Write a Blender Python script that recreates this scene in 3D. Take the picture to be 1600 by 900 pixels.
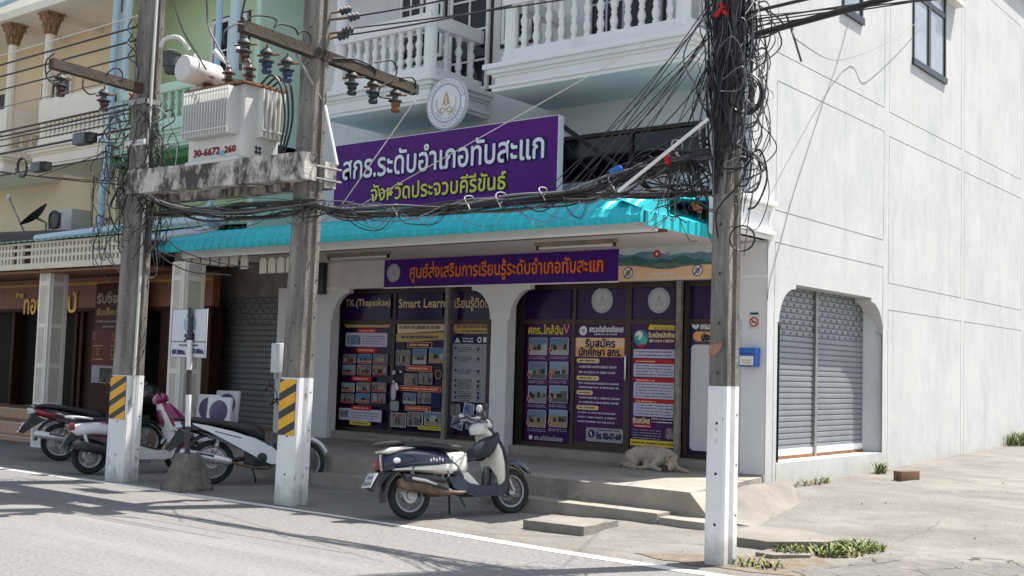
import bpy, bmesh, math, random
from mathutils import Vector, Matrix, Euler
R = math.radians
for o in list(bpy.data.objects):
    bpy.data.objects.remove(o)
scene = bpy.context.scene
col = scene.collection
rng = random.Random(7)

# ------------------------------------------------------------------ camera, sky, sun, exposure
F_PX, PITCH, ROLL, YAW = 1815.3, 0.0687852, 0.03003517, -0.6745996
CAM = Vector((0, 0, 1.6))
_fwd = Vector((math.sin(YAW) * math.cos(PITCH), math.cos(YAW) * math.cos(PITCH), math.sin(PITCH)))
_r0 = Vector((math.cos(YAW), -math.sin(YAW), 0))
_u0 = _r0.cross(_fwd)
_rt = _r0 * math.cos(ROLL) + _u0 * math.sin(ROLL)
_up = -_r0 * math.sin(ROLL) + _u0 * math.cos(ROLL)
cd = bpy.data.cameras.new('camera')
cd.sensor_width = 36
cd.lens = F_PX / 1600 * 36
cd.clip_start, cd.clip_end = 0.1, 2000
cam = bpy.data.objects.new('camera', cd)
cam.matrix_world = Matrix(((_rt.x, _up.x, -_fwd.x, CAM.x), (_rt.y, _up.y, -_fwd.y, CAM.y),
                           (_rt.z, _up.z, -_fwd.z, CAM.z), (0, 0, 0, 1)))
col.objects.link(cam)
scene.camera = cam

SUN = Vector((0.25, 0.43, 1.0)).normalized()
elev = math.asin(SUN.z)
azim = math.atan2(SUN.x, SUN.y)
w = bpy.data.worlds.new('World')
scene.world = w
w.use_nodes = True
nt = w.node_tree
sky = nt.nodes.new('ShaderNodeTexSky')
sky.sky_type = 'NISHITA'
sky.sun_disc = False
sky.sun_elevation = elev
sky.sun_rotation = azim
sky.air_density, sky.dust_density, sky.ozone_density = 1.0, 1.6, 1.0
nt.nodes['Background'].inputs['Strength'].default_value = 0.105
hs_ = nt.nodes.new('ShaderNodeHueSaturation'); hs_.inputs['Saturation'].default_value = 0.55      # sky colour greyed to cut the blue cast in the shade
nt.links.new(sky.outputs[0], hs_.inputs['Color']); nt.links.new(hs_.outputs[0], nt.nodes['Background'].inputs['Color'])
sl = bpy.data.lights.new('sun', 'SUN')
sl.energy, sl.angle, sl.color = 4.3, R(0.5), (1.0, 0.95, 0.87)
so = bpy.data.objects.new('sun', sl)
so.rotation_euler = SUN.to_track_quat('Z', 'Y').to_euler()
col.objects.link(so)
scene.view_settings.view_transform = 'Standard'
scene.view_settings.look = 'None'
scene.view_settings.exposure = 1.1
scene.view_settings.gamma = 1
scene.view_settings.use_curve_mapping = False
scene.render.engine = 'CYCLES'
scene.cycles.use_denoising = True
scene.cycles.max_bounces = 6
scene.cycles.diffuse_bounces = 4
scene.cycles.caustics_reflective = False
scene.cycles.caustics_refractive = False

# ------------------------------------------------------------------ placing: a sight line met with a real plane of the place
def _ray(x, y): return _fwd * F_PX + _rt * (x - 800) - _up * (y - 450)
def on_y(x, y, Y): d = _ray(x, y); return CAM + d * ((Y - CAM.y) / d.y)
def on_x(x, y, X): d = _ray(x, y); return CAM + d * ((X - CAM.x) / d.x)
def on_z(x, y, Z=0.0): d = _ray(x, y); return CAM + d * ((Z - CAM.z) / d.z)

# ------------------------------------------------------------------ materials
MATS = {}
def _nodes(m):
    m.use_nodes = True
    n = m.node_tree
    b = n.nodes['Principled BSDF']
    return n, b
def mat(name, c, rough=0.6, metal=0.0, var=0.12, scale=6.0, bump=0.0, bscale=60.0, coat=0.0, c2=None, lo=0.35, hi=0.65, spec=0.5, stretch=None, detail=5):
    """Principled surface whose colour wanders by noise between c and c2 (c darkened by var when c2 is not given)."""
    if name in MATS: return MATS[name]
    m = bpy.data.materials.new(name)
    n, b = _nodes(m)
    N, L = n.nodes.new, n.links.new
    if len(c) == 3: c = (*c, 1)
    if c2 is None: c2 = tuple(v * (1 - var) for v in c[:3])
    tc = N('ShaderNodeTexCoord'); mp = N('ShaderNodeMapping')
    L(tc.outputs['Object'], mp.inputs[0])
    if stretch: mp.inputs['Scale'].default_value = stretch
    no = N('ShaderNodeTexNoise'); no.inputs['Scale'].default_value = scale; no.inputs['Detail'].default_value = detail
    no.inputs['Roughness'].default_value = 0.65
    L(mp.outputs[0], no.inputs['Vector'])
    cr = N('ShaderNodeValToRGB')
    cr.color_ramp.elements[0].position, cr.color_ramp.elements[1].position = lo, hi
    cr.color_ramp.elements[0].color, cr.color_ramp.elements[1].color = (*c2[:3], 1), c
    L(no.outputs['Fac'], cr.inputs[0]); L(cr.outputs[0], b.inputs['Base Color'])
    b.inputs['Roughness'].default_value = rough
    b.inputs['Metallic'].default_value = metal
    b.inputs['Specular IOR Level'].default_value = spec
    b.inputs['Coat Weight'].default_value = coat
    b.inputs['Coat Roughness'].default_value = 0.08
    if bump:
        n2 = N('ShaderNodeTexNoise'); n2.inputs['Scale'].default_value = bscale; n2.inputs['Detail'].default_value = 6
        L(tc.outputs['Object'], n2.inputs['Vector'])
        bp = N('ShaderNodeBump'); bp.inputs['Strength'].default_value = bump; bp.inputs['Distance'].default_value = 0.02
        L(n2.outputs['Fac'], bp.inputs['Height']); L(bp.outputs[0], b.inputs['Normal'])
    MATS[name] = m
    return m
def stains(m, c, scale, lo, hi, stretch=(1, 1, 1), amount=1.0, seed=0.0):
    """Lays a second, larger set of marks of colour c over a material made by mat()."""
    n = m.node_tree; b = n.nodes['Principled BSDF']; N, L = n.nodes.new, n.links.new
    src = b.inputs['Base Color'].links[0].from_socket
    tc = N('ShaderNodeTexCoord'); mp = N('ShaderNodeMapping'); mp.inputs['Scale'].default_value = stretch
    mp.inputs['Location'].default_value = (seed, seed * 1.7, seed * 0.6)
    L(tc.outputs['Object'], mp.inputs[0])
    no = N('ShaderNodeTexNoise'); no.inputs['Scale'].default_value = scale; no.inputs['Detail'].default_value = 8
    no.inputs['Roughness'].default_value = 0.7
    L(mp.outputs[0], no.inputs['Vector'])
    mr = N('ShaderNodeMapRange'); mr.inputs[1].default_value, mr.inputs[2].default_value = lo, hi
    mr.inputs[3].default_value, mr.inputs[4].default_value = 0, amount
    L(no.outputs['Fac'], mr.inputs[0])
    mx = N('ShaderNodeMix'); mx.data_type = 'RGBA'
    L(mr.outputs[0], mx.inputs[0]); L(src, mx.inputs[6]); mx.inputs[7].default_value = (*c, 1)
    L(mx.outputs[2], b.inputs['Base Color'])
    return m
def cracks(m, c, scale, width, seed=0.0, amount=.85, stretch=(1, 1, 1)):
    """Thin wandering cracks of colour c."""
    n = m.node_tree; b = n.nodes['Principled BSDF']; N, L = n.nodes.new, n.links.new
    src = b.inputs['Base Color'].links[0].from_socket
    tc = N('ShaderNodeTexCoord'); mp = N('ShaderNodeMapping'); mp.inputs['Location'].default_value = (seed, seed, seed); mp.inputs['Scale'].default_value = stretch
    L(tc.outputs['Object'], mp.inputs[0])
    no = N('ShaderNodeTexNoise'); no.inputs['Scale'].default_value = scale * 1.7; no.inputs['Detail'].default_value = 7; L(mp.outputs[0], no.inputs['Vector'])
    mx0 = N('ShaderNodeMix'); mx0.data_type = 'VECTOR'; mx0.inputs[0].default_value = .32 / scale if scale > 1 else .3; L(mp.outputs[0], mx0.inputs[4]); L(no.outputs['Color'], mx0.inputs[5])
    vo = N('ShaderNodeTexVoronoi'); vo.feature = 'DISTANCE_TO_EDGE'; vo.inputs['Scale'].default_value = scale; L(mx0.outputs[1], vo.inputs['Vector'])
    n2 = N('ShaderNodeTexNoise'); n2.inputs['Scale'].default_value = scale * .9; L(mp.outputs[0], n2.inputs['Vector'])
    mw = N('ShaderNodeMapRange'); mw.inputs[1].default_value, mw.inputs[2].default_value = .44, .62; mw.inputs[3].default_value, mw.inputs[4].default_value = 0.0, width; L(n2.outputs['Fac'], mw.inputs[0])
    lt = N('ShaderNodeMath'); lt.operation = 'LESS_THAN'; L(vo.outputs['Distance'], lt.inputs[0]); L(mw.outputs[0], lt.inputs[1])
    am = N('ShaderNodeMath'); am.operation = 'MULTIPLY'; am.inputs[1].default_value = amount; L(lt.outputs[0], am.inputs[0])
    mx = N('ShaderNodeMix'); mx.data_type = 'RGBA'; L(am.outputs[0], mx.inputs[0]); L(src, mx.inputs[6]); mx.inputs[7].default_value = (*c, 1); L(mx.outputs[2], b.inputs['Base Color'])
    return m
def foot(m, c, z0, z1, amount=0.7, scale=3.0):
    """Splash dirt of colour c on the lowest part of a wall (world height z0 full, z1 none)."""
    n = m.node_tree; b = n.nodes['Principled BSDF']; N, L = n.nodes.new, n.links.new
    src = b.inputs['Base Color'].links[0].from_socket
    ge = N('ShaderNodeNewGeometry'); sp = N('ShaderNodeSeparateXYZ'); L(ge.outputs['Position'], sp.inputs[0])
    no = N('ShaderNodeTexNoise'); no.inputs['Scale'].default_value = scale; no.inputs['Detail'].default_value = 8
    L(ge.outputs['Position'], no.inputs['Vector'])
    ad = N('ShaderNodeMath'); ad.operation = 'MULTIPLY_ADD'; ad.inputs[1].default_value = -(z1 - z0) * 1.6
    L(no.outputs['Fac'], ad.inputs[0]); L(sp.outputs['Z'], ad.inputs[2])
    mr = N('ShaderNodeMapRange'); mr.inputs[1].default_value, mr.inputs[2].default_value = z0 - (z1 - z0) * 0.8, z1 - (z1 - z0) * 0.8
    mr.inputs[3].default_value, mr.inputs[4].default_value = amount, 0
    L(ad.outputs[0], mr.inputs[0])
    mx = N('ShaderNodeMix'); mx.data_type = 'RGBA'
    L(mr.outputs[0], mx.inputs[0]); L(src, mx.inputs[6]); mx.inputs[7].default_value = (*c, 1)
    L(mx.outputs[2], b.inputs['Base Color'])
    return m
def photo_mat(name, cols, scale=9.0):
    """A small printed picture: patches of a few colours."""
    if name in MATS: return MATS[name]
    m = bpy.data.materials.new(name); n, b = _nodes(m); N, L = n.nodes.new, n.links.new
    tc = N('ShaderNodeTexCoord'); vo = N('ShaderNodeTexVoronoi'); vo.inputs['Scale'].default_value = scale
    no = N('ShaderNodeTexNoise'); no.inputs['Scale'].default_value = scale * 0.7; no.inputs['Detail'].default_value = 6
    L(tc.outputs['Object'], vo.inputs['Vector']); L(tc.outputs['Object'], no.inputs['Vector'])
    ad = N('ShaderNodeMix'); ad.data_type = 'FLOAT'; ad.inputs[0].default_value = 0.88
    sep = N('ShaderNodeSeparateColor'); L(vo.outputs['Color'], sep.inputs[0])
    L(sep.outputs[0], ad.inputs[2]); L(no.outputs['Fac'], ad.inputs[3])
    cr = N('ShaderNodeValToRGB'); e = cr.color_ramp.elements
    while len(e) < len(cols): e.new(0.5)
    for i, c in enumerate(cols):
        e[i].position = 0.28 + 0.45 * i / (len(cols) - 1); e[i].color = (*c, 1)
    L(ad.outputs[0], cr.inputs[0]); L(cr.outputs[0], b.inputs['Base Color'])
    b.inputs['Roughness'].default_value = 0.5; b.inputs['Specular IOR Level'].default_value = 0.15
    MATS[name] = m
    return m
def flat(name, c, rough=0.6, metal=0.0, coat=0.0, spec=0.15):
    return mat(name, c, rough, metal, var=0.06, scale=3.0, coat=coat, spec=spec)
def glass_mat(name, tint, rough=0.06):
    if name in MATS: return MATS[name]
    m = mat(name, tint, rough, 0, var=0.3, scale=1.5, spec=0.8)
    return m

# ------------------------------------------------------------------ mesh building
class MB:
    """Collects shapes and links them as ONE mesh object; each shape carries a material."""
    def __init__(s): s.v, s.f, s.m, s.mats = [], [], [], []
    def mi(s, m):
        if m not in s.mats: s.mats.append(m)
        return s.mats.index(m)
    def add(s, vs, fs, m):
        k = len(s.v); i = s.mi(m)
        s.v += [Vector(v) for v in vs]
        s.f += [[a + k for a in f] for f in fs]; s.m += [i] * len(fs)
    def box(s, x0, x1, y0, y1, z0, z1, m, bev=0.0, rot=None, at=None):
        if bev:
            b = bmesh.new(); bmesh.ops.create_cube(b, size=1)
            for v in b.verts: v.co = Vector((v.co.x * (x1 - x0), v.co.y * (y1 - y0), v.co.z * (z1 - z0)))
            bmesh.ops.bevel(b, geom=b.edges[:], offset=bev, segments=2, affect='EDGES', profile=0.6)
            c = Vector(((x0 + x1) / 2, (y0 + y1) / 2, (z0 + z1) / 2))
            b.verts.index_update()
            vs = [v.co + c for v in b.verts]; fs = [[v.index for v in f.verts] for f in b.faces]; b.free()
        else:
            vs = [Vector(p) for p in ((x0, y0, z0), (x1, y0, z0), (x1, y1, z0), (x0, y1, z0), (x0, y0, z1), (x1, y0, z1), (x1, y1, z1), (x0, y1, z1))]
            fs = [[3, 2, 1, 0], [4, 5, 6, 7], [0, 1, 5, 4], [1, 2, 6, 5], [2, 3, 7, 6], [3, 0, 4, 7]]
        if rot is not None:
            M = rot if isinstance(rot, Matrix) else Euler(rot).to_matrix()
            p = Vector(at) if at else Vector(((x0 + x1) / 2, (y0 + y1) / 2, (z0 + z1) / 2))
            vs = [M @ (v - p) + p for v in vs]
        s.add(vs, fs, m)
    def prism(s, pts, axis, a, b, m):
        """Polygon pts in the two other axes (xz for 'y', yz for 'x', xy for 'z') pushed from a to b along axis."""
        n = len(pts)
        def P(p, t): return {'y': (p[0], t, p[1]), 'x': (t, p[0], p[1]), 'z': (p[0], p[1], t)}[axis]
        vs = [P(p, a) for p in pts] + [P(p, b) for p in pts]
        ar = sum(pts[i][0] * pts[(i + 1) % n][1] - pts[(i + 1) % n][0] * pts[i][1] for i in range(n))
        o = list(range(n)); flip = (ar > 0) != (axis == 'y')
        if b < a: flip = not flip
        f1 = o[::-1] if flip else o; f2 = [i + n for i in (o if flip else o[::-1])]
        fs = [f1, f2]
        for i in range(n):
            j = (i + 1) % n
            fs.append([i, j, j + n, i + n] if flip else [j, i, i + n, j + n])
        s.add(vs, fs, m)
    def tube(s, path, r, m, seg=6, cap=True, flat=1.0):
        path = [Vector(p) for p in path]
        n = len(path); rs = r if isinstance(r, (list, tuple)) else [r] * n
        vs, fs = [], []; up = None
        for i, p in enumerate(path):
            t = (path[min(i + 1, n - 1)] - path[max(i - 1, 0)])
            t = t.normalized() if t.length > 1e-9 else Vector((0, 0, 1))
            if up is None:
                up = Vector((0, 0, 1)) if abs(t.z) < 0.9 else Vector((0, 1, 0))
            u = (up - t * up.dot(t))
            u = u.normalized() if u.length > 1e-6 else t.orthogonal().normalized()
            v = t.cross(u); up = u
            for k in range(seg):
                a = 2 * math.pi * k / seg
                vs.append(p + u * math.cos(a) * rs[i] + v * math.sin(a) * rs[i] * flat)
        for i in range(n - 1):
            for k in range(seg):
                k2 = (k + 1) % seg
                fs.append([i * seg + k, i * seg + k2, (i + 1) * seg + k2, (i + 1) * seg + k])
        if cap: fs += [list(range(seg))[::-1], [(n - 1) * seg + k for k in range(seg)]]
        s.add(vs, fs, m)
    def lathe(s, prof, m, seg=24, M=None, arc=1.0):
        """prof = (radius, height) pairs turned about z, then moved by M."""
        vs, fs = [], []; n = len(prof); full = arc >= 0.999
        cols = seg if full else seg + 1
        for k in range(cols):
            a = 2 * math.pi * arc * k / seg
            for r, z in prof: vs.append(Vector((r * math.cos(a), r * math.sin(a), z)))
        for k in range(seg):
            k2 = (k + 1) % cols
            for i in range(n - 1): fs.append([k * n + i, k2 * n + i, k2 * n + i + 1, k * n + i + 1])
        if M is not None: vs = [M @ v for v in vs]
        s.add(vs, fs, m)
    def loft(s, secs, m, cap=True):
        n = len(secs[0]); vs = [p for q in secs for p in q]; fs = []
        for i in range(len(secs) - 1):
            for k in range(n):
                k2 = (k + 1) % n
                fs.append([i * n + k, i * n + k2, (i + 1) * n + k2, (i + 1) * n + k])
        if cap: fs += [list(range(n))[::-1], [(len(secs) - 1) * n + k for k in range(n)]]
        s.add(vs, fs, m)
    def ell(s, st, m, n=14, e=2.4, axis='x', flatb=0.0):
        """Loft of rounded sections: st = (pos, low, high, half width[, side shift])."""
        secs = []
        for q in st:
            x, lo, hi, hw = q[:4]; sh = q[4] if len(q) > 4 else 0
            sec = []
            for k in range(n):
                a = 2 * math.pi * k / n + math.pi / n
                c, d = math.cos(a), math.sin(a)
                y = math.copysign(abs(c) ** (2 / e), c) * hw + sh
                z = (lo + hi) / 2 + math.copysign(abs(d) ** (2 / e), d) * (hi - lo) / 2
                sec.append(Vector((x, y, z)) if axis == 'x' else Vector((z, y, x)))
            secs.append(sec)
        s.loft(secs, m)
    def ball(s, c, r, m, seg=12, rot=None):
        r = (r, r, r) if not isinstance(r, (tuple, list)) else r
        b = bmesh.new(); bmesh.ops.create_uvsphere(b, u_segments=seg, v_segments=max(6, seg * 2 // 3), radius=1)
        b.verts.index_update()
        M = (Euler(rot).to_matrix() if rot else Matrix.Identity(3)) @ Matrix.Diagonal(r)
        s.add([M @ v.co + Vector(c) for v in b.verts], [[v.index for v in f.verts] for f in b.faces], m); b.free()
    def sheet(s, rows, m, thick=0.0):
        """Grid of points (rows of equal length) as a surface."""
        n = len(rows[0]); vs = [p for r in rows for p in r]; fs = []
        for i in range(len(rows) - 1):
            for k in range(n - 1):
                fs.append([i * n + k, i * n + k + 1, (i + 1) * n + k + 1, (i + 1) * n + k])
        s.add(vs, fs, m)
    def mesh(s, name, smooth=35):
        me = bpy.data.meshes.new(name)
        me.from_pydata([tuple(v) for v in s.v], [], s.f)
        for m in s.mats: me.materials.append(m)
        me.polygons.foreach_set('material_index', s.m)
        b = bmesh.new(); b.from_mesh(me)
        bmesh.ops.recalc_face_normals(b, faces=b.faces[:])
        b.to_mesh(me); b.free()
        me.update()
        if smooth:
            me.polygons.foreach_set('use_smooth', [True] * len(me.polygons))
            me.set_sharp_from_angle(angle=R(smooth))
        return me
    def build(s, name, parent=None, smooth=35, label=None):
        o = bpy.data.objects.new(name, s.mesh(name, smooth)); col.objects.link(o)
        if parent is not None: o.parent = parent
        if label: o['label'] = label
        return o
def tag(o, label, cat, group=None):
    o['label'], o['category'] = label, cat
    if group: o['group'] = group
    return o
def kind(o, k): o['kind'] = k; return o
def thing(name, label, cat, loc=(0, 0, 0), rz=0.0, group=None):
    o = bpy.data.objects.new(name, None); col.objects.link(o)
    o.location = loc; o.rotation_euler = (0, 0, rz); o.empty_display_size = 0.1
    return tag(o, label, cat, group)
def inst(name, me, parent, loc=(0, 0, 0), rot=(0, 0, 0)):
    o = bpy.data.objects.new(name, me); col.objects.link(o)
    o.parent = parent; o.location = loc; o.rotation_euler = rot
    return o
def text_mesh(body, size, bold=0.0, align='CENTER', squeeze=1.0, depth=0.0):
    """Lettering as plain polygons (x right, y up), its ink box centred on the origin when CENTER."""
    cu = bpy.data.curves.new('lettering', 'FONT'); cu.body = body; cu.size = size; cu.resolution_u = 2
    cu.extrude = depth
    ob = bpy.data.objects.new('lettering', cu); col.objects.link(ob)
    bpy.context.view_layer.update()
    me = bpy.data.meshes.new_from_object(ob.evaluated_get(bpy.context.evaluated_depsgraph_get()))
    bpy.data.objects.remove(ob)
    vs = [Vector((v.co.x * squeeze, v.co.y, v.co.z)) for v in me.vertices]; fs = [list(p.vertices) for p in me.polygons]
    bpy.data.meshes.remove(me)
    if not vs: return [], []
    x0, x1 = min(v.x for v in vs), max(v.x for v in vs); y0, y1 = min(v.y for v in vs), max(v.y for v in vs)
    cx = {'CENTER': (x0 + x1) / 2, 'LEFT': x0, 'RIGHT': x1}[align]
    vs = [v - Vector((cx, (y0 + y1) / 2, 0)) for v in vs]
    if bold:                     # heavier strokes: the same letters laid again a hair to each side
        k = len(vs); V, Fs = list(vs), list(fs)
        for i, (dx, dy) in enumerate(((-bold, 0), (bold, 0), (0, -bold), (0, bold), (-bold * .7, bold * .7), (bold * .7, -bold * .7))):
            V += [v + Vector((dx, dy, 0.0004 * (i + 1))) for v in vs]
            Fs += [[a + k * (i + 1) for a in f] for f in fs]
        vs, fs = V, Fs
    return vs, fs
def put_text(mb, body, c, m, w=None, h=None, face='-y', bold=0.0, lift=0.004, align='CENTER'):
    """Adds lettering to mb, fitted to width w (and height h), facing -y or +x, centred on c."""
    vs, fs = text_mesh(body, 1.0, 0.0, align)
    if not vs: return
    W = max(v.x for v in vs) - min(v.x for v in vs); H = max(v.y for v in vs) - min(v.y for v in vs)
    sx = w / W if w else h / H; sy = h / H if h else sx
    vs, fs = text_mesh(body, 1.0, bold / sx if bold else 0.0, align)
    c = Vector(c); out = []
    for v in vs:
        x, y, z = v.x * sx, v.y * sy, v.z + lift
        out.append(c + (Vector((x, -z, y)) if face == '-y' else Vector((z, x, y)) if face == '+x' else Vector((x, y, z))))
    mb.add(out, fs, m)
def bez(p, n=16):
    """Smooth path through the points p (Catmull-Rom)."""
    p = [Vector(q) for q in p]; q = [p[0] * 2 - p[1]] + p + [p[-1] * 2 - p[-2]]; out = []
    for i in range(1, len(q) - 2):
        for k in range(n):
            t = k / n; a, b, c, d = q[i - 1], q[i], q[i + 1], q[i + 2]
            out.append(0.5 * ((2 * b) + (c - a) * t + (2 * a - 5 * b + 4 * c - d) * t * t + (3 * b - a - 3 * c + d) * t ** 3))
    return out + [p[-1]]
def sag(a, b, s, n=14):
    a, b = Vector(a), Vector(b)
    return [a.lerp(b, i / n) - Vector((0, 0, s * 4 * (i / n) * (1 - i / n))) for i in range(n + 1)]
def rot_to(d):
    """Matrix turning z onto direction d."""
    return Vector(d).normalized().to_track_quat('Z', 'Y').to_matrix().to_4x4()
def place(c, d): return Matrix.Translation(Vector(c)) @ rot_to(d)
# ------------------------------------------------------------------ materials of the place
WHITE_WALL = foot(stains(mat('white painted wall', (.60, .605, .60), .85, var=.09, scale=.9, bump=.10, bscale=18, detail=9),
                  (.41, .445, .465), 2.1, .45, .72, (1, 1.2, .6), .62), (.36, .36, .29), .10, .60, .55)
stains(WHITE_WALL, (.40, .41, .40), 1.6, .58, .72, (1, 4.5, .16), .5, 6); stains(WHITE_WALL, (.36, .37, .37), 7, .64, .72, (1, 1, 1), .4, 2)
WHITE_TRIM = stains(mat('white painted trim', (.84, .84, .83), .75, var=.05, scale=2, bump=.06, bscale=30), (.55, .55, .53), 2.2, .55, .8, (1, 1, .5), .5)
SHADE_WALL = stains(mat('shaded white front paint', (.74, .73, .73), .85, var=.05, scale=1.2, bump=.08, bscale=30), (.45, .45, .45), 1.6, .55, .8, (1.6, 1.6, .5), .5)  # white paint of the building again, tone set brighter for the shaded front
SOFFIT = mat('painted soffit', (.68, .66, .64), .85, var=.08, scale=1.5)
CONC_POLE = stains(mat('weathered pole concrete', (.29, .27, .24), .9, var=.5, scale=5, bump=.35, bscale=40, stretch=(1, 1, .25)), (.075, .07, .066), 3.5, .46, .64, (1.5, 1.5, .20), .9)
POLE_DARK = stains(mat('dark weathered pole concrete', (.24, .225, .21), .9, var=.4, scale=5, bump=.35, bscale=40, stretch=(1, 1, .25)), (.07, .07, .07), 3.0, .50, .7, (1.5, 1.5, .2), .85)
POLE_WHITE = foot(stains(mat('worn white pole paint', (.80, .80, .79), .7, var=.06, scale=6, bump=.1, bscale=40), (.25, .24, .23), 9, .62, .68, (1, 1, .5), .9), (.20, .18, .15), .02, .34, .6, 9)
stains(POLE_WHITE, (.45, .44, .42), 3, .5, .75, (1, 1, .4), .5, 3)
LIMEWASH = stains(mat('limewashed concrete beam', (.62, .60, .55), .9, var=.2, scale=7, bump=.4, bscale=45), (.045, .04, .035), 4.5, .44, .58, (1, 1, .55), .95)
BEAM_DARK = stains(mat('mould blackened concrete', (.20, .18, .15), .95, var=.4, scale=8, bump=.5, bscale=45), (.03, .028, .025), 9, .42, .58, (1.4, 1.4, .4), .95)
CONC = stains(mat('old pavement concrete', (.25, .233, .205), .92, var=.25, scale=1.6, bump=.4, bscale=30), (.12, .11, .10), .9, .50, .72, (1, 1, 1), .65)
STEP = stains(stains(stains(stains(mat('worn step concrete', (.34, .315, .275), .92, var=.2, scale=3, bump=.4, bscale=30), (.15, .14, .125), 1.3, .56, .66, (1, 1, 1.2), .7), (.32, .24, .20), 1.1, .55, .7, (1, 1, 1), .45, 4), (.20, .185, .165), 24, .58, .68, (1, 1, .5), .5, 2), (.10, .092, .082), .9, .57, .63, (.6, 1, 2.5), .75, 9)
RUBBER = mat('tyre rubber', (.022, .022, .022), .85, var=.3, scale=12, bump=.2, bscale=90)
BLACK_PLASTIC = mat('black plastic', (.022, .022, .024), .45, var=.2, scale=8)
GREY_PLASTIC = mat('dull grey plastic', (.07, .07, .075), .6, var=.2, scale=8)
CHROME = mat('chrome', (.55, .55, .56), .22, 1.0, var=.1, scale=8)
STEEL = mat('galvanised steel', (.36, .36, .34), .5, .6, var=.3, scale=12)
ALU = mat('cast aluminium', (.42, .42, .42), .42, .8, var=.15, scale=10)
RUST = mat('rusty metal', (.30, .15, .07), .8, .2, var=.5, scale=10, c2=(.16, .08, .045))
CABLE = mat('black cable sheath', (.018, .018, .02), .5, var=.2, scale=5)
CABLE_GREY = mat('grey cable sheath', (.16, .16, .17), .6, var=.2, scale=5)
CABLE_WHITE = mat('white cable sheath', (.6, .6, .58), .6, var=.1, scale=5)
BROWN_FRAME = mat('bronze window frame', (.055, .035, .030), .45, .3, var=.2, scale=6)
DARK_GLASS = mat('dark tinted glass', (.010, .010, .015), .08, var=.3, scale=1.5, spec=.35)
SKY_GLASS = glass_mat('sky tinted window glass', (.34, .38, .42), .04)  # the sky's reflection is put into the pane's pale base colour
PURPLE_GLASS = mat('purple film on glass', (.028, .009, .075), .2, var=.25, scale=1.3, spec=.22)
PURPLE = mat('purple sign vinyl', (.095, .012, .185), .5, var=.12, scale=1.2, spec=.2)
PURPLE2 = mat('violet banner vinyl', (.068, .015, .21), .55, var=.1, scale=1.5, spec=.15)
VINYL_WHITE = flat('white vinyl', (.78, .78, .78), .5)
PRINT_NAVY = flat('navy print', (.02, .02, .10), .5)
VINYL_LIME = flat('lime yellow vinyl', (.72, .68, .10), .5)
VINYL_YELLOW = flat('yellow print', (.75, .58, .06), .5)
VINYL_ORANGE = flat('orange print', (.88, .28, .05), .5)
VINYL_CREAM = flat('cream print', (.72, .58, .33), .5)
VINYL_RED = flat('red print', (.48, .025, .035), .5)
VINYL_MAROON = flat('maroon print', (.13, .012, .035), .5)
VINYL_PEACH = flat('peach print', (.86, .58, .34), .5)
GOLD = mat('gold lettering', (.62, .36, .07), .3, .6, var=.2, scale=8)
GOLD_PRINT = flat('gold print', (.50, .38, .14), .5)
GREY_PRINT = flat('grey print', (.34, .34, .37), .5)
LILAC_PRINT = flat('pale lilac print', (.55, .52, .66), .5)
TURQ = stains(stains(mat('turquoise painted sheet steel', (.010, .52, .60), .38, var=.1, scale=2.5, spec=.5), (.12, .46, .50), 4, .56, .72, (1, 1, 1), .45), (.10, .16, .15), 7, .60, .70, (1.5, .5, .5), .5, 3)
BLUE_PIPE = mat('pale blue pipe', (.42, .60, .72), .45, var=.1, scale=4)
ROLLER = stains(mat('grey roller shutter steel', (.27, .29, .31), .5, .25, var=.15, scale=3, bump=.05), (.30, .22, .15), 5, .62, .75, (1, 1, .4), .6)
ROLLER_DARK = mat('dark roller shutter steel', (.17, .17, .168), .55, .3, var=.2, scale=3)

# ------------------------------------------------------------------ ground, road
def smooth(a, b, x):
    t = max(0, min(1, (x - a) / (b - a))); return t * t * (3 - 2 * t)
def gz(x, y):
    """Height of the paved ground: the road at 0, the side lane by the white wall climbing."""
    lane = smooth(-8.4, -6.2, x)
    z = .012 + lane * (.055 * smooth(9.0, 10.6, y) + .165 * smooth(10.6, 13.2, y)) + (1 - lane) * .035 * smooth(9.5, 12.5, y)
    z += lane * .024 * max(0, y - 14.5)
    return z if y > 8.55 else -.012
def grid(xs, ys, f): return [[Vector((x, y, f(x, y))) for x in xs] for y in ys]
def span(a, b, s):
    n = max(1, round((b - a) / s)); return [a + (b - a) * i / n for i in range(n + 1)]
pave = stains(stains(stains(mat('lane and footway concrete', (.205, .196, .180), .95, var=.25, scale=1.1, bump=.6, bscale=28, detail=10),
              (.165, .155, .14), .9, .46, .66, (1, 1.5, 1), .85), (.11, .105, .095), 2.3, .58, .70, (1, 1, 1), .65, 3), (.17, .16, .15), 26, .58, .66, (1, 1, 1), .6, 7)
stains(pave, (.27, .253, .222), .8, .50, .68, (.8, 1.3, 1), .7, 11); stains(pave, (.115, .108, .098), .9, .50, .68, (.8, 1.3, 1), .75, 5); stains(pave, (.34, .32, .28), 40, .60, .68, (1, 1, 1), .5, 2); cracks(pave, (.10, .093, .082), .5, .0045, 3, .7)
m = MB()
xs = [-90, -60, -40, -28] + span(-22, 0, .22) + [2, 6, 15, 40, 80]
ys = [-120, -60, -20, 0, 6, 8.3, 8.5, 8.56] + span(8.65, 16, .2) + span(16.5, 34, 1) + [60, 120, 300]
nr = random.Random(3)
m.sheet(grid(xs, ys, lambda x, y: gz(x, y) + (nr.uniform(-.006, .006) if -16 < x < -1 and 8.7 < y < 20 else 0)), pave)
kind(m.build('ground'), 'structure')
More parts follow.
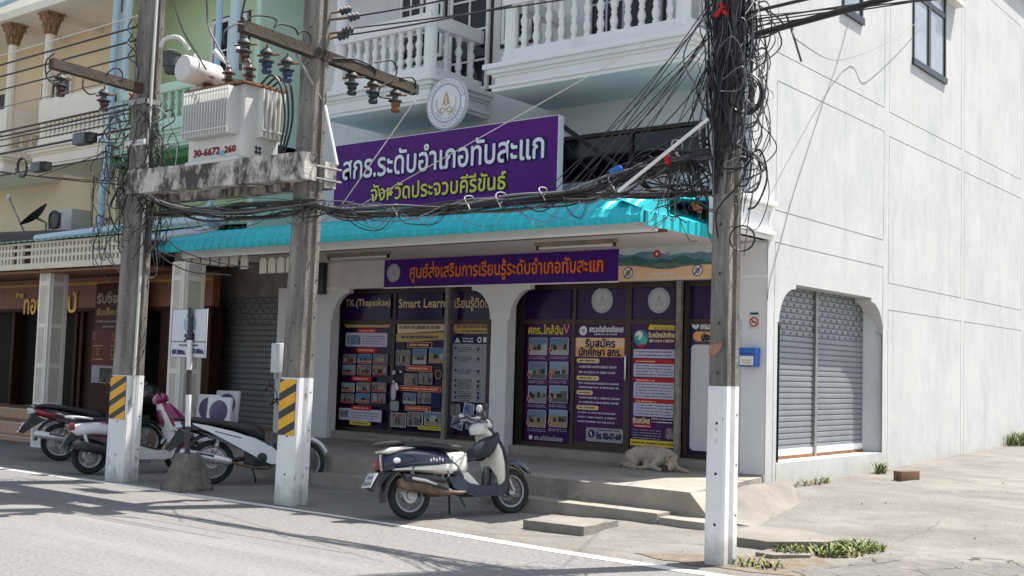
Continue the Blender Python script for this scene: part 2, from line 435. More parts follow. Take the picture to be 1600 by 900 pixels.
asphalt = stains(stains(mat('sun bleached asphalt', (.245, .238, .234), .95, var=.42, scale=26, bump=.55, bscale=90, detail=8),
                 (.20, .19, .18), .5, .52, .75, (.25, 1.2, 1), .45), (.12, .115, .11), 14, .63, .69, (.5, 1.6, 1), .75, 8)
stains(asphalt, (.30, .29, .285), .45, .52, .7, (.12, 1.4, 1), .5, 13); stains(asphalt, (.15, .145, .142), .7, .57, .68, (.10, 2.2, 1), .55, 21); cracks(asphalt, (.15, .14, .13), .35, .0028, 5, .5)
m = MB(); m.sheet(grid([-95] + span(-30, 6, 1.2) + [30, 85], [-9.5, -4, 0, 4, 7, 8, 8.6], lambda x, y: 0.0), asphalt)
kind(m.build('road'), 'structure')
line_paint = stains(mat('worn white road paint', (.74, .73, .70), .8, var=.12, scale=9), (.30, .285, .27), 6, .55, .66, (.6, 1.6, 1), .85)
m = MB(); e = []
for i in range(61):
    x = -34 + i * .7; y = 8.36 + .16 * math.exp(-((x + 9.4) / 3.2) ** 2) + .02 * math.sin(x * 1.3); e.append((x, y))
m.sheet([[Vector((x, y - .075, .004)) for x, y in e], [Vector((x, y + .075, .004)) for x, y in e]], line_paint)
kind(m.build('road_edge_line'), 'structure')

# the shop terrace: sill, platform, one long step and the broken ramp beside the corner
terr = thing('shop_terrace', 'grey concrete terrace with one long step in front of the purple shop', 'terrace', (-10, 10.6, 0))
def rel(mb, name, parent, **k):
    """Builds mb (world coordinates) as a child of parent."""
    o = mb.build(name, parent, **k)
    bpy.context.view_layer.update()
    o.matrix_parent_inverse = parent.matrix_world.inverted()
    return o
def jag(x0, x1, s, y, a, r):
    return [(x, y + r.uniform(-a, a)) for x in span(x0, x1, s)]
m = MB(); r1 = random.Random(11)
front = jag(-15.0, -6.05, .18, 10.62, .012, r1)
m.prism(front + [(-6.05, 10.62), (-6.42, 13.0), (-6.72, 13.0), (-6.72, 13.4), (-15.0, 13.4)], 'z', -.05, .378, STEP)
rel(m, 'platform', terr, smooth=20)
m = MB(); fr = jag(-15.0, -6.25, .16, 10.30, .012, r1)
m.prism(fr + [(-6.25, 10.612), (-15.0, 10.612)], 'z', -.05, .168, STEP)
rel(m, 'step', terr, smooth=20)
m = MB(); m.box(-15.1, -10.76, 13.10, 13.5, .37, .50, STEP, .012); m.box(-10.46, -6.73, 13.10, 13.5, .37, .50, STEP, .008)
rel(m, 'door_sill', terr)
m = MB()      # sloping concrete at the right end of the terrace, towards the lane
def ramp_z(u, v): return (.37 - .30 * smooth(0, 1, v)) * (1 - .85 * smooth(.35, 1, u)) + .05 * u
P0, P1, P2, P3 = (-6.07, 12.98), (-6.07, 10.62), (-5.62, 12.3), (-5.45, 10.9)
rows = []
for i in range(13):
    u = i / 12; row = []
    for k in range(13):
        v = k / 12
        x = (P0[0] * (1 - v) + P1[0] * v) * (1 - u) + (P2[0] * (1 - v) + P3[0] * v) * u
        y = (P0[1] * (1 - v) + P1[1] * v) * (1 - u) + (P2[1] * (1 - v) + P3[1] * v) * u
        t = gz(x, y)
        row.append(Vector((x, y, max(t - .02, t + (.378 - t) * (1 - smooth(.15, .95, u)) * (1 - .75 * smooth(.45, 1, v))))))
    rows.append(row)
m.sheet(rows, CONC)
m.add([(-6.055, 10.60, .377), (-6.055, 11.5, .377), (-5.82, 11.5, .17), (-5.76, 10.60, gz(-5.76, 10.6)), (-6.055, 10.60, 0), ], [[0, 1, 2, 3], [4, 0, 3]], STEP)
rel(m, 'ramp', terr, smooth=50)
m = MB(); r1 = random.Random(5)
q = [(-6.24, 10.30), (-5.95, 10.26), (-5.7, 10.27), (-5.66, 10.5), (-5.8, 10.62), (-6.24, 10.62)]
m.prism(q, 'z', .0, .135, STEP); rel(m, 'kerb_block', terr, smooth=20)

def slab(name, pts, z0, z1, mm, label, cat, seed, tilt=0.0):
    r = random.Random(seed); out = []
    for i, p in enumerate(pts):
        a, b = Vector(p), Vector(pts[(i + 1) % len(pts)]); n = max(1, int((b - a).length / .11))
        for k in range(n): out.append(a.lerp(b, k / n) + Vector((r.uniform(-.014, .014), r.uniform(-.014, .014))))
    c = sum((Vector(p) for p in pts), Vector((0, 0))) / len(pts)
    mb = MB(); n = len(out)
    top = [Vector((p.x, p.y, z1 + tilt * (p.y - c.y))) for p in out]; bot = [Vector((p.x * 1.0, p.y, z0)) for p in out]
    mb.add(top + bot, [list(range(n))] + [[i, (i + 1) % n, (i + 1) % n + n, i + n] for i in range(n)], mm)
    return tag(mb.build(name, smooth=20), label, cat)
slab('concrete_slab', [(-7.15, 9.20), (-6.44, 9.27), (-6.49, 9.93), (-7.1, 9.78)], 0, .105, CONC, 'loose flat concrete slab lying in front of the terrace step beside the cream scooter', 'slab', 2)
slab('broken_slab', [(-5.25, 9.75), (-4.75, 9.72), (-4.38, 10.05), (-4.3, 10.28), (-4.75, 10.62), (-5.3, 10.5)], 0, .125, CONC, 'broken pavement slab with a black crack behind the right hand pole', 'slab', 4, .02)
slab('broken_slab', [(-4.72, 9.40), (-4.52, 9.38), (-4.30, 9.62), (-4.36, 9.92), (-4.72, 9.66)], 0, .06, CONC, 'small sunken piece of pavement between the grass patch and the right hand pole', 'slab', 6)

def weeds(name, spots, label, seed, h=.09, n=260, stuff=True):
    mats = [mat('fresh grass', (.17, .24, .05), .7, var=.3, scale=20), mat('dry grass', (.34, .31, .13), .8, var=.3, scale=20), mat('dark weed leaf', (.05, .10, .025), .7, var=.3, scale=20)]
    r = random.Random(seed); mb = MB()
    for (cx, cy, rx, ry, k) in spots:
        for _ in range(int(n * k)):
            a, d = r.uniform(0, 6.28), math.sqrt(r.random())
            x, y = cx + rx * d * math.cos(a), cy + ry * d * math.sin(a); z = gz(x, y) - .01
            hh = h * r.uniform(.4, 1.2); b = r.uniform(0, 6.28); l = r.uniform(.02, .06) + hh * .5
            dx, dy = math.cos(b), math.sin(b); wv = r.uniform(.004, .010); px, py = -dy * wv, dx * wv
            p = [(x - px, y - py, z), (x + px, y + py, z), (x + px * 1.2 + dx * l * .5, y + py * 1.2 + dy * l * .5, z + hh * .75), (x - px * 1.2 + dx * l * .5, y - py * 1.2 + dy * l * .5, z + hh * .75), (x + dx * l, y + dy * l, z + hh)]
            mb.add(p, [[0, 1, 2, 3], [3, 2, 4]], r.choice(mats[:2] if r.random() < .7 else mats[2:]))
    o = mb.build(name, smooth=0); o['label'] = label
    if stuff: o['kind'] = 'stuff'
    else: o['category'] = 'weed'
    return o
weeds('grass', [(-4.33, 9.98, .34, .26, 2.2), (-4.18, 10.3, .25, .28, 1.6), (-4.55, 9.72, .16, .14, .7), (-4.5, 9.0, .25, .2, .35)], 'low green grass and dry weeds in the broken pavement', 1, .075)
weeds('weed_clump', [(-6.2, 16.2, .07, .12, .22)], 'small weed at the wall foot below the side shutter right end', 2, .16, stuff=False)
weeds('weed_clump', [(-6.22, 23.3, .2, .5, 1.2)], 'larger weed clump at the far end of the white side wall', 3, .24, stuff=False)
weeds('weed_clump', [(-6.28, 14.2, .05, .5, .22), (-6.3, 13.5, .05, .2, .1)], 'sparse dry weeds along the wall foot by the building corner', 5, .09, stuff=False)
# loose brick with its slot, and a few stones
m = MB(); bm_ = mat('brown hollow brick', (.20, .115, .07), .9, var=.25, scale=14, bump=.3)
m.box(-.19, .19, -.065, -.006, 0, .125, bm_, .005); m.box(-.19, .19, .012, .065, 0, .125, bm_, .005); m.box(-.15, .17, -.02, .03, .01, .115, bm_)
o = m.build('brick'); o.location = (-5.62, 15.62, gz(-5.6, 15.6)); o.rotation_euler = (0, 0, R(72))
tag(o, 'brown brick lying alone on the sunny lane beside the white wall', 'brick')
old_asph = cracks(stains(stains(mat('old grey asphalt apron', (.17, .165, .155), .95, var=.3, scale=14, bump=.6, bscale=60, detail=9), (.24, .225, .2), 1.5, .5, .62, (1, 1, 1), .8), (.10, .095, .09), 5, .55, .7, (1, 1, 1), .6, 3), (.05, .048, .045), 2.6, .03, 2, .9)
def pad(name, pts, mm, lift, seed):
    r = random.Random(seed); out = []
    for i, p in enumerate(pts):
        a, b = Vector(p), Vector(pts[(i + 1) % len(pts)]); n = max(1, int((b - a).length / .12))
        for k in range(n): out.append(a.lerp(b, k / n) + Vector((r.uniform(-.04, .04), r.uniform(-.04, .04))))
    c = sum(out, Vector((0, 0))) / len(out); mb = MB(); rows = []
    for k in range(9): rows.append([Vector((c.x + (p.x - c.x) * k / 8, c.y + (p.y - c.y) * k / 8, gz(c.x + (p.x - c.x) * k / 8, c.y + (p.y - c.y) * k / 8) + lift)) for p in out + out[:1]])
    mb.sheet(rows, mm); return kind(mb.build(name, smooth=60), 'structure')
pad('asphalt_apron', [(-4.15, 9.0), (-3.9, 9.9), (-3.2, 10.6), (-2.0, 10.9), (0, 10.8), (3, 10), (3, 8.65), (-3.8, 8.68)], old_asph, .010, 4)
pad('dirt_verge', [(-5.6, 8.75), (-4.9, 9.3), (-4.2, 9.75), (-3.95, 9.2), (-4.05, 8.75), (-4.9, 8.62)], stains(mat('dry dirt', (.21, .175, .13), .98, var=.35, scale=9, bump=.8, bscale=50, detail=9), (.30, .27, .21), 4, .55, .7, (1, 1, 1), .6), .006, 6)
r1 = random.Random(8)
stone_m = mat('dusty pebble', (.25, .22, .18), .9, var=.3, scale=20)
m = MB()
for _ in range(900):
    x, y = r1.uniform(-7.2, -2.2), r1.uniform(8.8, 16.5)
    if x < -6.45 and y > 10.2: continue
    s = r1.uniform(.003, .011) * (2.4 if r1.random() < .04 else 1)
    z = gz(x, y); a = r1.uniform(0, 3)
    c, d = math.cos(a) * s, math.sin(a) * s
    m.add([(x + c, y + d, z), (x - d, y + c * .7, z), (x - c, y - d, z), (x + d, y - c * .7, z), (x + c * .2, y, z + s * .8)], [[0, 1, 4], [1, 2, 4], [2, 3, 4], [3, 0, 4]], stone_m)
for _ in range(0): pass
o = m.build('gravel', smooth=0); kind(o, 'stuff'); o['label'] = 'loose grit scattered over the lane'
# ------------------------------------------------------------------ the corner shophouse
WX, FY, DY, UY, BY = -6.40, 13.0, 13.35, 13.3, 12.0
shop = thing('shophouse', 'white corner shophouse with turquoise awning and a blank sunlit side wall', 'building', (-10.9, 13.2, 0))
# side wall: flush panels with open grooves between them in front of a backing
m = MB(); G = .007
m.box(-6.9, -6.413, 13.01, 13.29, 0, 9.3, WHITE_WALL); m.box(-6.9, -6.413, 16.9, 34, 0, 9.3, WHITE_WALL)
m.box(-6.9, -6.413, 13.29, 16.9, 2.80, 9.3, WHITE_WALL)
def panel(y0, y1, z0, z1, hole=None):
    y0 += G; y1 -= G; z0 += G; z1 -= G
    if hole:
        a, b, c, d = hole
        m.box(-6.414, WX, y0, a, z0, z1, WHITE_WALL); m.box(-6.414, WX, b, y1, z0, z1, WHITE_WALL)
        m.box(-6.414, WX, a, b, z0, c, WHITE_WALL); m.box(-6.414, WX, a, b, d, z1, WHITE_WALL)
    else: m.box(-6.414, WX, y0, y1, z0, z1, WHITE_WALL)
def band(y0, y1, z0, z1): m.box(-6.414, WX, y0 - G, y1 + G, z0 - G if z0 > 0 else 0, z1 + G, WHITE_WALL)
m.box(-6.414, WX, 13.0, 13.19 - G, 0, 3.74, WHITE_WALL)
VB = [(16.76, 16.97), (20.33, 20.5), (24.0, 24.2), (28.0, 28.2)]
for a, b in VB: m.box(-6.414, WX, a + G, b - G, 0, 9.3, WHITE_WALL)
HW1, HW2 = (17.92, 19.46, 6.62, 8.15), (15.16, 15.87, 6.72, 8.15)
panel(13.19, 16.76, 5.64, 8.7, HW2); m.box(-6.414, WX, 13.19 - G, 16.76 + G, 5.28 + G, 5.64 - G, WHITE_WALL)
panel(13.19, 16.76, 3.65, 5.28); m.box(-6.414, WX, 13.19 - G, 16.76 + G, 3.25 + G, 3.65 - G, WHITE_WALL)
def arch(cx, cz, r, a0, a1, n=12): return [(cx + r * math.cos(R(a0 + (a1 - a0) * i / n)), cz + r * math.sin(R(a0 + (a1 - a0) * i / n))) for i in range(n + 1)]
# the lowest panel of the first bay carries the arched shutter opening
cl = [(13.29 + .5 - .46 * math.cos(R(t)), 2.27 + .44 * math.sin(R(t))) for t in range(0, 91, 8)]
top = [(13.20, .0), (13.29, .0), (13.29, 2.27), (13.33, 2.27)] + [(y, z) for y, z in cl[1:]] + [(13.80, 2.71), (13.80, 2.77), (16.32, 2.77), (16.32, 2.71)] + \
      [(16.81 - (y - 13.29), z) for y, z in cl[::-1][1:-1]] + [(16.74, 2.27), (16.753, 2.27), (16.753, 3.243), (13.197, 3.243)]
m.prism(top, 'x', -6.65, WX, WHITE_WALL)
m.prism([(-6.403, 16.755), (-6.403, 16.81), (-6.65, 16.66), (-6.9, 16.66), (-6.9, 17.0), (-6.413, 17.0), (-6.413, 16.97), (-6.403, 16.97)], 'z', 0, 2.75, WHITE_WALL)
m.box(-6.9, -6.395, 13.29, 16.80, 0, .53, WHITE_WALL)
prev = 16.97
for i, (a, b) in enumerate(VB[1:] + [(33, 34)]):
    panel(prev, a, 5.61, 8.7, HW1 if i == 0 else None); m.box(-6.414, WX, prev - G, a + G, 5.24 + G, 5.61 - G, WHITE_WALL)
    panel(prev, a, 3.03, 5.24); m.box(-6.414, WX, prev - G, a + G, 2.63 + G, 3.03 - G, WHITE_WALL)
    panel(prev, a, -.1, 2.63); m.box(-6.414, WX, prev - G, a + G, 8.7 + G, 9.3, WHITE_WALL); prev = b
m.box(-6.414, WX, 13.19 - G, 16.76 + G, 8.7 + G, 9.3, WHITE_WALL)
rel(m, 'side_wall', shop, smooth=25)
# corner fin and canopy end beam with its two cornices
m = MB(); m.box(-6.66, WX, 12.52, 13.19 - G, 3.745, 9.3, WHITE_WALL); m.box(-6.74, -6.66, 12.72, 13.3, 3.6, 9.3, SHADE_WALL)
rel(m, 'corner_fin', shop)
m = MB(); m.box(-6.74, -6.405, 12.12, 13.0, 3.26, 3.742, WHITE_TRIM)
for z0, z1, p in ((3.26, 3.31, .03), (3.31, 3.36, .07), (3.61, 3.67, .03), (3.67, 3.74, .08)):
    m.box(-6.5, -6.405 + p, 12.12 - p, 13.06 + p * .3, z0, z1, WHITE_TRIM, .008)
rel(m, 'canopy_end_beam', shop)
# roof, front parapet (added out of view, wider end shaped for its ground shadow), upper front wall with its long dark window opening
m = MB(); m.box(-15.5, -6.3, 12.6, 34, 9.3, 9.5, SOFFIT); rel(m, 'roof', shop)
m = MB(); m.prism([(-15.5, 8.2), (-6.4, 8.2), (-6.1, 8.4), (-5.75, 9.35), (-15.5, 9.35)], 'y', 12.38, 12.515, WHITE_TRIM); rel(m, 'shadow_parapet', shop)
WZ0, WZ1, WXR, WXL = 4.25, 4.93, -7.46, -13.4
m = MB()
m.box(-15.5, -6.66, UY, UY + .25, 3.3, WZ0, SHADE_WALL); m.box(-15.5, -6.66, UY, UY + .25, WZ1, 9.3, SHADE_WALL)
m.box(-15.5, WXL, UY, UY + .25, WZ0, WZ1, SHADE_WALL); m.box(WXR, -6.66, UY, UY + .25, WZ0, WZ1, SHADE_WALL)
rel(m, 'front_wall', shop)
m = MB(); n = 5
for i in range(n + 1):
    x = WXL + (WXR - WXL) * i / n; m.box(x - .03, x + .03, UY + .03, UY + .09, WZ0, WZ1, BROWN_FRAME)
m.box(WXL, WXR, UY + .02, UY + .08, WZ1 - .05, WZ1, BROWN_FRAME); m.box(WXL, WXR, UY + .02, UY + .08, WZ0, WZ0 + .04, BROWN_FRAME)
wf = rel(m, 'window', shop)
m = MB(); m.box(WXL, WXR, UY + .06, UY + .07, WZ0, WZ1, DARK_GLASS); rel(m, 'window_pane', wf)
# canopy: slab, hanging fascia
m = MB(); m.box(-15.45, -6.77, 11.02, 13.0, 3.235, 3.32, SOFFIT); m.box(-15.45, -6.77, 10.97, 11.02, 3.185, 3.30, WHITE_TRIM)
m.box(-15.45, -6.77, 10.99, 11.03, 3.165, 3.188, WHITE_TRIM)
rel(m, 'canopy', shop)
# ground floor front: beam, three pillars with arch brackets
m = MB(); m.box(-15.1, -6.41, FY, FY + .3, 2.815, 3.234, SHADE_WALL); m.box(-15.1, -6.41, FY - .012, FY, 2.80, 2.835, WHITE_TRIM)
rel(m, 'front_beam', shop)
def bracket(xs, xe, s):
    """Half of an arch head: from pillar edge xs towards xe, s=+1 to the right."""
    w = abs(xe - xs); pts = [(xs, 2.812), (xs, 2.30), (xs + s * .035, 2.30)]
    for t in range(0, 91, 9):
        pts.append((xs + s * (.035 + (w - .035) * (1 - math.cos(R(t)))), 2.30 + .43 * math.sin(R(t))))
    return pts + [(xe, 2.812)]
def pillar(x0, x1, lb, rb, name='pillar'):
    mb = MB(); mb.box(x0, x1, FY, FY + .19, .37, 2.812, SHADE_WALL)
    if lb: mb.prism(bracket(x0 + .002, x0 - .40, -1), 'y', FY + .004, FY + .10, SHADE_WALL)
    if rb: mb.prism(bracket(x1 - .002, x1 + .40, 1), 'y', FY + .004, FY + .10, SHADE_WALL)
    rel(mb, name, shop, smooth=30)
PL = -14.17
pillar(-15.0, PL, 0, 1); pillar(-10.76, -10.46, 1, 1); pillar(-6.74, -6.415, 1, 0)
m = MB()
m.box(-6.75, -6.40, 12.96, 13.02, .2, .40, STEP, .01); rel(m, 'pillar_foot', shop)

# ---------------- balconies
def baluster_mesh(h, r, mm):
    mb = MB(); p = [(.8, 0), (.8, .07), (.55, .09), (.75, .14), (.95, .22), (.8, .30), (.55, .36), (.72, .40), (.72, .43), (.55, .47), (.9, .56), (.95, .64), (.6, .72), (.5, .78), (.75, .82), (.55, .86), (.85, .90), (.85, 1.0)]
    mb.lathe([(0, 0)] + [(a * r, b * h) for a, b in p] + [(0, h)], mm, 10)
    return mb.mesh('baluster', 50)
def balcony(parent, x0, x1, yf, yw, zb, zc, zk, zr0, zr1, cols, mm, nb, ns, left_side=True, right_side=True, cw=.19, coltop=9.0, colmat=None, blind=None):
    """Projecting balcony: corniced slab x0..x1, kerb, rail, balusters, columns at the given x."""
    bal = rel(_balc(x0, x1, yf, yw, zb, zc, zk, zr0, zr1, mm, left_side, right_side), 'balcony', parent)
    bme = baluster_mesh(zr0 - zk, .058, mm)
    def bl(x, y):
        o = bpy.data.objects.new('baluster', bme); col.objects.link(o); o.parent = bal
        o.matrix_parent_inverse = bal_inv; o.location = (x, y, zk)
    bpy.context.view_layer.update(); bal_inv = bal.matrix_world.inverted()
    cs = sorted(cols)
    edges = [x0 + .2] + [c for c in cs if x0 + .3 < c < x1 - .3] + [x1 - .2]
    for i in range(len(edges) - 1):
        a, b = edges[i] + (cw * .6), edges[i + 1] - (cw * .6); n = nb if isinstance(nb, int) else nb[i]
        if blind and i in blind: continue
        for k in range(n): bl(a + (b - a) * (k + .5) / n, yf + .16)
    for k in range(ns):
        y = yf + .36 + (yw - yf - .45) * (k + .5) / ns
        if right_side: bl(x1 - .18, y)
        if left_side: bl(x0 + .18, y)
    for c in cs:
        mb = MB(); cm = colmat or mm
        mb.lathe([(0, zc), (cw * .78, zc), (cw * .8, zc + .05), (cw * .66, zc + .07), (cw * .72, zc + .12), (cw * .56, zc + .14), (cw * .60, zc + .18), (cw * .5, zc + .2)], cm, 20, Matrix.Translation((c, yf + .17, 0)))
        n = 40; sec = []
        for z in (zc + .19, coltop):
            sec.append([Vector((c + (cw * .5) * (1 - (.10 if k % 4 == 3 else 0)) * math.cos(2 * math.pi * k / n), yf + .17 + (cw * .5) * (1 - (.10 if k % 4 == 3 else 0)) * math.sin(2 * math.pi * k / n), z)) for k in range(n)])
        mb.loft(sec, cm)
        rel(mb, 'balcony_column', bal, smooth=20)
    return bal
def _balc(x0, x1, yf, yw, zb, zc, zk, zr0, zr1, mm, ls, rs):
    mb = MB()
    for a, b, p in ((zb, zb + .05, .0), (zb + .05, zb + .09, .03), (zb + .09, zc - .17, -.03), (zc - .17, zc - .13, .0), (zc - .13, zc - .07, .05), (zc - .07, zc, .10)):
        mb.box(x0 - p, x1 + p, yf - p, yw, a, b, mm, .006)
    mb.box(x0 + .12, x1 - .12, yf + .10, yf + .24, zc, zk, mm)
    mb.box(x0 + .10, x1 - .10, yf + .07, yf + .25, zr0, zr1, mm, .008)
    for on, xx in ((ls, x0 + .10), (rs, x1 - .26)):
        if on: mb.box(xx, xx + .16, yf + .25, yw, zr0, zr1, mm, .008); mb.box(xx + .02, xx + .14, yf + .24, yw, zc, zk, mm)
    return mb
balcony(shop, -10.06, -6.93, BY, UY, 5.35, 5.72, 5.93, 6.55, 6.72, [-9.87, -7.17], WHITE_TRIM, 12, 3)
balcony(shop, -13.45, -11.20, BY, UY, 5.35, 5.74, 5.93, 6.51, 6.71, [-11.38, -13.27], WHITE_TRIM, 9, 3)
# windows and doors behind the balconies
def casement(parent, x0, x1, z0, z1, y, nx, nz, fm, gm, fw=.055, edge=None, name='window'):
    mb = MB()
    if edge: mb.box(x0 - .05, x1 + .05, y - .012, y - .002, z0 - .05, z1 + .05, edge)
    mb.box(x0, x0 + fw, y - .06, y, z0, z1, fm); mb.box(x1 - fw, x1, y - .06, y, z0, z1, fm)
    mb.box(x0 + fw, x1 - fw, y - .06, y, z0, z0 + fw, fm); mb.box(x0 + fw, x1 - fw, y - .06, y, z1 - fw, z1, fm)
    for i in range(1, nx):
        x = x0 + (x1 - x0) * i / nx; t = .035 if i % 2 == 0 else .016; mb.box(x - t, x + t, y - .05, y - .004, z0 + fw, z1 - fw, fm)
    for i in range(1, nz):
        z = z0 + (z1 - z0) * i / nz; mb.box(x0 + fw, x1 - fw, y - .046, y - .006, z - .015, z + .015, fm)
    w_ = rel(mb, name, parent)
    mb = MB(); mb.box(x0 + fw * .5, x1 - fw * .5, y - .03, y - .022, z0 + fw * .5, z1 - fw * .5, gm); rel(mb, 'window_pane', w_)
    return w_
casement(shop, -13.1, -12.15, 6.45, 8.2, UY, 4, 4, WHITE_TRIM, DARK_GLASS, edge=BROWN_FRAME)
casement(shop, -12.0, -11.2, 5.8, 8.2, UY, 2, 5, WHITE_TRIM, DARK_GLASS, edge=BROWN_FRAME, name='balcony_door')
casement(shop, -10.95, -10.4, 6.45, 8.2, UY, 2, 4, WHITE_TRIM, DARK_GLASS, edge=BROWN_FRAME)
casement(shop, -9.35, -8.15, 5.8, 8.2, UY, 4, 5, mat('pale grey door paint', (.5, .5, .56), .7), DARK_GLASS, edge=BROWN_FRAME, name='balcony_door')
# side windows
for (a, b, c, d), nx in ((HW1, 2), (HW2, 1)):
    fm = mat('dark aluminium frame', (.035, .038, .042), .4, .4); mb = MB(); X = WX
    for y0, y1, z0, z1, p in ((a, a + .05, c, d, .022), (b - .05, b, c, d, .022), (a + .05, b - .05, d - .05, d, .022), (a - .02, b + .02, c - .06, c + .04, .04)):
        mb.box(X - .013, X + p, y0, y1, z0, z1, fm)
    if nx == 2: mb.box(X - .013, X + .018, a + .70, a + .80, c + .04, d - .05, fm)
    mb.box(X - .013, X + .016, a + .05, b - .05, c + 1.05, c + 1.14, fm)
    w_ = rel(mb, 'side_window', shop)
    mb = MB(); mb.box(X - .012, X - .004, a + .03, b - .03, c, d, SKY_GLASS); rel(mb, 'window_pane', w_)
m = MB(); m.box(WX - .01, WX + .16, 19.3, 20.0, 8.0, 8.07, WHITE_TRIM); rel(m, 'window_hood', shop)
# side roller shutter with its middle post
def shutter(parent, axis, c, a0, a1, z0, z1, mm, name, slat=.075, holes=None):
    mb = MB(); n = int((z1 - z0) / slat)
    prof = []
    for i in range(n):
        z = z0 + i * slat
        prof += [(0.0, z), (.016, z + slat * .12), (.019, z + slat * .5), (.016, z + slat * .84), (0, z + slat * .94)]
    rows = []
    for a in (a0, a1):
        rows.append([Vector((c + d, a, z)) if axis == 'x' else Vector((a, c - d, z)) for d, z in prof])
    mb.sheet(rows, mm)
    if holes:
        h = random.Random(4)
        for i in range(n - holes, n):
            z = z0 + i * slat + slat * .42
            for k in range(int((a1 - a0) / .2)):
                a = a0 + .1 + .2 * k + (.1 if i % 2 else 0)
                if a > a1 - .08: continue
                if axis == 'x': mb.box(c + .008, c + .0205, a - .028, a + .028, z - .014, z + .014, BLACK_PLASTIC)
                else: mb.box(a - .028, a + .028, c - .0205, c - .008, z - .014, z + .014, BLACK_PLASTIC)
    return rel(mb, name, parent, smooth=25)
sh = shutter(shop, 'x', -6.675, 13.2, 16.75, .56, 2.86, ROLLER, 'roller_shutter', holes=9)
m = MB(); m.box(-6.68, -6.625, 14.93, 15.0, .53, 2.8, STEEL); rel(m, 'shutter_post', sh)
m = MB(); m.box(-6.685, -6.64, 13.2, 16.66, .532, .575, RUST); m.box(-6.675, -6.65, 13.2, 16.66, .575, .66, WHITE_TRIM); rel(m, 'bottom_rail', sh)

# ---------------- turquoise awning: ribbed barrel along the front, flat flap down the right end
m = MB(); XL, XR, LIPY, LIPZ = -15.75, -6.78, 10.70, 3.235
def awn_prof():
    p = [(LIPY + .012, LIPZ), (LIPY, LIPZ + .025)]
    for t in range(0, 91, 9):
        p.append((LIPY + .58 * (1 - math.cos(R(t))), LIPZ + .03 + .31 * math.sin(R(t))))
    return p + [(LIPY + .7, LIPZ + .36), (LIPY + 1.4, LIPZ + .42), (UY, LIPZ + .52)]
PR = awn_prof(); rows = []; x = XL; pitch = .19
while x < XR + .001:
    for dx, hh in [(.19 * k / 10, .026 * max(0, math.sin(2 * math.pi * k / 10)) ** .8) for k in range(10)]:
        if x + dx > XR: break
        row = []
        for i, (y, z) in enumerate(PR):
            q0, q1 = PR[max(0, i - 1)], PR[min(len(PR) - 1, i + 1)]
            t = Vector((q1[0] - q0[0], q1[1] - q0[1])).normalized(); nn = Vector((-t.y, t.x))
            cr = .006 * (1 if i % 2 else -1) if 2 <= i <= 11 else 0
            row.append(Vector((x + dx, y + nn.x * (hh + cr), z + nn.y * (hh + cr))))
        rows.append(row)
    x += pitch
rows.append([Vector((XR + .004, y_, z_)) for y_, z_ in PR])
m.sheet(rows, TURQ)
# end flap and hip
y = LIPY + .05; rows = []
while y < 12.9:
    for dy, hh in ((0, 0), (.03, .018), (.09, .018), (.12, 0)):
        if y + dy > 12.95: break
        rows.append([Vector((XR + .02 + hh, y + dy, LIPZ - .03)), Vector((XR + .02 + hh, y + dy, LIPZ + .13)), Vector((XR - .02, y + dy, LIPZ + .155)), Vector((XR - .40, y + dy, LIPZ + .31 + .04 * smooth(LIPY, 12.9, y + dy)))])
    y += .18
m.sheet(rows, TURQ)
PC = [q for q in PR if q[0] <= LIPY + .59]
m.add([(XR + .004, y_, z_) for y_, z_ in PC] + [(XR + .004, LIPY + .59, LIPZ)], [list(range(len(PC) + 1))], TURQ)
rel(m, 'awning', shop, smooth=28)
m = MB(); m.box(XL, XR - .1, 11.35, 11.42, LIPZ - .03, LIPZ + .22, RUST); m.box(XL + 3, XR - .5, 12.55, 12.75, 3.72, 3.82, STEEL); rel(m, 'awning_rail', shop)
# ---------------- front posts and glazed shopfronts
POST = stains(mat('flaking galvanised post', (.30, .29, .25), .7, .2, var=.3, scale=10), (.14, .10, .06), 9, .52, .66, (1, 1, .4), .7)
def front_post(px, name='shopfront_post'):
    p = on_y(px, 580, 13.2); mb = MB(); mb.box(p.x - .035, p.x + .035, 13.17, 13.23, .37, 2.81, POST); return rel(mb, name, shop)
front_post(696.5); front_post(1060)
# ------------------------------------------------------------------ shopfront: frames, filmed glass, posters
PH_GREY = photo_mat('print of people in grey tones', [(.05, .05, .06), (.30, .29, .30), (.10, .09, .10), (.45, .44, .45)], 16)
PH_WARM = photo_mat('print of a room in warm tones', [(.06, .05, .05), (.34, .26, .22), (.12, .10, .12), (.42, .38, .36)], 14)
PH_SKY = photo_mat('print of a building under blue sky', [(.03, .05, .08), (.16, .30, .50), (.40, .44, .46), (.06, .10, .08)], 9)
PH_BLUE = photo_mat('print of people in blue', [(.02, .04, .12), (.10, .16, .34), (.30, .32, .40), (.04, .05, .10)], 12)
PH_GREEN = photo_mat('print of a garden', [(.03, .06, .04), (.20, .22, .16), (.40, .40, .36), (.08, .12, .05)], 10)
FILM_DARK = mat('dark violet film', (.018, .006, .040), .2, var=.35, scale=1.4, spec=.22)
FILM_MAG = mat('magenta violet film', (.075, .008, .085), .25, var=.4, scale=.9, c2=(.028, .008, .08), spec=.2)
P_SKY = [flat('printed deep sky', (.07, .19, .42), .4), flat('printed pale sky patch', (.24, .34, .44), .4), flat('printed grey sky', (.14, .22, .32), .4)]
P_MID = [flat('printed wall grey', (.24, .24, .24), .4), flat('printed wall white', (.42, .42, .41), .4), flat('printed paving', (.13, .125, .12), .4), flat('printed ochre wall', (.34, .27, .14), .4)]
P_DARK = [flat('printed dark foliage', (.03, .06, .03), .4), flat('printed dark clothes', (.035, .035, .045), .4)]
P_SKIN = flat('printed faces', (.40, .28, .22), .4)
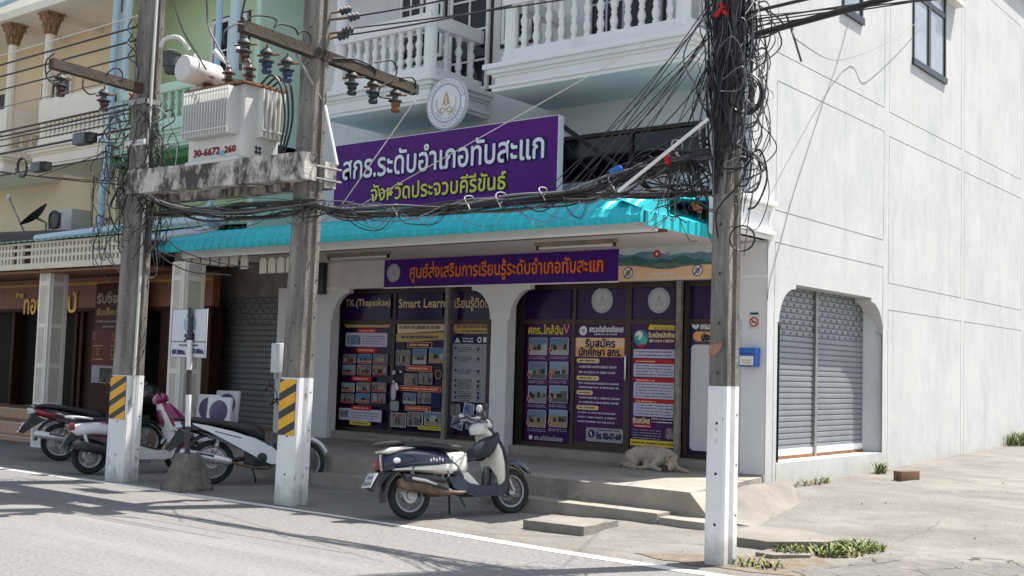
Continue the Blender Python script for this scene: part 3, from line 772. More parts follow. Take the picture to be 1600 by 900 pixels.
class Sheetlet:
    """Flat printed sheet on a plane y=Y whose items are measured in a picture region (origin ox, oy, scale sc)."""
    def __init__(s, Y, ox, oy, sc): s.Y, s.ox, s.oy, s.sc, s.m, s.n = Y, ox, oy, sc, MB(), 0
    def w(s, x, y): return on_y(s.ox + x / s.sc, s.oy + y / s.sc, s.Y)
    def rc(s, x0, y0, x1, y1):
        xm, ym = (x0 + x1) / 2, (y0 + y1) / 2
        return s.w(x0, ym).x, s.w(x1, ym).x, s.w(xm, y1).z, s.w(xm, y0).z
    def lift(s): s.n += 1; return s.Y - .003 - .00035 * s.n
    def poly(s, pts, mm):
        y = s.lift(); s.m.add([(x, y, z) for x, z in pts], [list(range(len(pts)))], mm)
    def rect(s, x0, y0, x1, y1, mm, r=0.0, rot=0.0):
        a, b, c, d = s.rc(x0, y0, x1, y1); r = min(r * (d - c), (b - a) / 2, (d - c) / 2)
        if r: pts = [(cx + r * math.cos(R(t)), cz + r * math.sin(R(t))) for cx, cz, t0 in ((b - r, d - r, 0), (a + r, d - r, 90), (a + r, c + r, 180), (b - r, c + r, 270)) for t in (t0, t0 + 30, t0 + 60, t0 + 90)]
        else: pts = [(a, c), (b, c), (b, d), (a, d)]
        if rot:
            mx, mz = (a + b) / 2, (c + d) / 2; co, si = math.cos(R(rot)), math.sin(R(rot))
            pts = [(mx + (x - mx) * co - (z - mz) * si, mz + (x - mx) * si + (z - mz) * co) for x, z in pts]
        s.poly(pts, mm)
    def disc(s, x, y, r, mm):
        p = s.w(x, y); q = s.w(x, y - r); rr = q.z - p.z
        s.poly([(p.x + rr * math.cos(2 * math.pi * k / 28), p.z + rr * math.sin(2 * math.pi * k / 28)) for k in range(28)], mm); return p, rr
    def text(s, body, x0, y0, x1, y1, mm, bold=0.0, fit=True):
        a, b, c, d = s.rc(x0, y0, x1, y1); y = s.lift(); s.n += 8
        put_text(s.m, body, ((a + b) / 2, y, (c + d) / 2), mm, w=b - a, h=(d - c) if fit else None, bold=bold, lift=0)
    def lines(s, x0, y0, x1, y1, n, mm, seed=1, th=.45, indent=0.0):
        """Rows of print too small to read."""
        r = random.Random(seed * 7 + int(x0)); a, b, c, d = s.rc(x0, y0, x1, y1); y = s.lift(); st = (d - c) / n
        for i in range(n):
            z = d - st * (i + .5); x = a + indent * (b - a) * r.random(); end = b - (b - a) * (r.uniform(0, .35) if i % 3 == 2 else r.uniform(0, .08))
            while x < end - .006:
                w_ = min(r.uniform(.005, .016), end - x); h = st * th * r.uniform(.24, .44)
                s.m.add([(x, y, z - h), (x + w_, y, z - h), (x + w_, y, z + h * r.uniform(.7, 1.3)), (x, y, z + h)], [[0, 1, 2, 3]], mm); x += w_ + (r.uniform(.012, .022) if r.random() < .12 else r.uniform(.002, .006))
    def photo(s, x0, y0, x1, y1, mm, border=VINYL_WHITE, b=2.2, rad=.0, rot=0.0):
        s.rect(x0, y0, x1, y1, border, rad, rot); x0, y0, x1, y1 = x0 + b, y0 + b, x1 - b, y1 - b; s.rect(x0, y0, x1, y1, mm, rad, rot)
        r = random.Random(int(x0 * 3 + y0 * 7)); w, h = x1 - x0, y1 - y0
        if rot or w < 20: return
        if mm in (PH_SKY, PH_BLUE, PH_GREEN):                  # a place: sky, roofs, trees, forecourt
            s.rect(x0, y0, x1, y0 + h * .5, P_SKY[r.randrange(3)]); a = x0
            while a < x1 - 6:
                k = min(r.uniform(.18, .4) * w, x1 - a); s.rect(a, y0 + h * r.uniform(.22, .5), a + k, y0 + h * .72, P_MID[r.randrange(4)]); a += k
            for _ in range(3): q = x0 + r.random() * w * .8; s.rect(q, y0 + h * r.uniform(.3, .55), q + w * .18, y0 + h * .74, P_DARK[r.randrange(2)], .5)
            s.rect(x0, y0 + h * .74, x1, y1, P_MID[r.randrange(4)])
        else:                                                  # people standing and sitting
            for k in range(7):
                q = x0 + w * (.06 + .125 * k) + r.uniform(-2, 2); t = y0 + h * r.uniform(.28, .5); s.rect(q, t, q + w * .10, y1 - h * r.uniform(.02, .2), (P_DARK + P_MID)[r.randrange(6)], .3); s.rect(q + w * .02, t - h * .12, q + w * .075, t, P_SKIN, .5)
    def pill(s, x0, y0, x1, y1, mm, tm, seed=1, edge=None):
        if edge: s.rect(x0 - 2, y0 - 2, x1 + 2, y1 + 2, edge, .5)
        s.rect(x0, y0, x1, y1, mm, .48); h = y1 - y0
        s.lines(x0 + h * .5, y0 + h * .2, x1 - h * .5, y1 - h * .2, 1, tm, seed, .7)
    def pin(s, x, y, r):
        p, rr = s.disc(x, y, r, VINYL_WHITE)
        s.poly([(p.x - rr * .9, p.z - rr * .3), (p.x + rr * .9, p.z - rr * .3), (p.x, p.z - rr * 2.3)], VINYL_WHITE)
        s.disc(x, y, r * .82, VINYL_RED); s.poly([(p.x - rr * .7, p.z - rr * .3), (p.x + rr * .7, p.z - rr * .3), (p.x, p.z - rr * 2.0)], VINYL_RED); s.disc(x, y, r * .35, VINYL_MAROON)
def emblem(mb, c, r, motif, ring, ground=VINYL_WHITE, dy=0.0006, words=True):
    """Round office seal facing -y: two rings of lettering, wreath, tall crown-like motif over a double loop."""
    c = Vector(c)
    def P(pts, k, mm): mb.add([(c.x + x * r, c.y - dy * k, c.z + z * r) for x, z in pts], [list(range(len(pts)))], mm)
    def ringp(a, b, k, mm, t0=0, t1=360, n=48):
        pts = []; fs = []
        for i in range(n + 1):
            t = R(t0 + (t1 - t0) * i / n); pts += [(c.x + a * r * math.cos(t), c.y - dy * k, c.z + a * r * math.sin(t)), (c.x + b * r * math.cos(t), c.y - dy * k, c.z + b * r * math.sin(t))]
        fs = [[2 * i, 2 * i + 1, 2 * i + 3, 2 * i + 2] for i in range(n)]; mb.add(pts, fs, mm)
    P([(math.cos(2 * math.pi * i / 48), math.sin(2 * math.pi * i / 48)) for i in range(48)], 1, ground)
    ringp(.965, .99, 2, ring); ringp(.74, .765, 2, ring); ringp(.70, .715, 2, ring)
    if words:
        for s_, rad, t0, t1, sz, flip in (('ก ร ม ส่ ง เ ส ริ ม ก า ร เ รี ย น รู้', .86, 165, 15, .13, 0), ('ก ร ะ ท ร ว ง ศึ ก ษ า ธิ ก า ร', .86, 200, 340, .13, 1), ('ปั ญ ญ า โ ล กั ส มิ', .60, 215, 325, .12, 1)):
            ch = [q for q in s_.split(' ') if q]
            for i, q in enumerate(ch):
                t = t0 + (t1 - t0) * i / (len(ch) - 1); vs, fs = text_mesh(q, sz * r * 1.35)
                a = R(t - 90 if not flip else t + 90); co, si = math.cos(a), math.sin(a); ox, oz = rad * r * math.cos(R(t)), rad * r * math.sin(R(t))
                mb.add([(c.x + ox + v.x * co - v.y * si, c.y - dy * 2, c.z + oz + v.x * si + v.y * co) for v in vs], fs, ring)
    else:
        for k in range(40):
            t = 9 * k + 2; ringp(.80, .92, 2, ring, t, t + 4 + (k % 3), 2)
    for k in range(11):                                            # wreath
        for sg in (1, -1):
            t = R(270 + sg * (18 + k * 8.5)); q = (.50 * math.cos(t), .50 * math.sin(t) + .03)
            P([(q[0] - .035, q[1]), (q[0], q[1] - .03), (q[0] + .045, q[1] + .02), (q[0], q[1] + .045)], 3, motif)
    for sg in (1, -1):                                             # double loop
        pts = [(sg * .17 + .15 * math.cos(R(t)), -.26 + .105 * math.sin(R(t))) for t in range(0, 361, 15)]
        for i in range(24):
            a, b = pts[i], pts[i + 1]; f = .68
            P([a, b, (sg * .17 + (b[0] - sg * .17) * f, -.26 + (b[1] + .26) * f), (sg * .17 + (a[0] - sg * .17) * f, -.26 + (a[1] + .26) * f)], 4, motif)
    P([(-.19, -.10), (-.13, .18), (-.09, .30), (-.04, .36), (0, .50), (.04, .36), (.09, .30), (.13, .18), (.19, -.10), (.08, -.02), (0, -.14), (-.08, -.02)], 3, motif)
    P([(-.055, .02), (-.04, .22), (0, .30), (.04, .22), (.055, .02), (0, -.05)], 4, ground)
    P([(-.02, .04), (-.02, .18), (0, .24), (.02, .18), (.02, .04)], 5, motif)

front = thing('shopfront', 'dark glazed shopfront covered with purple posters between the white pillars', 'shopfront', (-10.4, 13.35, .5))
zt = on_y(890, 503, DY).z
mb = MB()
for a, b in ((-15.0, -10.70), (-10.50, -6.42)):
    mb.box(a - (.0 if a < -14 else .13), b + (.13 if b < -8 else 0) - .065 * (b < -8), DY + .03, DY + .05, .37, 2.9, FILM_DARK) if a < -14 else mb.box(-10.634, b, DY + .03, DY + .05, .37, 2.9, FILM_DARK)
    mb.box(a, b, DY - .02, DY + .03, 2.74, 2.82, BROWN_FRAME); mb.box(a, b, DY - .022, DY + .03, zt - .035, zt + .035, BROWN_FRAME); mb.box(a, b, DY - .02, DY + .03, .5, .56, BROWN_FRAME)
for px, hw in ((524, .10), (614, .035), (697, .04), (763, .03), (813, .06), (896, .03), (981, .05), (1062, .07), (1071, .06)):
    p = on_y(px, 590, DY); mb.box(p.x - hw, p.x + hw, DY - .024, DY + .03, .502, 2.815, BROWN_FRAME)
rel(mb, 'door_frame', front)
def panel_glass(x0, x1, y0, y1, mm, Y=DY):
    a = on_y(x0, (y0 + y1) / 2, Y).x; b = on_y(x1, (y0 + y1) / 2, Y).x; z1 = on_y((x0 + x1) / 2, y0, Y).z; z0 = on_y((x0 + x1) / 2, y1, Y).z
    q = MB(); q.box(a, b, Y - .006, Y + .01, z0, z1, mm); return q
def finish(sh_, name, par, label=None):
    o = rel(sh_.m, name, par, smooth=0)
    if label: o['label'] = label
    return o
PT = DY - .006
def door(x0, x1, y0, y1, film, name='glass_door'): return rel(panel_glass(x0, x1, y0, y1, film), name, front)
# left bay, first leaf
d1 = door(531, 611, 497, 668, FILM_DARK); s = Sheetlet(PT, 500, 430, 3.333)
s.pill(128, 235, 368, 272, GOLD_PRINT, PRINT_NAVY, 1); s.pill(195, 278, 298, 302, VINYL_RED, VINYL_PEACH, 2)
s.rect(135, 300, 352, 372, LILAC_PRINT, .1); s.rect(142, 312, 212, 362, PH_BLUE); s.lines(222, 314, 345, 364, 4, PRINT_NAVY, 3)
s.pill(190, 378, 300, 405, VINYL_RED, VINYL_PEACH, 4)
for r0, r1 in ((412, 460), (467, 520), (560, 608), (616, 666)):
    for k, (a, b) in enumerate(((121, 190), (199, 272), (281, 356))): s.photo(a, r0, b, r1, (PH_GREY, PH_WARM, PH_GREEN)[(k + r0) % 3], GREY_PRINT, 2, .1); s.rect(a + 8, r1 - 9, b - 8, r1 - 3, VINYL_RED, .4)
s.pill(180, 528, 285, 552, VINYL_RED, VINYL_PEACH, 5); s.rect(115, 697, 337, 758, LILAC_PRINT, .1); s.rect(120, 702, 165, 738, PH_GREY); s.lines(172, 712, 330, 752, 3, PRINT_NAVY, 6)
s.pill(180, 680, 285, 703, VINYL_RED, VINYL_PEACH, 5); s.pill(170, 759, 280, 780, VINYL_YELLOW, PRINT_NAVY, 7)
finish(s, 'poster', d1)
s = Sheetlet(PT, 500, 430, 3.333); s.text('TK.(Thapsakae)', 135, 124, 368, 172, VINYL_CREAM, .003); finish(s, 'lettering', front)
# second leaf
d2 = door(617, 693, 494, 680, FILM_DARK); s = Sheetlet(PT, 500, 430, 3.333)
s.rect(405, 243, 655, 297, VINYL_CREAM, 0, 3); s.lines(415, 255, 645, 288, 1, PRINT_NAVY, 8, .8); s.rect(398, 302, 650, 343, GOLD_PRINT, 0, 2.5); s.lines(425, 310, 630, 336, 1, PRINT_NAVY, 9, .8)
for a, b, c, d in ((457, 348, 585, 378), (450, 472, 582, 500), (412, 578, 632, 605), (445, 682, 578, 706)):
    s.rect(a, b, c, d, VINYL_PEACH); s.rect(a + 2, b + 2, c - 2, d - 2, VINYL_MAROON if b < 400 else VINYL_RED); s.lines(a + 10, b + 5, c - 10, d - 5, 1, VINYL_PEACH, a, .8)
for i, (a, b, c, d) in enumerate(((398, 390, 472, 470), (485, 384, 558, 464), (572, 378, 646, 458), (443, 512, 512, 572), (520, 508, 592, 568), (440, 613, 507, 671), (516, 612, 585, 668), (378, 717, 458, 790), (467, 714, 547, 787), (556, 712, 646, 783))):
    s.photo(a, b, c, d, (PH_GREY, PH_WARM, PH_GREY, PH_SKY)[(i * 3) % 4 if i != 2 else 3], VINYL_WHITE if i > 6 else GREY_PRINT)
s.disc(628, 517, 24, GOLD_PRINT); s.disc(628, 517, 20, PURPLE_GLASS)
s.rect(592, 610, 640, 690, PRINT_NAVY); s.pill(522, 786, 646, 806, VINYL_YELLOW, PRINT_NAVY, 10)
for x, y, r in ((397, 507, 12), (432, 503, 8), (396, 556, 9)): s.disc(x, y, r, LILAC_PRINT)
s.rect(384, 566, 408, 650, LILAC_PRINT, .2); s.rect(380, 655, 424, 706, GREY_PRINT, .2); s.rect(406, 560, 420, 600, VINYL_WHITE, .3, 20)
finish(s, 'poster', d2)
s = Sheetlet(PT, 500, 430, 3.333); s.text('Smart Learn', 412, 122, 650, 168, VINYL_CREAM, .004); finish(s, 'lettering', front)
# third leaf
d3 = door(700, 766, 490, 690, FILM_DARK); s = Sheetlet(PT, 500, 430, 3.333)
s.rect(697, 246, 905, 304, GOLD_PRINT, .45); s.lines(715, 254, 895, 280, 1, VINYL_MAROON, 11, .8); s.lines(745, 283, 895, 300, 1, PRINT_NAVY, 12, .8)
s.rect(690, 315, 905, 662, GREY_PRINT); s.rect(690, 315, 905, 358, PRINT_NAVY); s.lines(745, 322, 800, 352, 2, VINYL_WHITE, 13, .7)
s.poly([(s.w(702, 350).x, s.w(702, 350).z), (s.w(732, 350).x, s.w(732, 350).z), (s.w(717, 322).x, s.w(717, 322).z)], VINYL_WHITE); s.disc(832, 336, 15, VINYL_WHITE); s.disc(832, 336, 8, PRINT_NAVY); s.rect(852, 322, 868, 350, VINYL_WHITE)
for k, y in enumerate((380, 430, 495, 548, 575, 610, 635)):
    s.disc(708, y, 7, PRINT_NAVY); s.lines(722, y - 8, 795, y + 22, 3, PRINT_NAVY, 14 + k, .5); s.disc(826, y + 5, 8, PRINT_NAVY); s.lines(812, y + 16, 842, y + 24, 1, PRINT_NAVY, 20 + k); s.disc(872, y + 2, 7, PRINT_NAVY)
for i, (a, b, c, d, q) in enumerate(((684, 670, 735, 735, 4), (752, 668, 806, 735, -8), (820, 672, 880, 738, 6), (690, 738, 750, 800, -12), (760, 738, 815, 800, 10), (822, 740, 884, 800, -5))): s.photo(a, b, c, d, (PH_GREY, PH_BLUE)[i % 2], VINYL_WHITE if i % 2 else GREY_PRINT, 3, 0, q)
finish(s, 'poster', d3)
s = Sheetlet(PT, 500, 430, 3.333); s.text('เรียนรู้ติดตัว', 703, 112, 905, 186, VINYL_CREAM, .003); finish(s, 'lettering', front)
# right bay, fixed leaf with eight place pictures
d4 = door(822, 893, 498, 691, FILM_MAG); s = Sheetlet(PT, 800, 430, 3.104)
s.text('ศกร..ใกล้ฉัน', 82, 240, 248, 286, VINYL_YELLOW, .004); s.pin(266, 246, 16)
for k, y in enumerate((303, 420, 536, 653)):
    for j, (a, b) in enumerate(((84, 173), (188, 278))):
        s.photo(a, y, b, y + 84, (PH_SKY, PH_GREEN, PH_SKY, PH_BLUE, PH_SKY)[(k * 2 + j) % 5], LILAC_PRINT, 2.5, .08); s.pin(a + 4, y + 60, 10)
        s.lines(a, y + 90, b, y + 106, 2, LILAC_PRINT, k * 3 + j, .5)
s.disc(101, 785, 11, VINYL_WHITE); s.text('สกร. ระดับอำเภอทับสะแก', 118, 778, 256, 802, VINYL_WHITE)
finish(s, 'poster', d4)
# right bay, door leaf with the enrolment poster
d5 = door(898, 980, 500, 700, BROWN_FRAME); s = Sheetlet(PT, 800, 430, 3.104)
s.rect(312, 232, 549, 815, FILM_MAG); s.text('สกร.ระดับอำเภอทับสะแก', 376, 246, 541, 276, VINYL_WHITE, .003); s.lines(400, 280, 512, 294, 1, VINYL_WHITE, 1, .6)
s.disc(347, 269, 23, VINYL_WHITE); s.disc(347, 269, 9, GREY_PRINT)
s.rect(310, 304, 549, 396, VINYL_PEACH); s.rect(310, 350, 549, 396, flat('orange print band', (.82, .42, .14), .5))
s.text('รับสมัคร', 358, 308, 502, 349, PRINT_NAVY, .006); s.text('นักศึกษา สกร.', 328, 350, 532, 392, PRINT_NAVY, .005)
for y, x1 in ((404, 428), (488, 426), (558, 396), (631, 424)): s.pill(316, y, x1, y + 22, VINYL_CREAM, PRINT_NAVY, y)
s.lines(328, 432, 520, 486, 2, LILAC_PRINT, 2, .6); s.lines(328, 516, 530, 556, 2, LILAC_PRINT, 3, .6); s.lines(328, 586, 535, 630, 2, LILAC_PRINT, 4, .6); s.lines(322, 658, 520, 724, 3, LILAC_PRINT, 5, .5)
s.rect(362, 742, 541, 810, GREY_PRINT, .15); s.disc(389, 768, 20, PRINT_NAVY); s.rect(384, 756, 390, 780, VINYL_WHITE, .4, 25); s.text('โทร. 032-671-669', 412, 764, 534, 796, PRINT_NAVY, .005); s.lines(420, 748, 530, 760, 1, PRINT_NAVY, 6, .6)
finish(s, 'poster', d5)
mb = MB(); p = on_y(977, 575, DY - .05); mb.box(p.x - .012, p.x + .012, DY - .06, DY - .035, p.z - .17, p.z + .17, CHROME, .004); mb.box(p.x - .01, p.x + .01, DY - .04, DY, p.z + .12, p.z + .15, CHROME); mb.box(p.x - .01, p.x + .01, DY - .04, DY, p.z - .15, p.z - .12, CHROME); rel(mb, 'door_handle', d5)
# right bay, third leaf
d6 = door(985, 1056, 502, 712, BROWN_FRAME); s = Sheetlet(PT, 800, 430, 3.104)
s.rect(578, 232, 800, 832, FILM_MAG); s.poly([(s.w(668, 240).x, s.w(668, 240).z), (s.w(800, 244).x, s.w(800, 244).z), (s.w(800, 268).x, s.w(800, 268).z), (s.w(660, 264).x, s.w(660, 264).z)], VINYL_YELLOW); s.text('สกร.ระดับอำเภอ', 690, 244, 792, 264, PRINT_NAVY)
s.text('รับสมัครนักศึกษา', 664, 276, 800, 302, VINYL_CREAM, .004); s.lines(668, 308, 800, 330, 1, VINYL_CREAM, 31, .8)
s.disc(628, 305, 40, flat('teal print', (.05, .30, .36), .5)); s.disc(618, 292, 22, VINYL_WHITE); s.disc(640, 318, 20, flat('aqua print', (.12, .5, .42), .5)); s.rect(612, 336, 645, 352, VINYL_RED, .3, 15); s.disc(610, 300, 10, flat('aqua print', (.12, .5, .42), .5))
for a, b, n in ((360, 402, 2), (430, 494, 4), (520, 600, 5), (622, 687, 4)): s.rect(592, a, 800, b, LILAC_PRINT, .12); s.lines(602, a + 4, 790, b - 4, n, PRINT_NAVY, a, .5)
for y in (408, 500, 602): s.rect(596, y, 800, y + 20, VINYL_RED, .2); s.lines(606, y + 4, 700, y + 16, 1, VINYL_PEACH, y, .7)
s.text('รับสมัคร', 590, 690, 672, 718, VINYL_CREAM, .005); s.lines(680, 692, 800, 722, 2, VINYL_WHITE, 7, .5); s.rect(590, 722, 682, 740, VINYL_RED, .3); s.lines(598, 726, 676, 737, 1, VINYL_WHITE, 8, .6)
s.lines(590, 746, 730, 798, 4, LILAC_PRINT, 9, .3); s.rect(748, 742, 790, 796, PH_WARM, .3); s.rect(578, 802, 822, 832, VINYL_YELLOW); s.lines(584, 808, 815, 826, 1, VINYL_MAROON, 10, .7)
finish(s, 'poster', d6)
# right bay, notice board leaf
d7 = door(1073, 1164, 500, 724, mat('navy film', (.03, .016, .085), .25, var=.2)); s = Sheetlet(PT, 1000, 440, 5.627)
s.disc(490, 380, 36, VINYL_WHITE); s.disc(490, 380, 12, GREY_PRINT); s.text('สกร.ระดับอำเภอทับสะแก', 534, 352, 912, 416, VINYL_WHITE, .004)
s.rect(468, 440, 894, 526, flat('orange print band', (.82, .42, .14), .5), .5); s.text('ประชาสัมพันธ์', 545, 452, 840, 518, PRINT_NAVY, .008)
s.rect(446, 556, 920, 1500, mat('blank white notice board', (.62, .62, .66), .35, var=.05), .04)
finish(s, 'notice_board', d7)
s = Sheetlet(PT, 800, 430, 3.104)
for x, y in ((438, 122), (713, 122)): mb = MB(); p = s.w(x, y); q = s.w(x, y - 62); emblem(mb, (p.x, PT - .002, p.z), q.z - p.z, GREY_PRINT, GREY_PRINT, mat('frosted sticker', (.55, .53, .56), .5), words=False); rel(mb, 'seal_sticker', front, smooth=0)
for x0, x1 in ((534, 611), (618, 692), (700, 764), (822, 893), (899, 980), (986, 1055), (1077, 1160)):
    a, b = on_y(x0, 470, DY).x, on_y(x1, 470, DY).x; mb = MB(); mb.box(a, b, DY - .004, DY + .01, zt + .04, 2.735, PURPLE_GLASS); rel(mb, 'transom_glass', front)

# ------------------------------------------------------------------ signs on the shop front
SY = 12.0
sg = thing('shop_sign', 'large purple fascia sign with white and lime Thai lettering above the awning', 'sign', (-11, SY, 4.4))
zb_, ztop = on_y(871, 300, SY).z - .02, on_y(873, 180, SY).z
x0, x1 = on_y(524.6, 229, SY).x, on_y(873, 180, SY).x
m = MB(); m.box(x0, x1, SY, SY + .10, zb_, ztop, PURPLE); rel(m, 'sign_face', sg)
m = MB(); m.box(x1, x1 + .012, SY - .004, SY + .104, zb_, ztop, VINYL_WHITE); m.box(x0, x1, SY - .003, SY + .103, ztop, ztop + .008, VINYL_WHITE); m.box(x0 - .012, x0, SY - .004, SY + .104, zb_, ztop, VINYL_WHITE)
m.box(x0, x1, SY - .003, SY + .103, zb_ - .008, zb_, VINYL_WHITE); rel(m, 'sign_frame', sg)
def on_sign(px, py): return on_y(px, py, SY)
a, b = on_sign(536.4, 272), on_sign(850.6, 232); c = on_sign(694, 243); c.x = (a.x + b.x) / 2
m = MB(); put_text(m, 'สกร.ระดับอำเภอทับสะแก', (c.x, SY - .004, c.z), PRINT_NAVY, w=b.x - a.x + .05, h=.405, bold=.020, lift=.001); rel(m, 'lettering_outline', sg, smooth=0)
m = MB(); put_text(m, 'สกร.ระดับอำเภอทับสะแก', (c.x, SY - .012, c.z), mat('bright white letters', (.84, .85, .9), .5), w=b.x - a.x, h=.38, bold=.0065, lift=.001); rel(m, 'lettering', sg, smooth=0)
a, b = on_sign(580.5, 305), on_sign(791, 285); c = on_sign(685, 291.5); c.x = (a.x + b.x) / 2
m = MB(); put_text(m, 'จังหวัดประจวบคีรีขันธ์', (c.x, SY - .004, c.z), PRINT_NAVY, w=b.x - a.x + .04, h=.27, bold=.018, lift=.001); rel(m, 'lettering_outline', sg, smooth=0)
m = MB(); put_text(m, 'จังหวัดประจวบคีรีขันธ์', (c.x, SY - .012, c.z), VINYL_LIME, w=b.x - a.x, h=.25, bold=.005, lift=.001); rel(m, 'lettering', sg, smooth=0)
for px in (x0 + .6, x0 + 2.1, x1 - .25): m = MB(); m.tube([(px, SY + .1, ztop - .1), (px + .3, UY, zb_ + .1)], .022, BROWN_FRAME); m.tube([(px, SY + .1, zb_ + .1), (px, UY, zb_ + .1)], .02, BROWN_FRAME); rel(m, 'sign_bracket', sg)
m = MB(); m.tube([(x1 - .02, SY + .12, ztop - .12), (x1 + 1.0, UY - .1, zb_ - .05)], .035, BROWN_FRAME, 4)
rel(m, 'sign_bracket', sg)
em = thing('seal_sign', 'round white seal sign with a golden motif standing on top of the purple sign', 'emblem sign', (-10.88, SY, 5.3))
c = on_y(697.3, 161, SY - .03); m = MB(); m.lathe([(0, 0), (.375, 0), (.375, .05), (0, .05)], VINYL_WHITE, 48, place((c.x, c.y + .05, c.z), (0, -1, 0))); rel(m, 'disc', em)
m = MB(); emblem(m, (c.x, c.y - .001, c.z), .37, mat('gold motif', (.50, .36, .10), .5), mat('seal print', (.13, .12, .28), .5), mat('seal ground', (.80, .80, .84), .5), .0012); rel(m, 'seal_print', em, smooth=0)
m = MB(); m.box(c.x - .02, c.x + .02, c.y + .05, c.y + .09, ztop - .12, c.z - .1, STEEL); rel(m, 'bracket', em)

bn = thing('banner', 'long violet banner with orange Thai lettering over the shop door', 'banner', (-10.8, FY - .02, 3.05))
Y2 = FY - .02; zb2, zt2 = on_y(780, 444.7, Y2).z + .005, on_y(780, 396, Y2).z; xa, xb = on_y(600.5, 427, Y2).x, on_y(966, 413, Y2).x
m = MB(); m.box(xa, xb, Y2, Y2 + .018, zb2, zt2, PURPLE2); rel(m, 'banner_sheet', bn)
m = MB(); m.box(xa - .005, xb + .005, Y2 - .004, Y2 + .016, zt2, zt2 + .02, VINYL_WHITE); m.box(xa - .005, xb + .005, Y2 - .004, Y2 + .016, zb2 - .02, zb2, VINYL_WHITE); rel(m, 'banner_frame', bn)
a, b = on_y(641.6, 424, Y2), on_y(942.5, 413, Y2); c = on_y(792, 420.5, Y2)
m = MB(); put_text(m, 'ศูนย์ส่งเสริมการเรียนรู้ระดับอำเภอทับสะแก', ((a.x + b.x) / 2, Y2 - .002, c.z), VINYL_RED, w=b.x - a.x + .02, h=.315, bold=.009, lift=0); rel(m, 'lettering_outline', bn, smooth=0)
m = MB(); put_text(m, 'ศูนย์ส่งเสริมการเรียนรู้ระดับอำเภอทับสะแก', ((a.x + b.x) / 2, Y2 - .008, c.z), VINYL_ORANGE, w=b.x - a.x, h=.30, bold=.003, lift=0); rel(m, 'lettering', bn, smooth=0)
c = on_y(615, 426.5, Y2); m = MB(); emblem(m, (c.x, Y2 - .002, c.z), .145, GREY_PRINT, GREY_PRINT, mat('frosted sticker', (.55, .53, .56), .5), words=False); rel(m, 'seal_print', bn, smooth=0)
m = MB(); a = on_y(533, 425, FY).x; m.box(a, xa - .008, FY - .016, FY - .0, zb2 + .0, zt2 - .015, mat('blank white board', (.70, .69, .67), .7)); tag(m.build('blank_board'), 'blank white board at the left end of the violet banner', 'board')

lb = thing('banner', 'small banner with blue mountains and an orange lower edge at the corner', 'banner', (-7.9, FY - .02, 3.05))
xc, xd = xb + .01, on_y(1130, 400, Y2).x
m = MB(); m.box(xc, xd, Y2, Y2 + .018, zb2, zt2, mat('printed pale sky', (.50, .58, .60), .5, c2=(.62, .66, .64), scale=3)); rel(m, 'banner_sheet', lb)
s = Sheetlet(Y2 + .002, 900, 300, 5.0)
def ridge(y0, amp, mm, seed, x_0=334, x_1=1150):
    r = random.Random(seed); pts = []
    for i in range(15):
        x = x_0 + (x_1 - x_0) * i / 14; p = s.w(x, y0 + amp * (math.sin(i * .9 + seed) * .5 + r.uniform(-.4, .4))); pts.append((p.x, min(p.z, zt2 - .01)))
    z = s.w((x_0 + x_1) / 2, 615).z; s.poly([(pts[0][0], z)] + pts + [(pts[-1][0], z)], mm)
ridge(478, 26, mat('print of far hills', (.08, .20, .27), .5, c2=(.16, .30, .36), scale=12), 1); ridge(520, 34, mat('print of near hills', (.02, .10, .10), .5, c2=(.05, .18, .16), scale=14), 3)
ridge(558, 10, mat('print of lowland', (.16, .22, .20), .5, c2=(.05, .12, .10), scale=20), 5)
pts = []
for i in range(17):
    x = 334 + (1150 - 334) * i / 16; q = s.w(x, 572 + 32 * math.exp(-((x - 690) / 150) ** 2) - (x - 690) * .02); pts.append((q.x, q.z))
s.poly([(pts[0][0], zb2)] + pts + [(pts[-1][0], zb2)], VINYL_PEACH)
s.disc(633, 485, 31, VINYL_RED); s.disc(633, 485, 13, VINYL_PEACH); s.disc(718, 482, 16, GREY_PRINT)
s.lines(560, 620, 790, 650, 1, VINYL_WHITE, 33, .9); s.lines(540, 660, 835, 678, 1, VINYL_WHITE, 3, .8)
for x, y in ((409, 632), (952, 612)):
    s.disc(x, y, 46, PRINT_NAVY); s.disc(x, y, 39, VINYL_WHITE); s.rect(x - 18, y - 20, x + 18, y + 24, GREY_PRINT, .2); s.rect(x - 44, y - 4, x + 44, y + 4, PRINT_NAVY, 0, 45)
finish(s, 'banner_print', lb)
# tube lights under the canopy
def tube_light(pa, pb, label):
    a, b = on_z(*pa, 3.225), on_z(*pb, 3.225); t = thing('tube_light', label, 'lamp', a.lerp(b, .5), 0, 'tube lights under the canopy')
    mb = MB(); y = (a.y + b.y) / 2; mb.box(a.x, b.x, y - .03, y + .03, 3.19, 3.233, mat('tarnished lamp fitting', (.30, .25, .20), .6, var=.4, scale=6)); rel(mb, 'fitting', t)
    mb = MB(); mb.tube([(a.x + .05, y, 3.165), (b.x - .05, y, 3.165)], .014, VINYL_WHITE, 8)
    for x in (a.x + .03, b.x - .03): mb.box(x - .015, x + .015, y - .018, y + .018, 3.14, 3.195, BROWN_FRAME)
    rel(mb, 'tube', t)
tube_light((515, 399), (606, 393), 'unlit tube light with a rusty fitting near the left end of the canopy')
tube_light((838, 381), (963, 374), 'unlit tube light with a rusty fitting above the orange lettering')
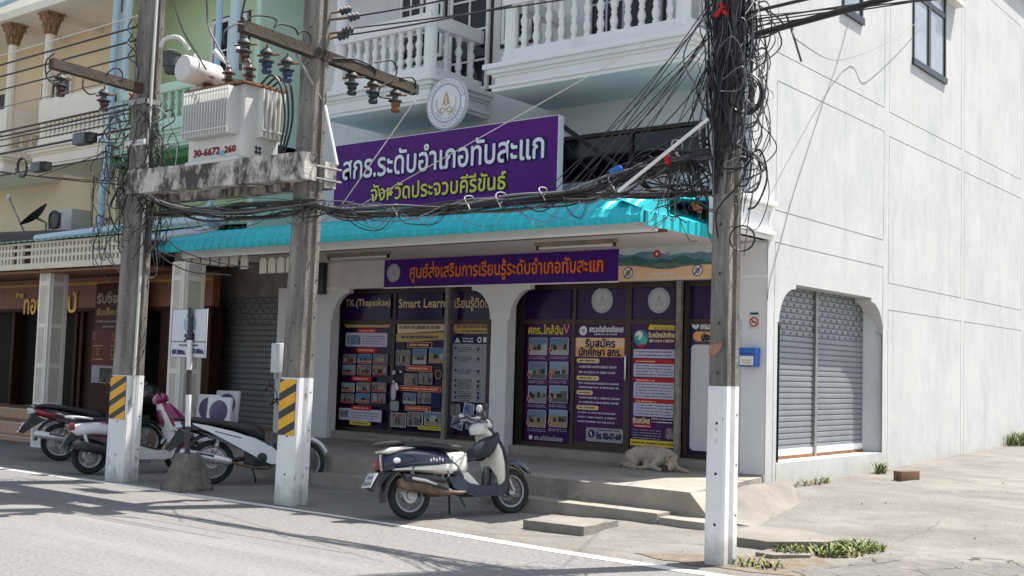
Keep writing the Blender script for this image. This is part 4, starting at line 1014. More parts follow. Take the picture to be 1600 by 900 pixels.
# corner pillar: post box, no smoking notice
p0, p1 = on_y(1161, 545, FY), on_y(1191, 575, FY)
bx = thing('post_box', 'bright blue suggestion box with a white card on the corner pillar', 'box', (p0.x, FY, p1.z))
BLUE = mat('bright blue plastic', (.012, .13, .50), .35, var=.1); m = MB()
m.box(p0.x + .005, p1.x - .03, FY - .13, FY - .002, p1.z + .01, p0.z, BLUE, .014); m.box(p0.x - .002, p1.x - .022, FY - .138, FY - .0, p0.z - .07, p0.z + .012, BLUE, .014); rel(m, 'body', bx)
m = MB(); a, b, c_, d_ = p0.x + .025, p1.x - .055, p1.z + .03, p0.z - .09; m.box(a, b, FY - .134, FY - .13, c_, d_, VINYL_WHITE); rel(m, 'card', bx)
s = Sheetlet(FY - .131, 0, 0, 1); m = s.m
for k in range(3): m.box(a + .03, b - .03, FY - .1352, FY - .134, d_ - .055 - .03 * k, d_ - .045 - .03 * k, GOLD_PRINT)
m.box(p0.x + .03, p1.x - .06, FY - .139, FY - .128, p0.z - .065, p0.z - .055, BLACK_PLASTIC); rel(m, 'slot', bx)
p = on_y(1178.5, 503, FY); m = MB()
m.box(p.x - .07, p.x + .07, FY - .006, FY - .001, p.z - .09, p.z + .13, mat('off white sticker', (.68, .65, .64), .5)); ns = tag(m.build('no_smoking_sticker'), 'small white no smoking notice with a red ring above the blue box', 'notice')
m = MB()
def ring_y(mb, c, r0, r1, y, mm):
    pts = []
    for i in range(33):
        t = 2 * math.pi * i / 32; pts += [(c.x + r0 * math.cos(t), y, c.z + r0 * math.sin(t)), (c.x + r1 * math.cos(t), y, c.z + r1 * math.sin(t))]
    mb.add(pts, [[2 * i, 2 * i + 1, 2 * i + 3, 2 * i + 2] for i in range(32)], mm)
ring_y(m, p, .045, .062, FY - .008, VINYL_RED); m.box(p.x - .05, p.x + .05, FY - .0085, FY - .007, p.z - .007, p.z + .007, VINYL_RED, rot=(0, R(45), 0)); m.box(p.x - .03, p.x + .03, FY - .0075, FY - .0065, p.z - .008, p.z + .008, BLACK_PLASTIC)
m.box(p.x - .055, p.x + .055, FY - .0075, FY - .0065, p.z + .09, p.z + .115, PRINT_NAVY); rel(m, 'print', ns, smooth=0)
# dark box and conduit on the left pillar
m = MB(); p = on_y(508, 430, FY); m.box(p.x - .16, p.x + .06, FY - .10, FY - .005, p.z - .32, p.z + .26, BLACK_PLASTIC, .01); tag(m.build('meter_box'), 'black equipment box on the left pillar under the canopy', 'box')
# ------------------------------------------------------------------ mint green house next door
GREEN = stains(mat('light green wall paint', (.56, .72, .42), .85, var=.12, scale=.6, c2=(.60, .74, .50)), (.42, .54, .32), 1.4, .55, .8, (1, 1, .4), .5)
MINT = mat('pale mint balustrade paint', (.56, .76, .62), .8, var=.1, scale=2)
PALE_BLUE = mat('pale blue column paint', (.62, .76, .80), .75, var=.08, scale=2)
gh = thing('row_house', 'mint green row house with pale blue columns behind the transformer', 'building', (-17.5, 13.2, 0))
m = MB(); m.box(-19.6, -15.5, UY + .01, UY + .25, 3.3, 9.3, GREEN); m.box(-15.62, -15.5, 12.35, UY + .01, 3.3, 9.3, MINT); rel(m, 'front_wall', gh)
m = MB(); m.box(-19.6, -15.5, 12.6, 34, 9.3, 9.5, SOFFIT); m.box(-19.6, -15.5, 12.38, 12.515, 8.6, 9.35, SOFFIT); rel(m, 'roof', gh)
balcony(gh, -19.45, -15.72, BY, UY, 5.30, 5.66, 5.86, 6.34, 6.50, [-15.95, -19.2], MINT, 14, 4, colmat=PALE_BLUE)
m = MB(); m.box(-19.6, -15.5, 12.2, UY, 5.16, 5.29, mat('leaf green paint', (.06, .26, .08), .8)); rel(m, 'balcony_soffit', gh)
for x0, x1, z0, z1, nx, nz in ((-18.07, -17.03, 7.05, 7.98, 4, 2), (-16.63, -15.93, 7.05, 7.97, 2, 3)):
    casement(gh, x0, x1, z0 - .9, z1, UY + .008, nx, nz + 1, WHITE_TRIM, DARK_GLASS, fw=.07, edge=BROWN_FRAME)
m = MB(); m.tube([(-16.1, BY - .05, 9.2), (-16.1, BY - .05, 4.9), (-16.05, 11.9, 4.3), (-16.05, 11.9, 3.75)], .055, BLUE_PIPE, 10); rel(m, 'drain_pipe', gh)
# ground floor of the green house: roller shutter, header, dark interior wall
m = MB(); m.box(-19.6, -15.0, 13.16, 13.4, 2.62, 3.3, mat('grimy grey header', (.27, .25, .24), .9, var=.4, scale=3)); m.box(-15.38, -14.99, 12.9, 13.3, 0, 2.83, SHADE_WALL); rel(m, 'shutter_header', gh)
s2 = shutter(gh, 'y', 13.12, -18.2, -15.38, .42, 2.72, ROLLER_DARK, 'roller_shutter', slat=.095, holes=5)
m = MB(); m.box(-18.2, -15.38, 13.08, 13.16, .40, .46, RUST); rel(m, 'bottom_rail', s2)
m = MB(); m.box(-19.6, -14.99, 12.4, 13.4, -.05, .40, STEP); m.box(-18.4, -14.99, 11.9, 12.41, -.05, .22, STEP); rel(m, 'doorstep', gh)
m = MB(); m.box(-19.7, -15.48, 10.75, 13.3, 3.30, 3.42, mat('grey canopy sheet', (.22, .22, .21), .7)); m.box(-19.7, -15.48, 10.60, 10.75, 3.42, 3.55, mat('grey gutter', (.40, .42, .42), .6)); rel(m, 'canopy', gh)
# ornamental pickets hanging under the turquoise awning
pk = thing('picket_valance', 'row of cream pointed pickets hanging under the turquoise awning', 'valance', (-14.4, 11.2, 3.3))
pm = mat('cream picket paint', (.70, .66, .58), .8, var=.1, scale=4)
def picket(x, w_, z0, z1, pt):
    mb = MB(); y = 11.2
    pts = [(x, z0), (x + w_, z0), (x + w_, z1 - pt)] + ([(x + w_ * .8, z1 - pt * .3), (x + w_ * .5, z1), (x + w_ * .2, z1 - pt * .3)] if pt else [(x + w_, z1), (x, z1)]) + ([(x, z1 - pt)] if pt else [])
    mb.prism(pts, 'y', y, y + .02, pm); rel(mb, 'picket', pk, smooth=0)
for k in range(7): picket(-15.95 + k * .235, .19, 3.10 - .012 * k, 3.36, 0)
picket(-14.27, .17, 2.98, 3.20, .05)
for k in range(5): picket(-13.82 + k * .2, .16, 2.90, 3.14, .05)
m = MB(); m.box(-16, -12.8, 11.22, 11.26, 3.26, 3.32, BROWN_FRAME); rel(m, 'rail', pk)
# panelled canopy columns
COLM = mat('pale cream column paint', (.76, .74, .68), .8, var=.08, scale=3); COLP = mat('beige column panels', (.54, .51, .44), .8, var=.12, scale=3)
def panel_column(name, x0, x1, y0, y1, label):
    t = thing(name, label, 'column', ((x0 + x1) / 2, (y0 + y1) / 2, 0), 0, 'panelled canopy columns'); mb = MB(); mb.box(x0, x1, y0, y1, 0, 3.05, COLM)
    zs = [.10, .74, 1.40, 2.08, 2.80, 3.05]; pb = MB(); f = .05
    for i in range(5):
        a, b = zs[i] + .04, zs[i + 1] - .03
        for (p, q, r, s_) in ((x0 + .05, x0 + .075, a, b), (x1 - .075, x1 - .05, a, b)): mb.box(p, q, y0 - .012, y0, r, s_, COLM)
        pb.box(x0 + .075, x1 - .075, y0 - .004, y0 + .01, a, b, COLP); mb.box(x0 + .05, x1 - .05, y0 - .012, y0, b, b + .02, COLM); mb.box(x0 + .05, x1 - .05, y0 - .012, y0, a - .02, a, COLM)
        pb.box(x1 - .01, x1 + .004, y0 + .075, y1 - .075, a, b, COLP)
        for (p, q) in ((y0 + .05, y0 + .075), (y1 - .075, y1 - .05)): mb.box(x1, x1 + .012, p, q, a, b, COLM)
        mb.box(x1, x1 + .012, y0 + .05, y1 - .05, b, b + .02, COLM); mb.box(x1, x1 + .012, y0 + .05, y1 - .05, a - .02, a, COLM)
    rel(mb, 'shaft', t); rel(pb, 'panels', t)
panel_column('canopy_column', -18.80, -18.46, 10.5, 10.84, 'cream panelled column in front of the brown gold shop sign')
panel_column('canopy_column', -15.0, -14.69, 10.5, 10.88, 'cream panelled column behind the parking sign post')

# ------------------------------------------------------------------ cream house with the gold shop
CREAM = stains(mat('cream wall paint', (.84, .70, .49), .85, var=.08, scale=.7), (.64, .52, .35), 1.3, .55, .8, (1, 1, .4), .5)
CREAM2 = mat('ivory balcony paint', (.86, .81, .70), .8, var=.08, scale=2)
TERRA = mat('terracotta capital', (.36, .20, .11), .85, var=.35, scale=14, bump=.4)
ch = thing('row_house', 'cream row house with terracotta column capitals at the left edge', 'building', (-23, 13.2, 0))
m = MB(); m.box(-32, -19.6, UY, UY + .25, 3.3, 9.6, CREAM); m.box(-19.7, -19.6, 12.4, UY, 3.3, 9.3, CREAM); rel(m, 'front_wall', ch)
m = MB(); m.box(-32, -19.65, 12.6, 34, 9.3, 9.5, SOFFIT); m.box(-32, -19.62, 11.85, UY, 8.50, 8.66, CREAM2); m.box(-32, -19.62, 12.38, 12.515, 8.66, 9.35, CREAM2)
for x in (-21.95, -23.38): m.box(x - .09, x + .09, 12.2, UY, 8.38, 8.5, CREAM2)
rel(m, 'upper_floor_slab', ch)
b1 = balcony(ch, -22.12, -19.15, BY, UY, 5.30, 5.72, 5.90, 6.24, 6.70, [-21.92, -19.36], CREAM2, 15, 0, coltop=8.08)
b2 = balcony(ch, -28.0, -23.2, BY, UY, 5.30, 5.72, 5.90, 6.24, 6.70, [-23.38, -25.6, -27.8], CREAM2, 12, 4, coltop=8.08)
for x in (-21.92, -19.36, -23.38, -25.6):
    mb = MB(); r = random.Random(int(x * 10)); M = Matrix.Translation((x, 12.17, 8.06))
    mb.lathe([(.10, 0), (.13, .02), (.11, .05), (.12, .15), (.17, .30), (.20, .40), (.22, .43)], TERRA, 16, M)
    for tier, (zz, rr, hh) in enumerate(((.05, .115, .16), (.17, .135, .18))):
        for k in range(8):
            a = math.pi / 4 * k + tier * .39; c, d = math.cos(a), math.sin(a)
            mb.tube([(x + c * rr * q, 12.17 + d * rr * q, 8.06 + zz + hh * t) for q, t in ((.95, 0), (1.1, .5), (1.25, .85), (1.5, 1.0), (1.6, .85))], [.028, .036, .03, .02, .008], TERRA, 6)
    for k in range(4):
        a = math.pi / 2 * k + math.pi / 4; mb.ball((x + .19 * math.cos(a), 12.17 + .19 * math.sin(a), 8.40), .055, TERRA, 8)
    mb.box(x - .2, x + .2, 11.97, 12.37, 8.46, 8.5, TERRA, .01)
    rel(mb, 'column_capital', ch, smooth=50)
for x0, x1, z0, z1, nx in ((-24.15, -22.9, 5.9, 7.62, 4), (-20.9, -19.75, 5.9, 7.62, 4), (-26.6, -25.4, 5.9, 7.6, 4)): casement(ch, x0, x1, z0, z1, UY - .004, nx, 4, CREAM2, DARK_GLASS)
m = MB(); m.tube([(-19.18, 11.95, 9.6), (-19.25, 11.95, 6.2), (-19.25, 11.95, 5.2), (-19.3, 11.9, 4.6), (-19.3, 11.9, 3.95)], .07, BLUE_PIPE, 12); rel(m, 'drain_pipe', ch)
m = MB(); m.tube([(-23.8, 11.75, 8.78), (-21.4, 11.75, 8.86)], .06, BLUE_PIPE, 10); m.tube([(-23.55, 11.7, 8.6), (-23.5, 11.7, 8.9)], .07, BLUE_PIPE, 10); rel(m, 'roof_pipe', ch)
m = MB(); m.box(-21.9, -21.87, UY - .012, UY, 3.4, 5.3, BROWN_FRAME); rel(m, 'conduit', ch)
# gold shop front
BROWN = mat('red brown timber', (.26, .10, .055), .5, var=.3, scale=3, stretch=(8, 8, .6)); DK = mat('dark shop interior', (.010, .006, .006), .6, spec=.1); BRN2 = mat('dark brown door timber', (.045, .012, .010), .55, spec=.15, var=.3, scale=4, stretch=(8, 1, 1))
gs = thing('gold_shop', 'gold shop front with a red brown timber fascia and a dark doorway at the left', 'shopfront', (-20.5, 12.7, .5))
GY = 12.6
m = MB(); m.box(-30, -16.78, GY, GY + .15, 2.52, 3.15, BROWN); m.box(-30, -16.78, GY - .02, GY, 2.98, 3.03, GOLD); m.box(-30, -16.78, GY - .02, GY + .1, 2.46, 2.53, BRN2); rel(m, 'fascia', gs)
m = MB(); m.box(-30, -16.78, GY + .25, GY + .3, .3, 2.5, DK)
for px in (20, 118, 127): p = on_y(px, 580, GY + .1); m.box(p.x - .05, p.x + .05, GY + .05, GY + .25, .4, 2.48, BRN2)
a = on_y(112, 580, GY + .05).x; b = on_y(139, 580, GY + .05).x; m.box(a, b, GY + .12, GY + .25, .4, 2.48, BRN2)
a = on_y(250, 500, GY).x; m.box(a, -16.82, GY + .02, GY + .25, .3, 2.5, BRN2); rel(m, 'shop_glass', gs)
m = MB(); m.box(-30, -16.8, 10.7, GY + .3, 3.12, 3.16, mat('brown timber ceiling', (.10, .045, .03), .6, var=.3, scale=2)); rel(m, 'porch_ceiling', gs)
m = MB(); TILE = mat('tan floor tile', (.46, .29, .19), .5, var=.2, scale=4); NOSE = mat('pale tile nosing', (.5, .42, .34), .5)
for y0, z1 in ((10.90, .12), (11.18, .33), (11.9, .52)): m.box(-32, -18.82, y0, 13, -.02, z1, TILE); m.box(-32, -18.82, y0 - .012, y0 + .02, z1 - .03, z1 + .004, NOSE)
m.box(-18.82, -16.8, 11.5, 13, -.02, .25, TILE)
rel(m, 'porch_step', gs)
m = MB()
def on_g(px, py): return on_y(px, py, GY - .03)
for body, a, b in (('ห้าง', (25, 463), (37, 459)), ('ทอง', (37, 485), (66, 471)), ('ป์', (106, 479), (121, 462))):
    p, q = on_g(*a), on_g(*b); put_text(m, body, ((p.x + q.x) / 2, GY - .025, on_g((a[0] + b[0]) / 2, (a[1] + b[1]) / 2 + (1 if body != 'ห้าง' else 0)).z), GOLD, w=q.x - p.x, h={'ห้าง': .12, 'ทอง': .30, 'ป์': .42}[body], bold=.012, lift=.002)
rel(m, 'lettering', gs, smooth=0)
pr = thing('shop_poster', 'tall maroon gold buying poster partly hidden by the left pole', 'poster', (-19.6, 12.4, 1.5))
s = Sheetlet(12.4, 130, 440, 7.5); MAR = flat('deep maroon print', (.05, .006, .010), .4); MAR2 = flat('dark red print', (.11, .010, .014), .4); SILV = flat('dull silver print', (.36, .33, .30), .4)
a, b = on_y(147, 520, 12.4).x, on_y(222, 520, 12.4).x; s.m.box(a, b, 12.40, 12.42, .42, 2.98, MAR)
s.rect(100, 565, 520, 1010, MAR2); s.text('รับซื้อ ทอง', 170, 120, 640, 248, SILV, .012); s.text('รับเช็คเปอร์เซ็นต์', 168, 306, 700, 392, GOLD_PRINT, .006); s.lines(150, 450, 640, 485, 1, SILV, 5, .8); s.lines(228, 512, 500, 545, 1, SILV, 6, .8)
for y in (748, 905): s.rect(118, y, 238, y + 9, GOLD_PRINT); s.rect(330, y, 480, y + 9, GOLD_PRINT)
for x, y in ((145, 640), (365, 650), (180, 820), (350, 830)):
    p, rr = s.disc(x, y, 40, GOLD_PRINT); s.disc(x, y, 35, MAR2)
finish(s, 'poster_print', pr)
m = MB(); p, q = on_y(139, 617, 12.15), on_y(180, 644, 12.15); m.box(p.x, q.x, 12.15, 12.17, q.z, p.z, mat('tan contact board', (.34, .24, .12), .6)); cb = tag(m.build('contact_board'), 'tan contact board with black writing low beside the left pole', 'board')
s = Sheetlet(12.149, 0, 560, 6.0); s.lines(845, 366, 945, 380, 1, BLACK_PLASTIC, 3, .7); s.lines(876, 402, 1028, 420, 1, BLACK_PLASTIC, 4, .9); s.lines(876, 455, 985, 480, 1, BLACK_PLASTIC, 5, .8); s.disc(855, 412, 10, BLACK_PLASTIC); s.rect(846, 458, 866, 476, BLACK_PLASTIC, .2); finish(s, 'lettering', cb)
# grey appliance standing in front of the poster
p, q = on_y(143, 570, 12.0), on_y(175, 600, 12.0); ap = thing('display_cabinet', 'small grey cabinet with a dark screen in front of the maroon poster', 'cabinet', (p.x, 12, q.z)); m = MB()
m.box(p.x, q.x, 12.0, 12.3, q.z, p.z, GREY_PRINT, .015); rel(m, 'case', ap); m = MB(); m.box(p.x + .28, q.x - .03, 11.995, 12.01, q.z + .03, p.z - .05, DARK_GLASS); rel(m, 'screen', ap)
m = MB(); m.box(p.x - .05, q.x + .05, 12.0, 12.32, .52, q.z - .005, BRN2); tag(m.build('display_table'), 'dark timber stand under the small grey cabinet', 'table')
# lattice valance, green sheet roof, black tarpaulin hood
lt = thing('lattice_valance', 'cream openwork block valance over the gold shop porch', 'valance', (-20, 10.3, 3.3)); m = MB(); LY = 10.33
LAT = stains(mat('cream breeze block', (.70, .66, .56), .85, var=.1, scale=4), (.45, .26, .10), 3, .62, .75, (1, 1, 1), .7)
z0, z1 = 3.04, 3.47; x = -27.0
rows_z = [(z0, z0 + .10), (z0 + .19, z0 + .235), (z0 + .315, z0 + .36), (z1 - .005, z1 + .03)]
for a, b in rows_z: m.box(-27.0, -15.75, LY, LY + .06, a, b, LAT)
k = 0
while x < -15.75:
    gap = k in (66, 69, 70); 
    if not gap: m.box(x, x + .055, LY + .004, LY + .056, z0 + .02, z1, LAT)
    m.box(x + .072, x + .098, LY + .008, LY + .05, z0 + .02, z1, LAT) if k % 3 == 7 else None
    x += .115; k += 1
rel(m, 'lattice', lt); m = MB(); rows = []; x = -27.0
GRN_SHEET = stains(mat('faded green sheet roof', (.30, .50, .42), .6, var=.15, scale=3), (.10, .20, .16), 6, .55, .7, (1, 1, 1), .5)
while x < -15.7:
    for dx, h in ((0, 0), (.05, .02), (.10, .02), (.15, 0)): rows.append([Vector((x + dx, LY - .12, 3.50 + h)), Vector((x + dx, 11.6, 3.78 + h)), Vector((x + dx, UY, 4.02 + h))])
    x += .19
m.sheet(rows, GRN_SHEET); rel(m, 'sheet_roof', lt, smooth=20); m = MB(); m.box(-27, -15.75, LY + .07, 11.0, 2.98, 3.02, RUST); rel(m, 'roof_frame', lt)
tp = MB(); TARP = mat('black tarpaulin', (.03, .032, .035), .6, var=.3, scale=3); rows = []
for i in range(15):
    t = i / 14; x = -23.0 + 5.0 * t; h = 3.52 + .27 * math.sin(math.pi * min(1, .15 + t * .78)) ** .8
    rows.append([Vector((x, 10.42, 3.50)), Vector((x, 10.45, max(h - .06, 3.5))), Vector((x, 10.6, h)), Vector((x, 11.4, h + .12)), Vector((x, 12.6, h + .12))])
tp.sheet(rows, TARP)
for t in (.1, .35): 
    x = -23.0 + 5 * t; tp.tube([(x - .9, 10.4, 3.55), (x - .2, 10.4, 3.72), (x + .6, 10.42, 3.80)], .015, GREY_PRINT, 5)
tag(tp.build('tarpaulin_hood'), 'curved black tarpaulin hood lying on the green sheet roof at the left', 'tarpaulin')
# air conditioner, dish, pipes on the roof
p = on_y(76, 331, 12.3); q = on_y(110, 355, 12.3); ac = thing('air_conditioner', 'white outdoor air conditioner unit on the green sheet roof', 'air conditioner', (p.x, 12.3, q.z)); m = MB()
wht = mat('aged white enamel', (.58, .57, .56), .5, var=.1); m.box(p.x, q.x + .02, 12.3, 12.75, q.z - .06, p.z + .02, wht, .02); rel(m, 'case', ac)
m = MB(); m.lathe([(0, 0), (.17, 0), (.19, -.03), (.19, .02)], GREY_PLASTIC, 24, place((p.x + .25, 12.285, (p.z + q.z) / 2), (0, -1, 0))); m.box(p.x + .03, p.x + .48, 12.292, 12.30, q.z, p.z - .04, GREY_PLASTIC); rel(m, 'fan_grille', ac)
dq = on_y(57, 340, 11.5); ds = thing('satellite_dish', 'dark satellite dish tilted upward beside the air conditioner', 'satellite dish', (dq.x, 11.5, dq.z - .3)); m = MB()
dirn = Vector((-.36, -.58, .72)).normalized(); m.lathe([(0, -.02), (.12, 0), (.22, .035), (.31, .08), (.32, .085), (.22, .045), (.12, .012), (0, -.005)], GREY_PLASTIC, 28, place(dq, dirn)); rel(m, 'reflector', ds)
m = MB(); b_ = dq + Vector((.1, .15, -.45)); m.tube([dq - dirn * .02, dq + Vector((.18, .1, -.1)), dq + Vector((.18, .1, -.48))], .025, STEEL); m.tube([dq + Vector((-.25, -.05, -.35)), dq + dirn * .55 + Vector((-.25, 0, -.05))], .018, STEEL); rel(m, 'mast', ds)
m = MB(); m.ball(dq + dirn * .56 + Vector((-.26, 0, -.03)), (.05, .05, .07), wht, 10); rel(m, 'receiver', ds)
def pipe(pts, r, label):
    mb = MB(); mb.tube(pts, r, BLUE_PIPE, 12)
    for p in (pts[0], pts[-1]): mb.ball(p, r * 1.02, BLUE_PIPE, 12)
    tag(mb.build('water_pipe', smooth=50), label, 'pipe', 'blue pipes on the canopy edge')
pipe([(-15.9, 10.4, 3.64), (-14.2, 10.4, 3.64), (-13.75, 10.4, 3.62), (-13.5, 10.42, 3.60)], .055, 'upper pale blue pipe with a coupling above the turquoise awning end')
pipe([(-16.6, 10.45, 3.42), (-14.3, 10.45, 3.49), (-13.95, 10.45, 3.52)], .06, 'lower pale blue pipe lying behind the turquoise awning end')
pipe([(-18.6, 10.3, 3.56), (-16.2, 10.35, 3.62)], .06, 'pale blue pipe lying on the green sheet roof left of the poles')
m = MB(); m.lathe([(.085, 0), (.085, .14), (.0, .14)], mat('blue pipe fitting', (.18, .36, .52), .5), 14, place((-13.98, 10.4, 3.60), (1, 0, .0))); tag(m.build('pipe_coupling'), 'darker blue coupling joining the two pipes above the awning', 'pipe fitting')
# ------------------------------------------------------------------ concrete poles
def pole(name, label, base, top, fr, sd, tfr, tsd, h, white_h, grp='street poles', face_dark=False):
    """Tapered square pole; fr/sd = front and side widths at the foot, tfr/tsd at the top; white paint to white_h."""
    t = thing(name, label, 'pole', (base[0], base[1], 0), 0, grp)
    def sec(z, e=0.0):
        k = z / h; cx = base[0] + (top[0] - base[0]) * k; cy = base[1] + (top[1] - base[1]) * k
        a = (fr + (tfr - fr) * k) / 2 + e; b = (sd + (tsd - sd) * k) / 2 + e; c = .018
        return [Vector((cx + x, cy + y, z)) for x, y in ((-a + c, -b), (a - c, -b), (a, -b + c), (a, -b * .32), (a - .030, -b * .22), (a - .030, b * .22), (a, b * .32), (a, b - c), (a - c, b), (-a + c, b), (-a, b - c), (-a, -b + c))]
    mb = MB(); mb.loft([sec(z) for z in (white_h, 2.5, 4, 5.5, h)], CONC_POLE); rel(mb, 'shaft', t, smooth=20)
    mb = MB(); mb.loft([sec(z, .004) for z in (-.05, .6, white_h)], POLE_WHITE); rel(mb, 'painted_foot', t, smooth=20)
    mb = MB()
    def at(z): k = z / h; return base[0] + (top[0] - base[0]) * k, base[1] + (top[1] - base[1]) * k, (fr + (tfr - fr) * k) / 2, (sd + (tsd - sd) * k) / 2
    z = .35
    while z < h - .3:
        cx, cy, a, b = at(z)
        mb.lathe([(0, 0), (.013, 0)], BLACK_PLASTIC, 10, place((cx + a * .1, cy - b - .0055, z), (0, -1, 0))); mb.lathe([(0, 0), (.011, 0)], BLACK_PLASTIC, 10, place((cx + a + .0055, cy + b * .62, z + .07), (1, 0, 0))); z += .42
    rel(mb, 'step_holes', t, smooth=0)
    return t, at
pl1, at1 = pole('utility_pole', 'left concrete pole with hazard stripes holding one end of the transformer beam', (-13.24, 8.66), (-13.07, 8.66), .40, .24, .28, .2, 8.2, 1.36)
pl2, at2 = pole('utility_pole', 'middle concrete pole with hazard stripes and a meter box, right end of the transformer beam', (-10.05, 8.73), (-9.90, 8.73), .31, .235, .25, .19, 8.2, 1.42)
pl3, at3 = pole('utility_pole', 'right concrete pole wrapped in a dense tangle of black cables', (-4.755, 8.855), (-4.74, 8.855), .175, .25, .15, .2, 8.2, 1.50)
HAZ_Y = mat('hazard yellow tape', (.80, .42, .015), .5, var=.12, scale=8); HAZ_K = mat('hazard black tape', (.03, .03, .03), .5)
def hazard(par, at, z0, z1, fw=.95):
    mb = MB(); cx, cy, a, b = at((z0 + z1) / 2); w_ = a * fw; y = cy - b - .010; x0, x1 = cx - w_, cx + w_ * .9
    mb.box(x0, x1, y + .002, y + .006, z0, z1, HAZ_K)
    st = (z1 - z0) / 3.0; rise = (x1 - x0) * .45
    for k in range(-1, 4):
        b0 = z0 + st * (k + .22); b1 = b0 + st * .57
        poly = [(x0, b0), (x1, b0 + rise), (x1, b1 + rise), (x0, b1)]; out = []
        for lim, sgn in ((z0, 1), (z1, -1)):      # clip to the band
            res = []
            for i in range(len(poly)):
                p, q = poly[i], poly[(i + 1) % len(poly)]; ip, iq = (p[1] - lim) * sgn >= 0, (q[1] - lim) * sgn >= 0
                if ip: res.append(p)
                if ip != iq: t = (lim - p[1]) / (q[1] - p[1]); res.append((p[0] + (q[0] - p[0]) * t, lim))
            poly = res
            if not poly: break
        if len(poly) > 2: mb.add([(x, y, z) for x, z in poly], [list(range(len(poly)))], HAZ_Y)
    rel(mb, 'hazard_tape', par, smooth=0)
hazard(pl1, at1, .80, 1.35); hazard(pl2, at2, .78, 1.40)
# white strip added along the left pole's side groove for its sunlit look, orange paint mark on the right pole
m = MB(); pts = []
for z in (1.0, 2, 3, 4, 5, 6.5): cx, cy, a, b = at1(z); pts.append((cx + a + .015, cy - b * .4, z))
m.tube(pts, .022, CABLE_WHITE, 6); rel(m, 'sunlit_strip', pl1)
m = MB(); cx, cy, a, b = at3(1.82); m.sheet([[Vector((cx - a * .95 + (.003 if k else 0), cy - b - .006, 1.76 + k * .03 + r_ * .0)) , Vector((cx - a * .3, cy - b - .006, 1.75 + k * .034)), Vector((cx + a * .55, cy - b - .006, 1.83 + k * .016))] for k, r_ in enumerate((0, 1, 2, 3))], mat('faded orange paint mark', (.40, .19, .13), .8, var=.3, scale=20)); rel(m, 'paint_mark', pl3, smooth=0)
# meter box and hook on the middle pole
mt = thing('meter_box', 'pale grey meter box strapped to the left side of the middle pole', 'meter', (-10.35, 8.8, 1.6)); m = MB()
p, q = on_y(424, 536, 8.9), on_y(441, 583, 8.9); m.box(q.x - .17, q.x - .02, 8.86, 8.96, q.z, p.z, GREY_PRINT if 0 else mat('aged pale enamel', (.56, .57, .56), .5), .015); rel(m, 'case', mt)
m = MB(); m.lathe([(0, 0), (.028, 0), (.028, .07), (0, .07)], GREY_PRINT, 10, Matrix.Translation((q.x - .12, 8.91, q.z - .07))); rel(m, 'cable_gland', mt)
# ------------------------------------------------------------------ beam, cross arms, transformer
BZ0, BZ1 = 3.60, 3.90
def beam(label, y0, y1, xa, xb, zc):
    mb = MB(); n = 14
    xs_ = span(xa, xb, .25); r = random.Random(int(y0 * 10))
    secs = []
    for x in xs_:
        k = (x - xa) / (xb - xa); dz = zc[0] + (zc[1] - zc[0]) * k; j = lambda: r.uniform(-.004, .004)
        secs.append([Vector((x, y0 + j(), BZ0 + dz + j())), Vector((x, y1, BZ0 + dz + j())), Vector((x, y1, BZ1 + dz + j())), Vector((x, y0 + j(), BZ1 + dz + j()))])
    mb.loft(secs, LIMEWASH)
    return tag(mb.build('transformer_beam', smooth=20), label, 'beam', 'transformer platform beams')
beam('front lime streaked concrete beam carrying the transformer between two poles', 8.33, 8.51, -12.95, -9.60, (.05, -.015))
beam('rear concrete beam carrying the transformer, behind the two poles', 8.86, 9.04, -13.2, -9.86, (.02, -.02))
TW = stains(mat('transformer grey enamel', (.62, .62, .60), .5, var=.06, scale=3), (.38, .20, .10), 6, .64, .74, (1, 1, .5), .6)
tr = thing('transformer', 'large finned grey power transformer with three brown insulators on the beam between poles', 'transformer', (-11.3, 8.65, 3.9))
TX0, TX1, TY0, TY1, TZ = -11.86, -10.72, 8.34, 8.92, 3.90
m = MB(); m.box(TX0 + .10, TX1, TY0 + .03, TY1 - .03, TZ + .03, 4.79, TW, .02); m.box(TX0 + .12, TX1 - .02, TY0 - .02, TY1 + .02, TZ, TZ + .04, TW); rel(m, 'tank', tr)
m = MB()
for k in range(17):
    x = TX0 + .20 + .052 * k; m.box(x, x + .016, TY0 - .15, TY0 + .035, 4.20, 4.75, TW, .004); m.box(x, x + .016, TY1 - .03, TY1 + .12, 4.20, 4.75, TW)
for z in (4.26, 4.70): m.box(TX0 + .19, TX0 + 1.06, TY0 - .158, TY0 - .146, z, z + .014, TW)
for k in range(6):
    y = TY0 + .20 + .062 * k; m.box(TX1 - .03, TX1 + .12, y, y + .018, 4.18, 4.75, TW, .004)
m.box(TX1 + .118, TX1 + .126, TY0 + .19, TY0 + .54, 4.26, 4.275, TW); rel(m, 'cooling_fins', tr)
m = MB(); m.box(TX0 + .06, TX1 + .04, TY0 - .04, TY1 + .05, 4.79, 4.815, RUST); rel(m, 'tank_lid', tr)
m = MB(); c0, c1 = on_x(285, 106, -11.86), on_x(338, 123, -11.86); LL = (c1 - c0).length; m.lathe([(0, 0), (.155, 0), (.165, .012), (.165, LL - .012), (.155, LL), (0, LL)], TW, 28, place(c0, c1 - c0)); cn = rel(m, 'conservator', tr, smooth=40)
m = MB(); m.tube([c0.lerp(c1, .75) - Vector((0, 0, .15)), c0.lerp(c1, .75) + Vector((.12, .1, -.55))], .03, TW, 8); rel(m, 'pipe', cn); m = MB(); m.tube([c0.lerp(c1, .35) - Vector((0, 0, .15)), c0.lerp(c1, .35) + Vector((.12, .1, -.55))], .025, TW, 8); rel(m, 'pipe', cn); m = MB()
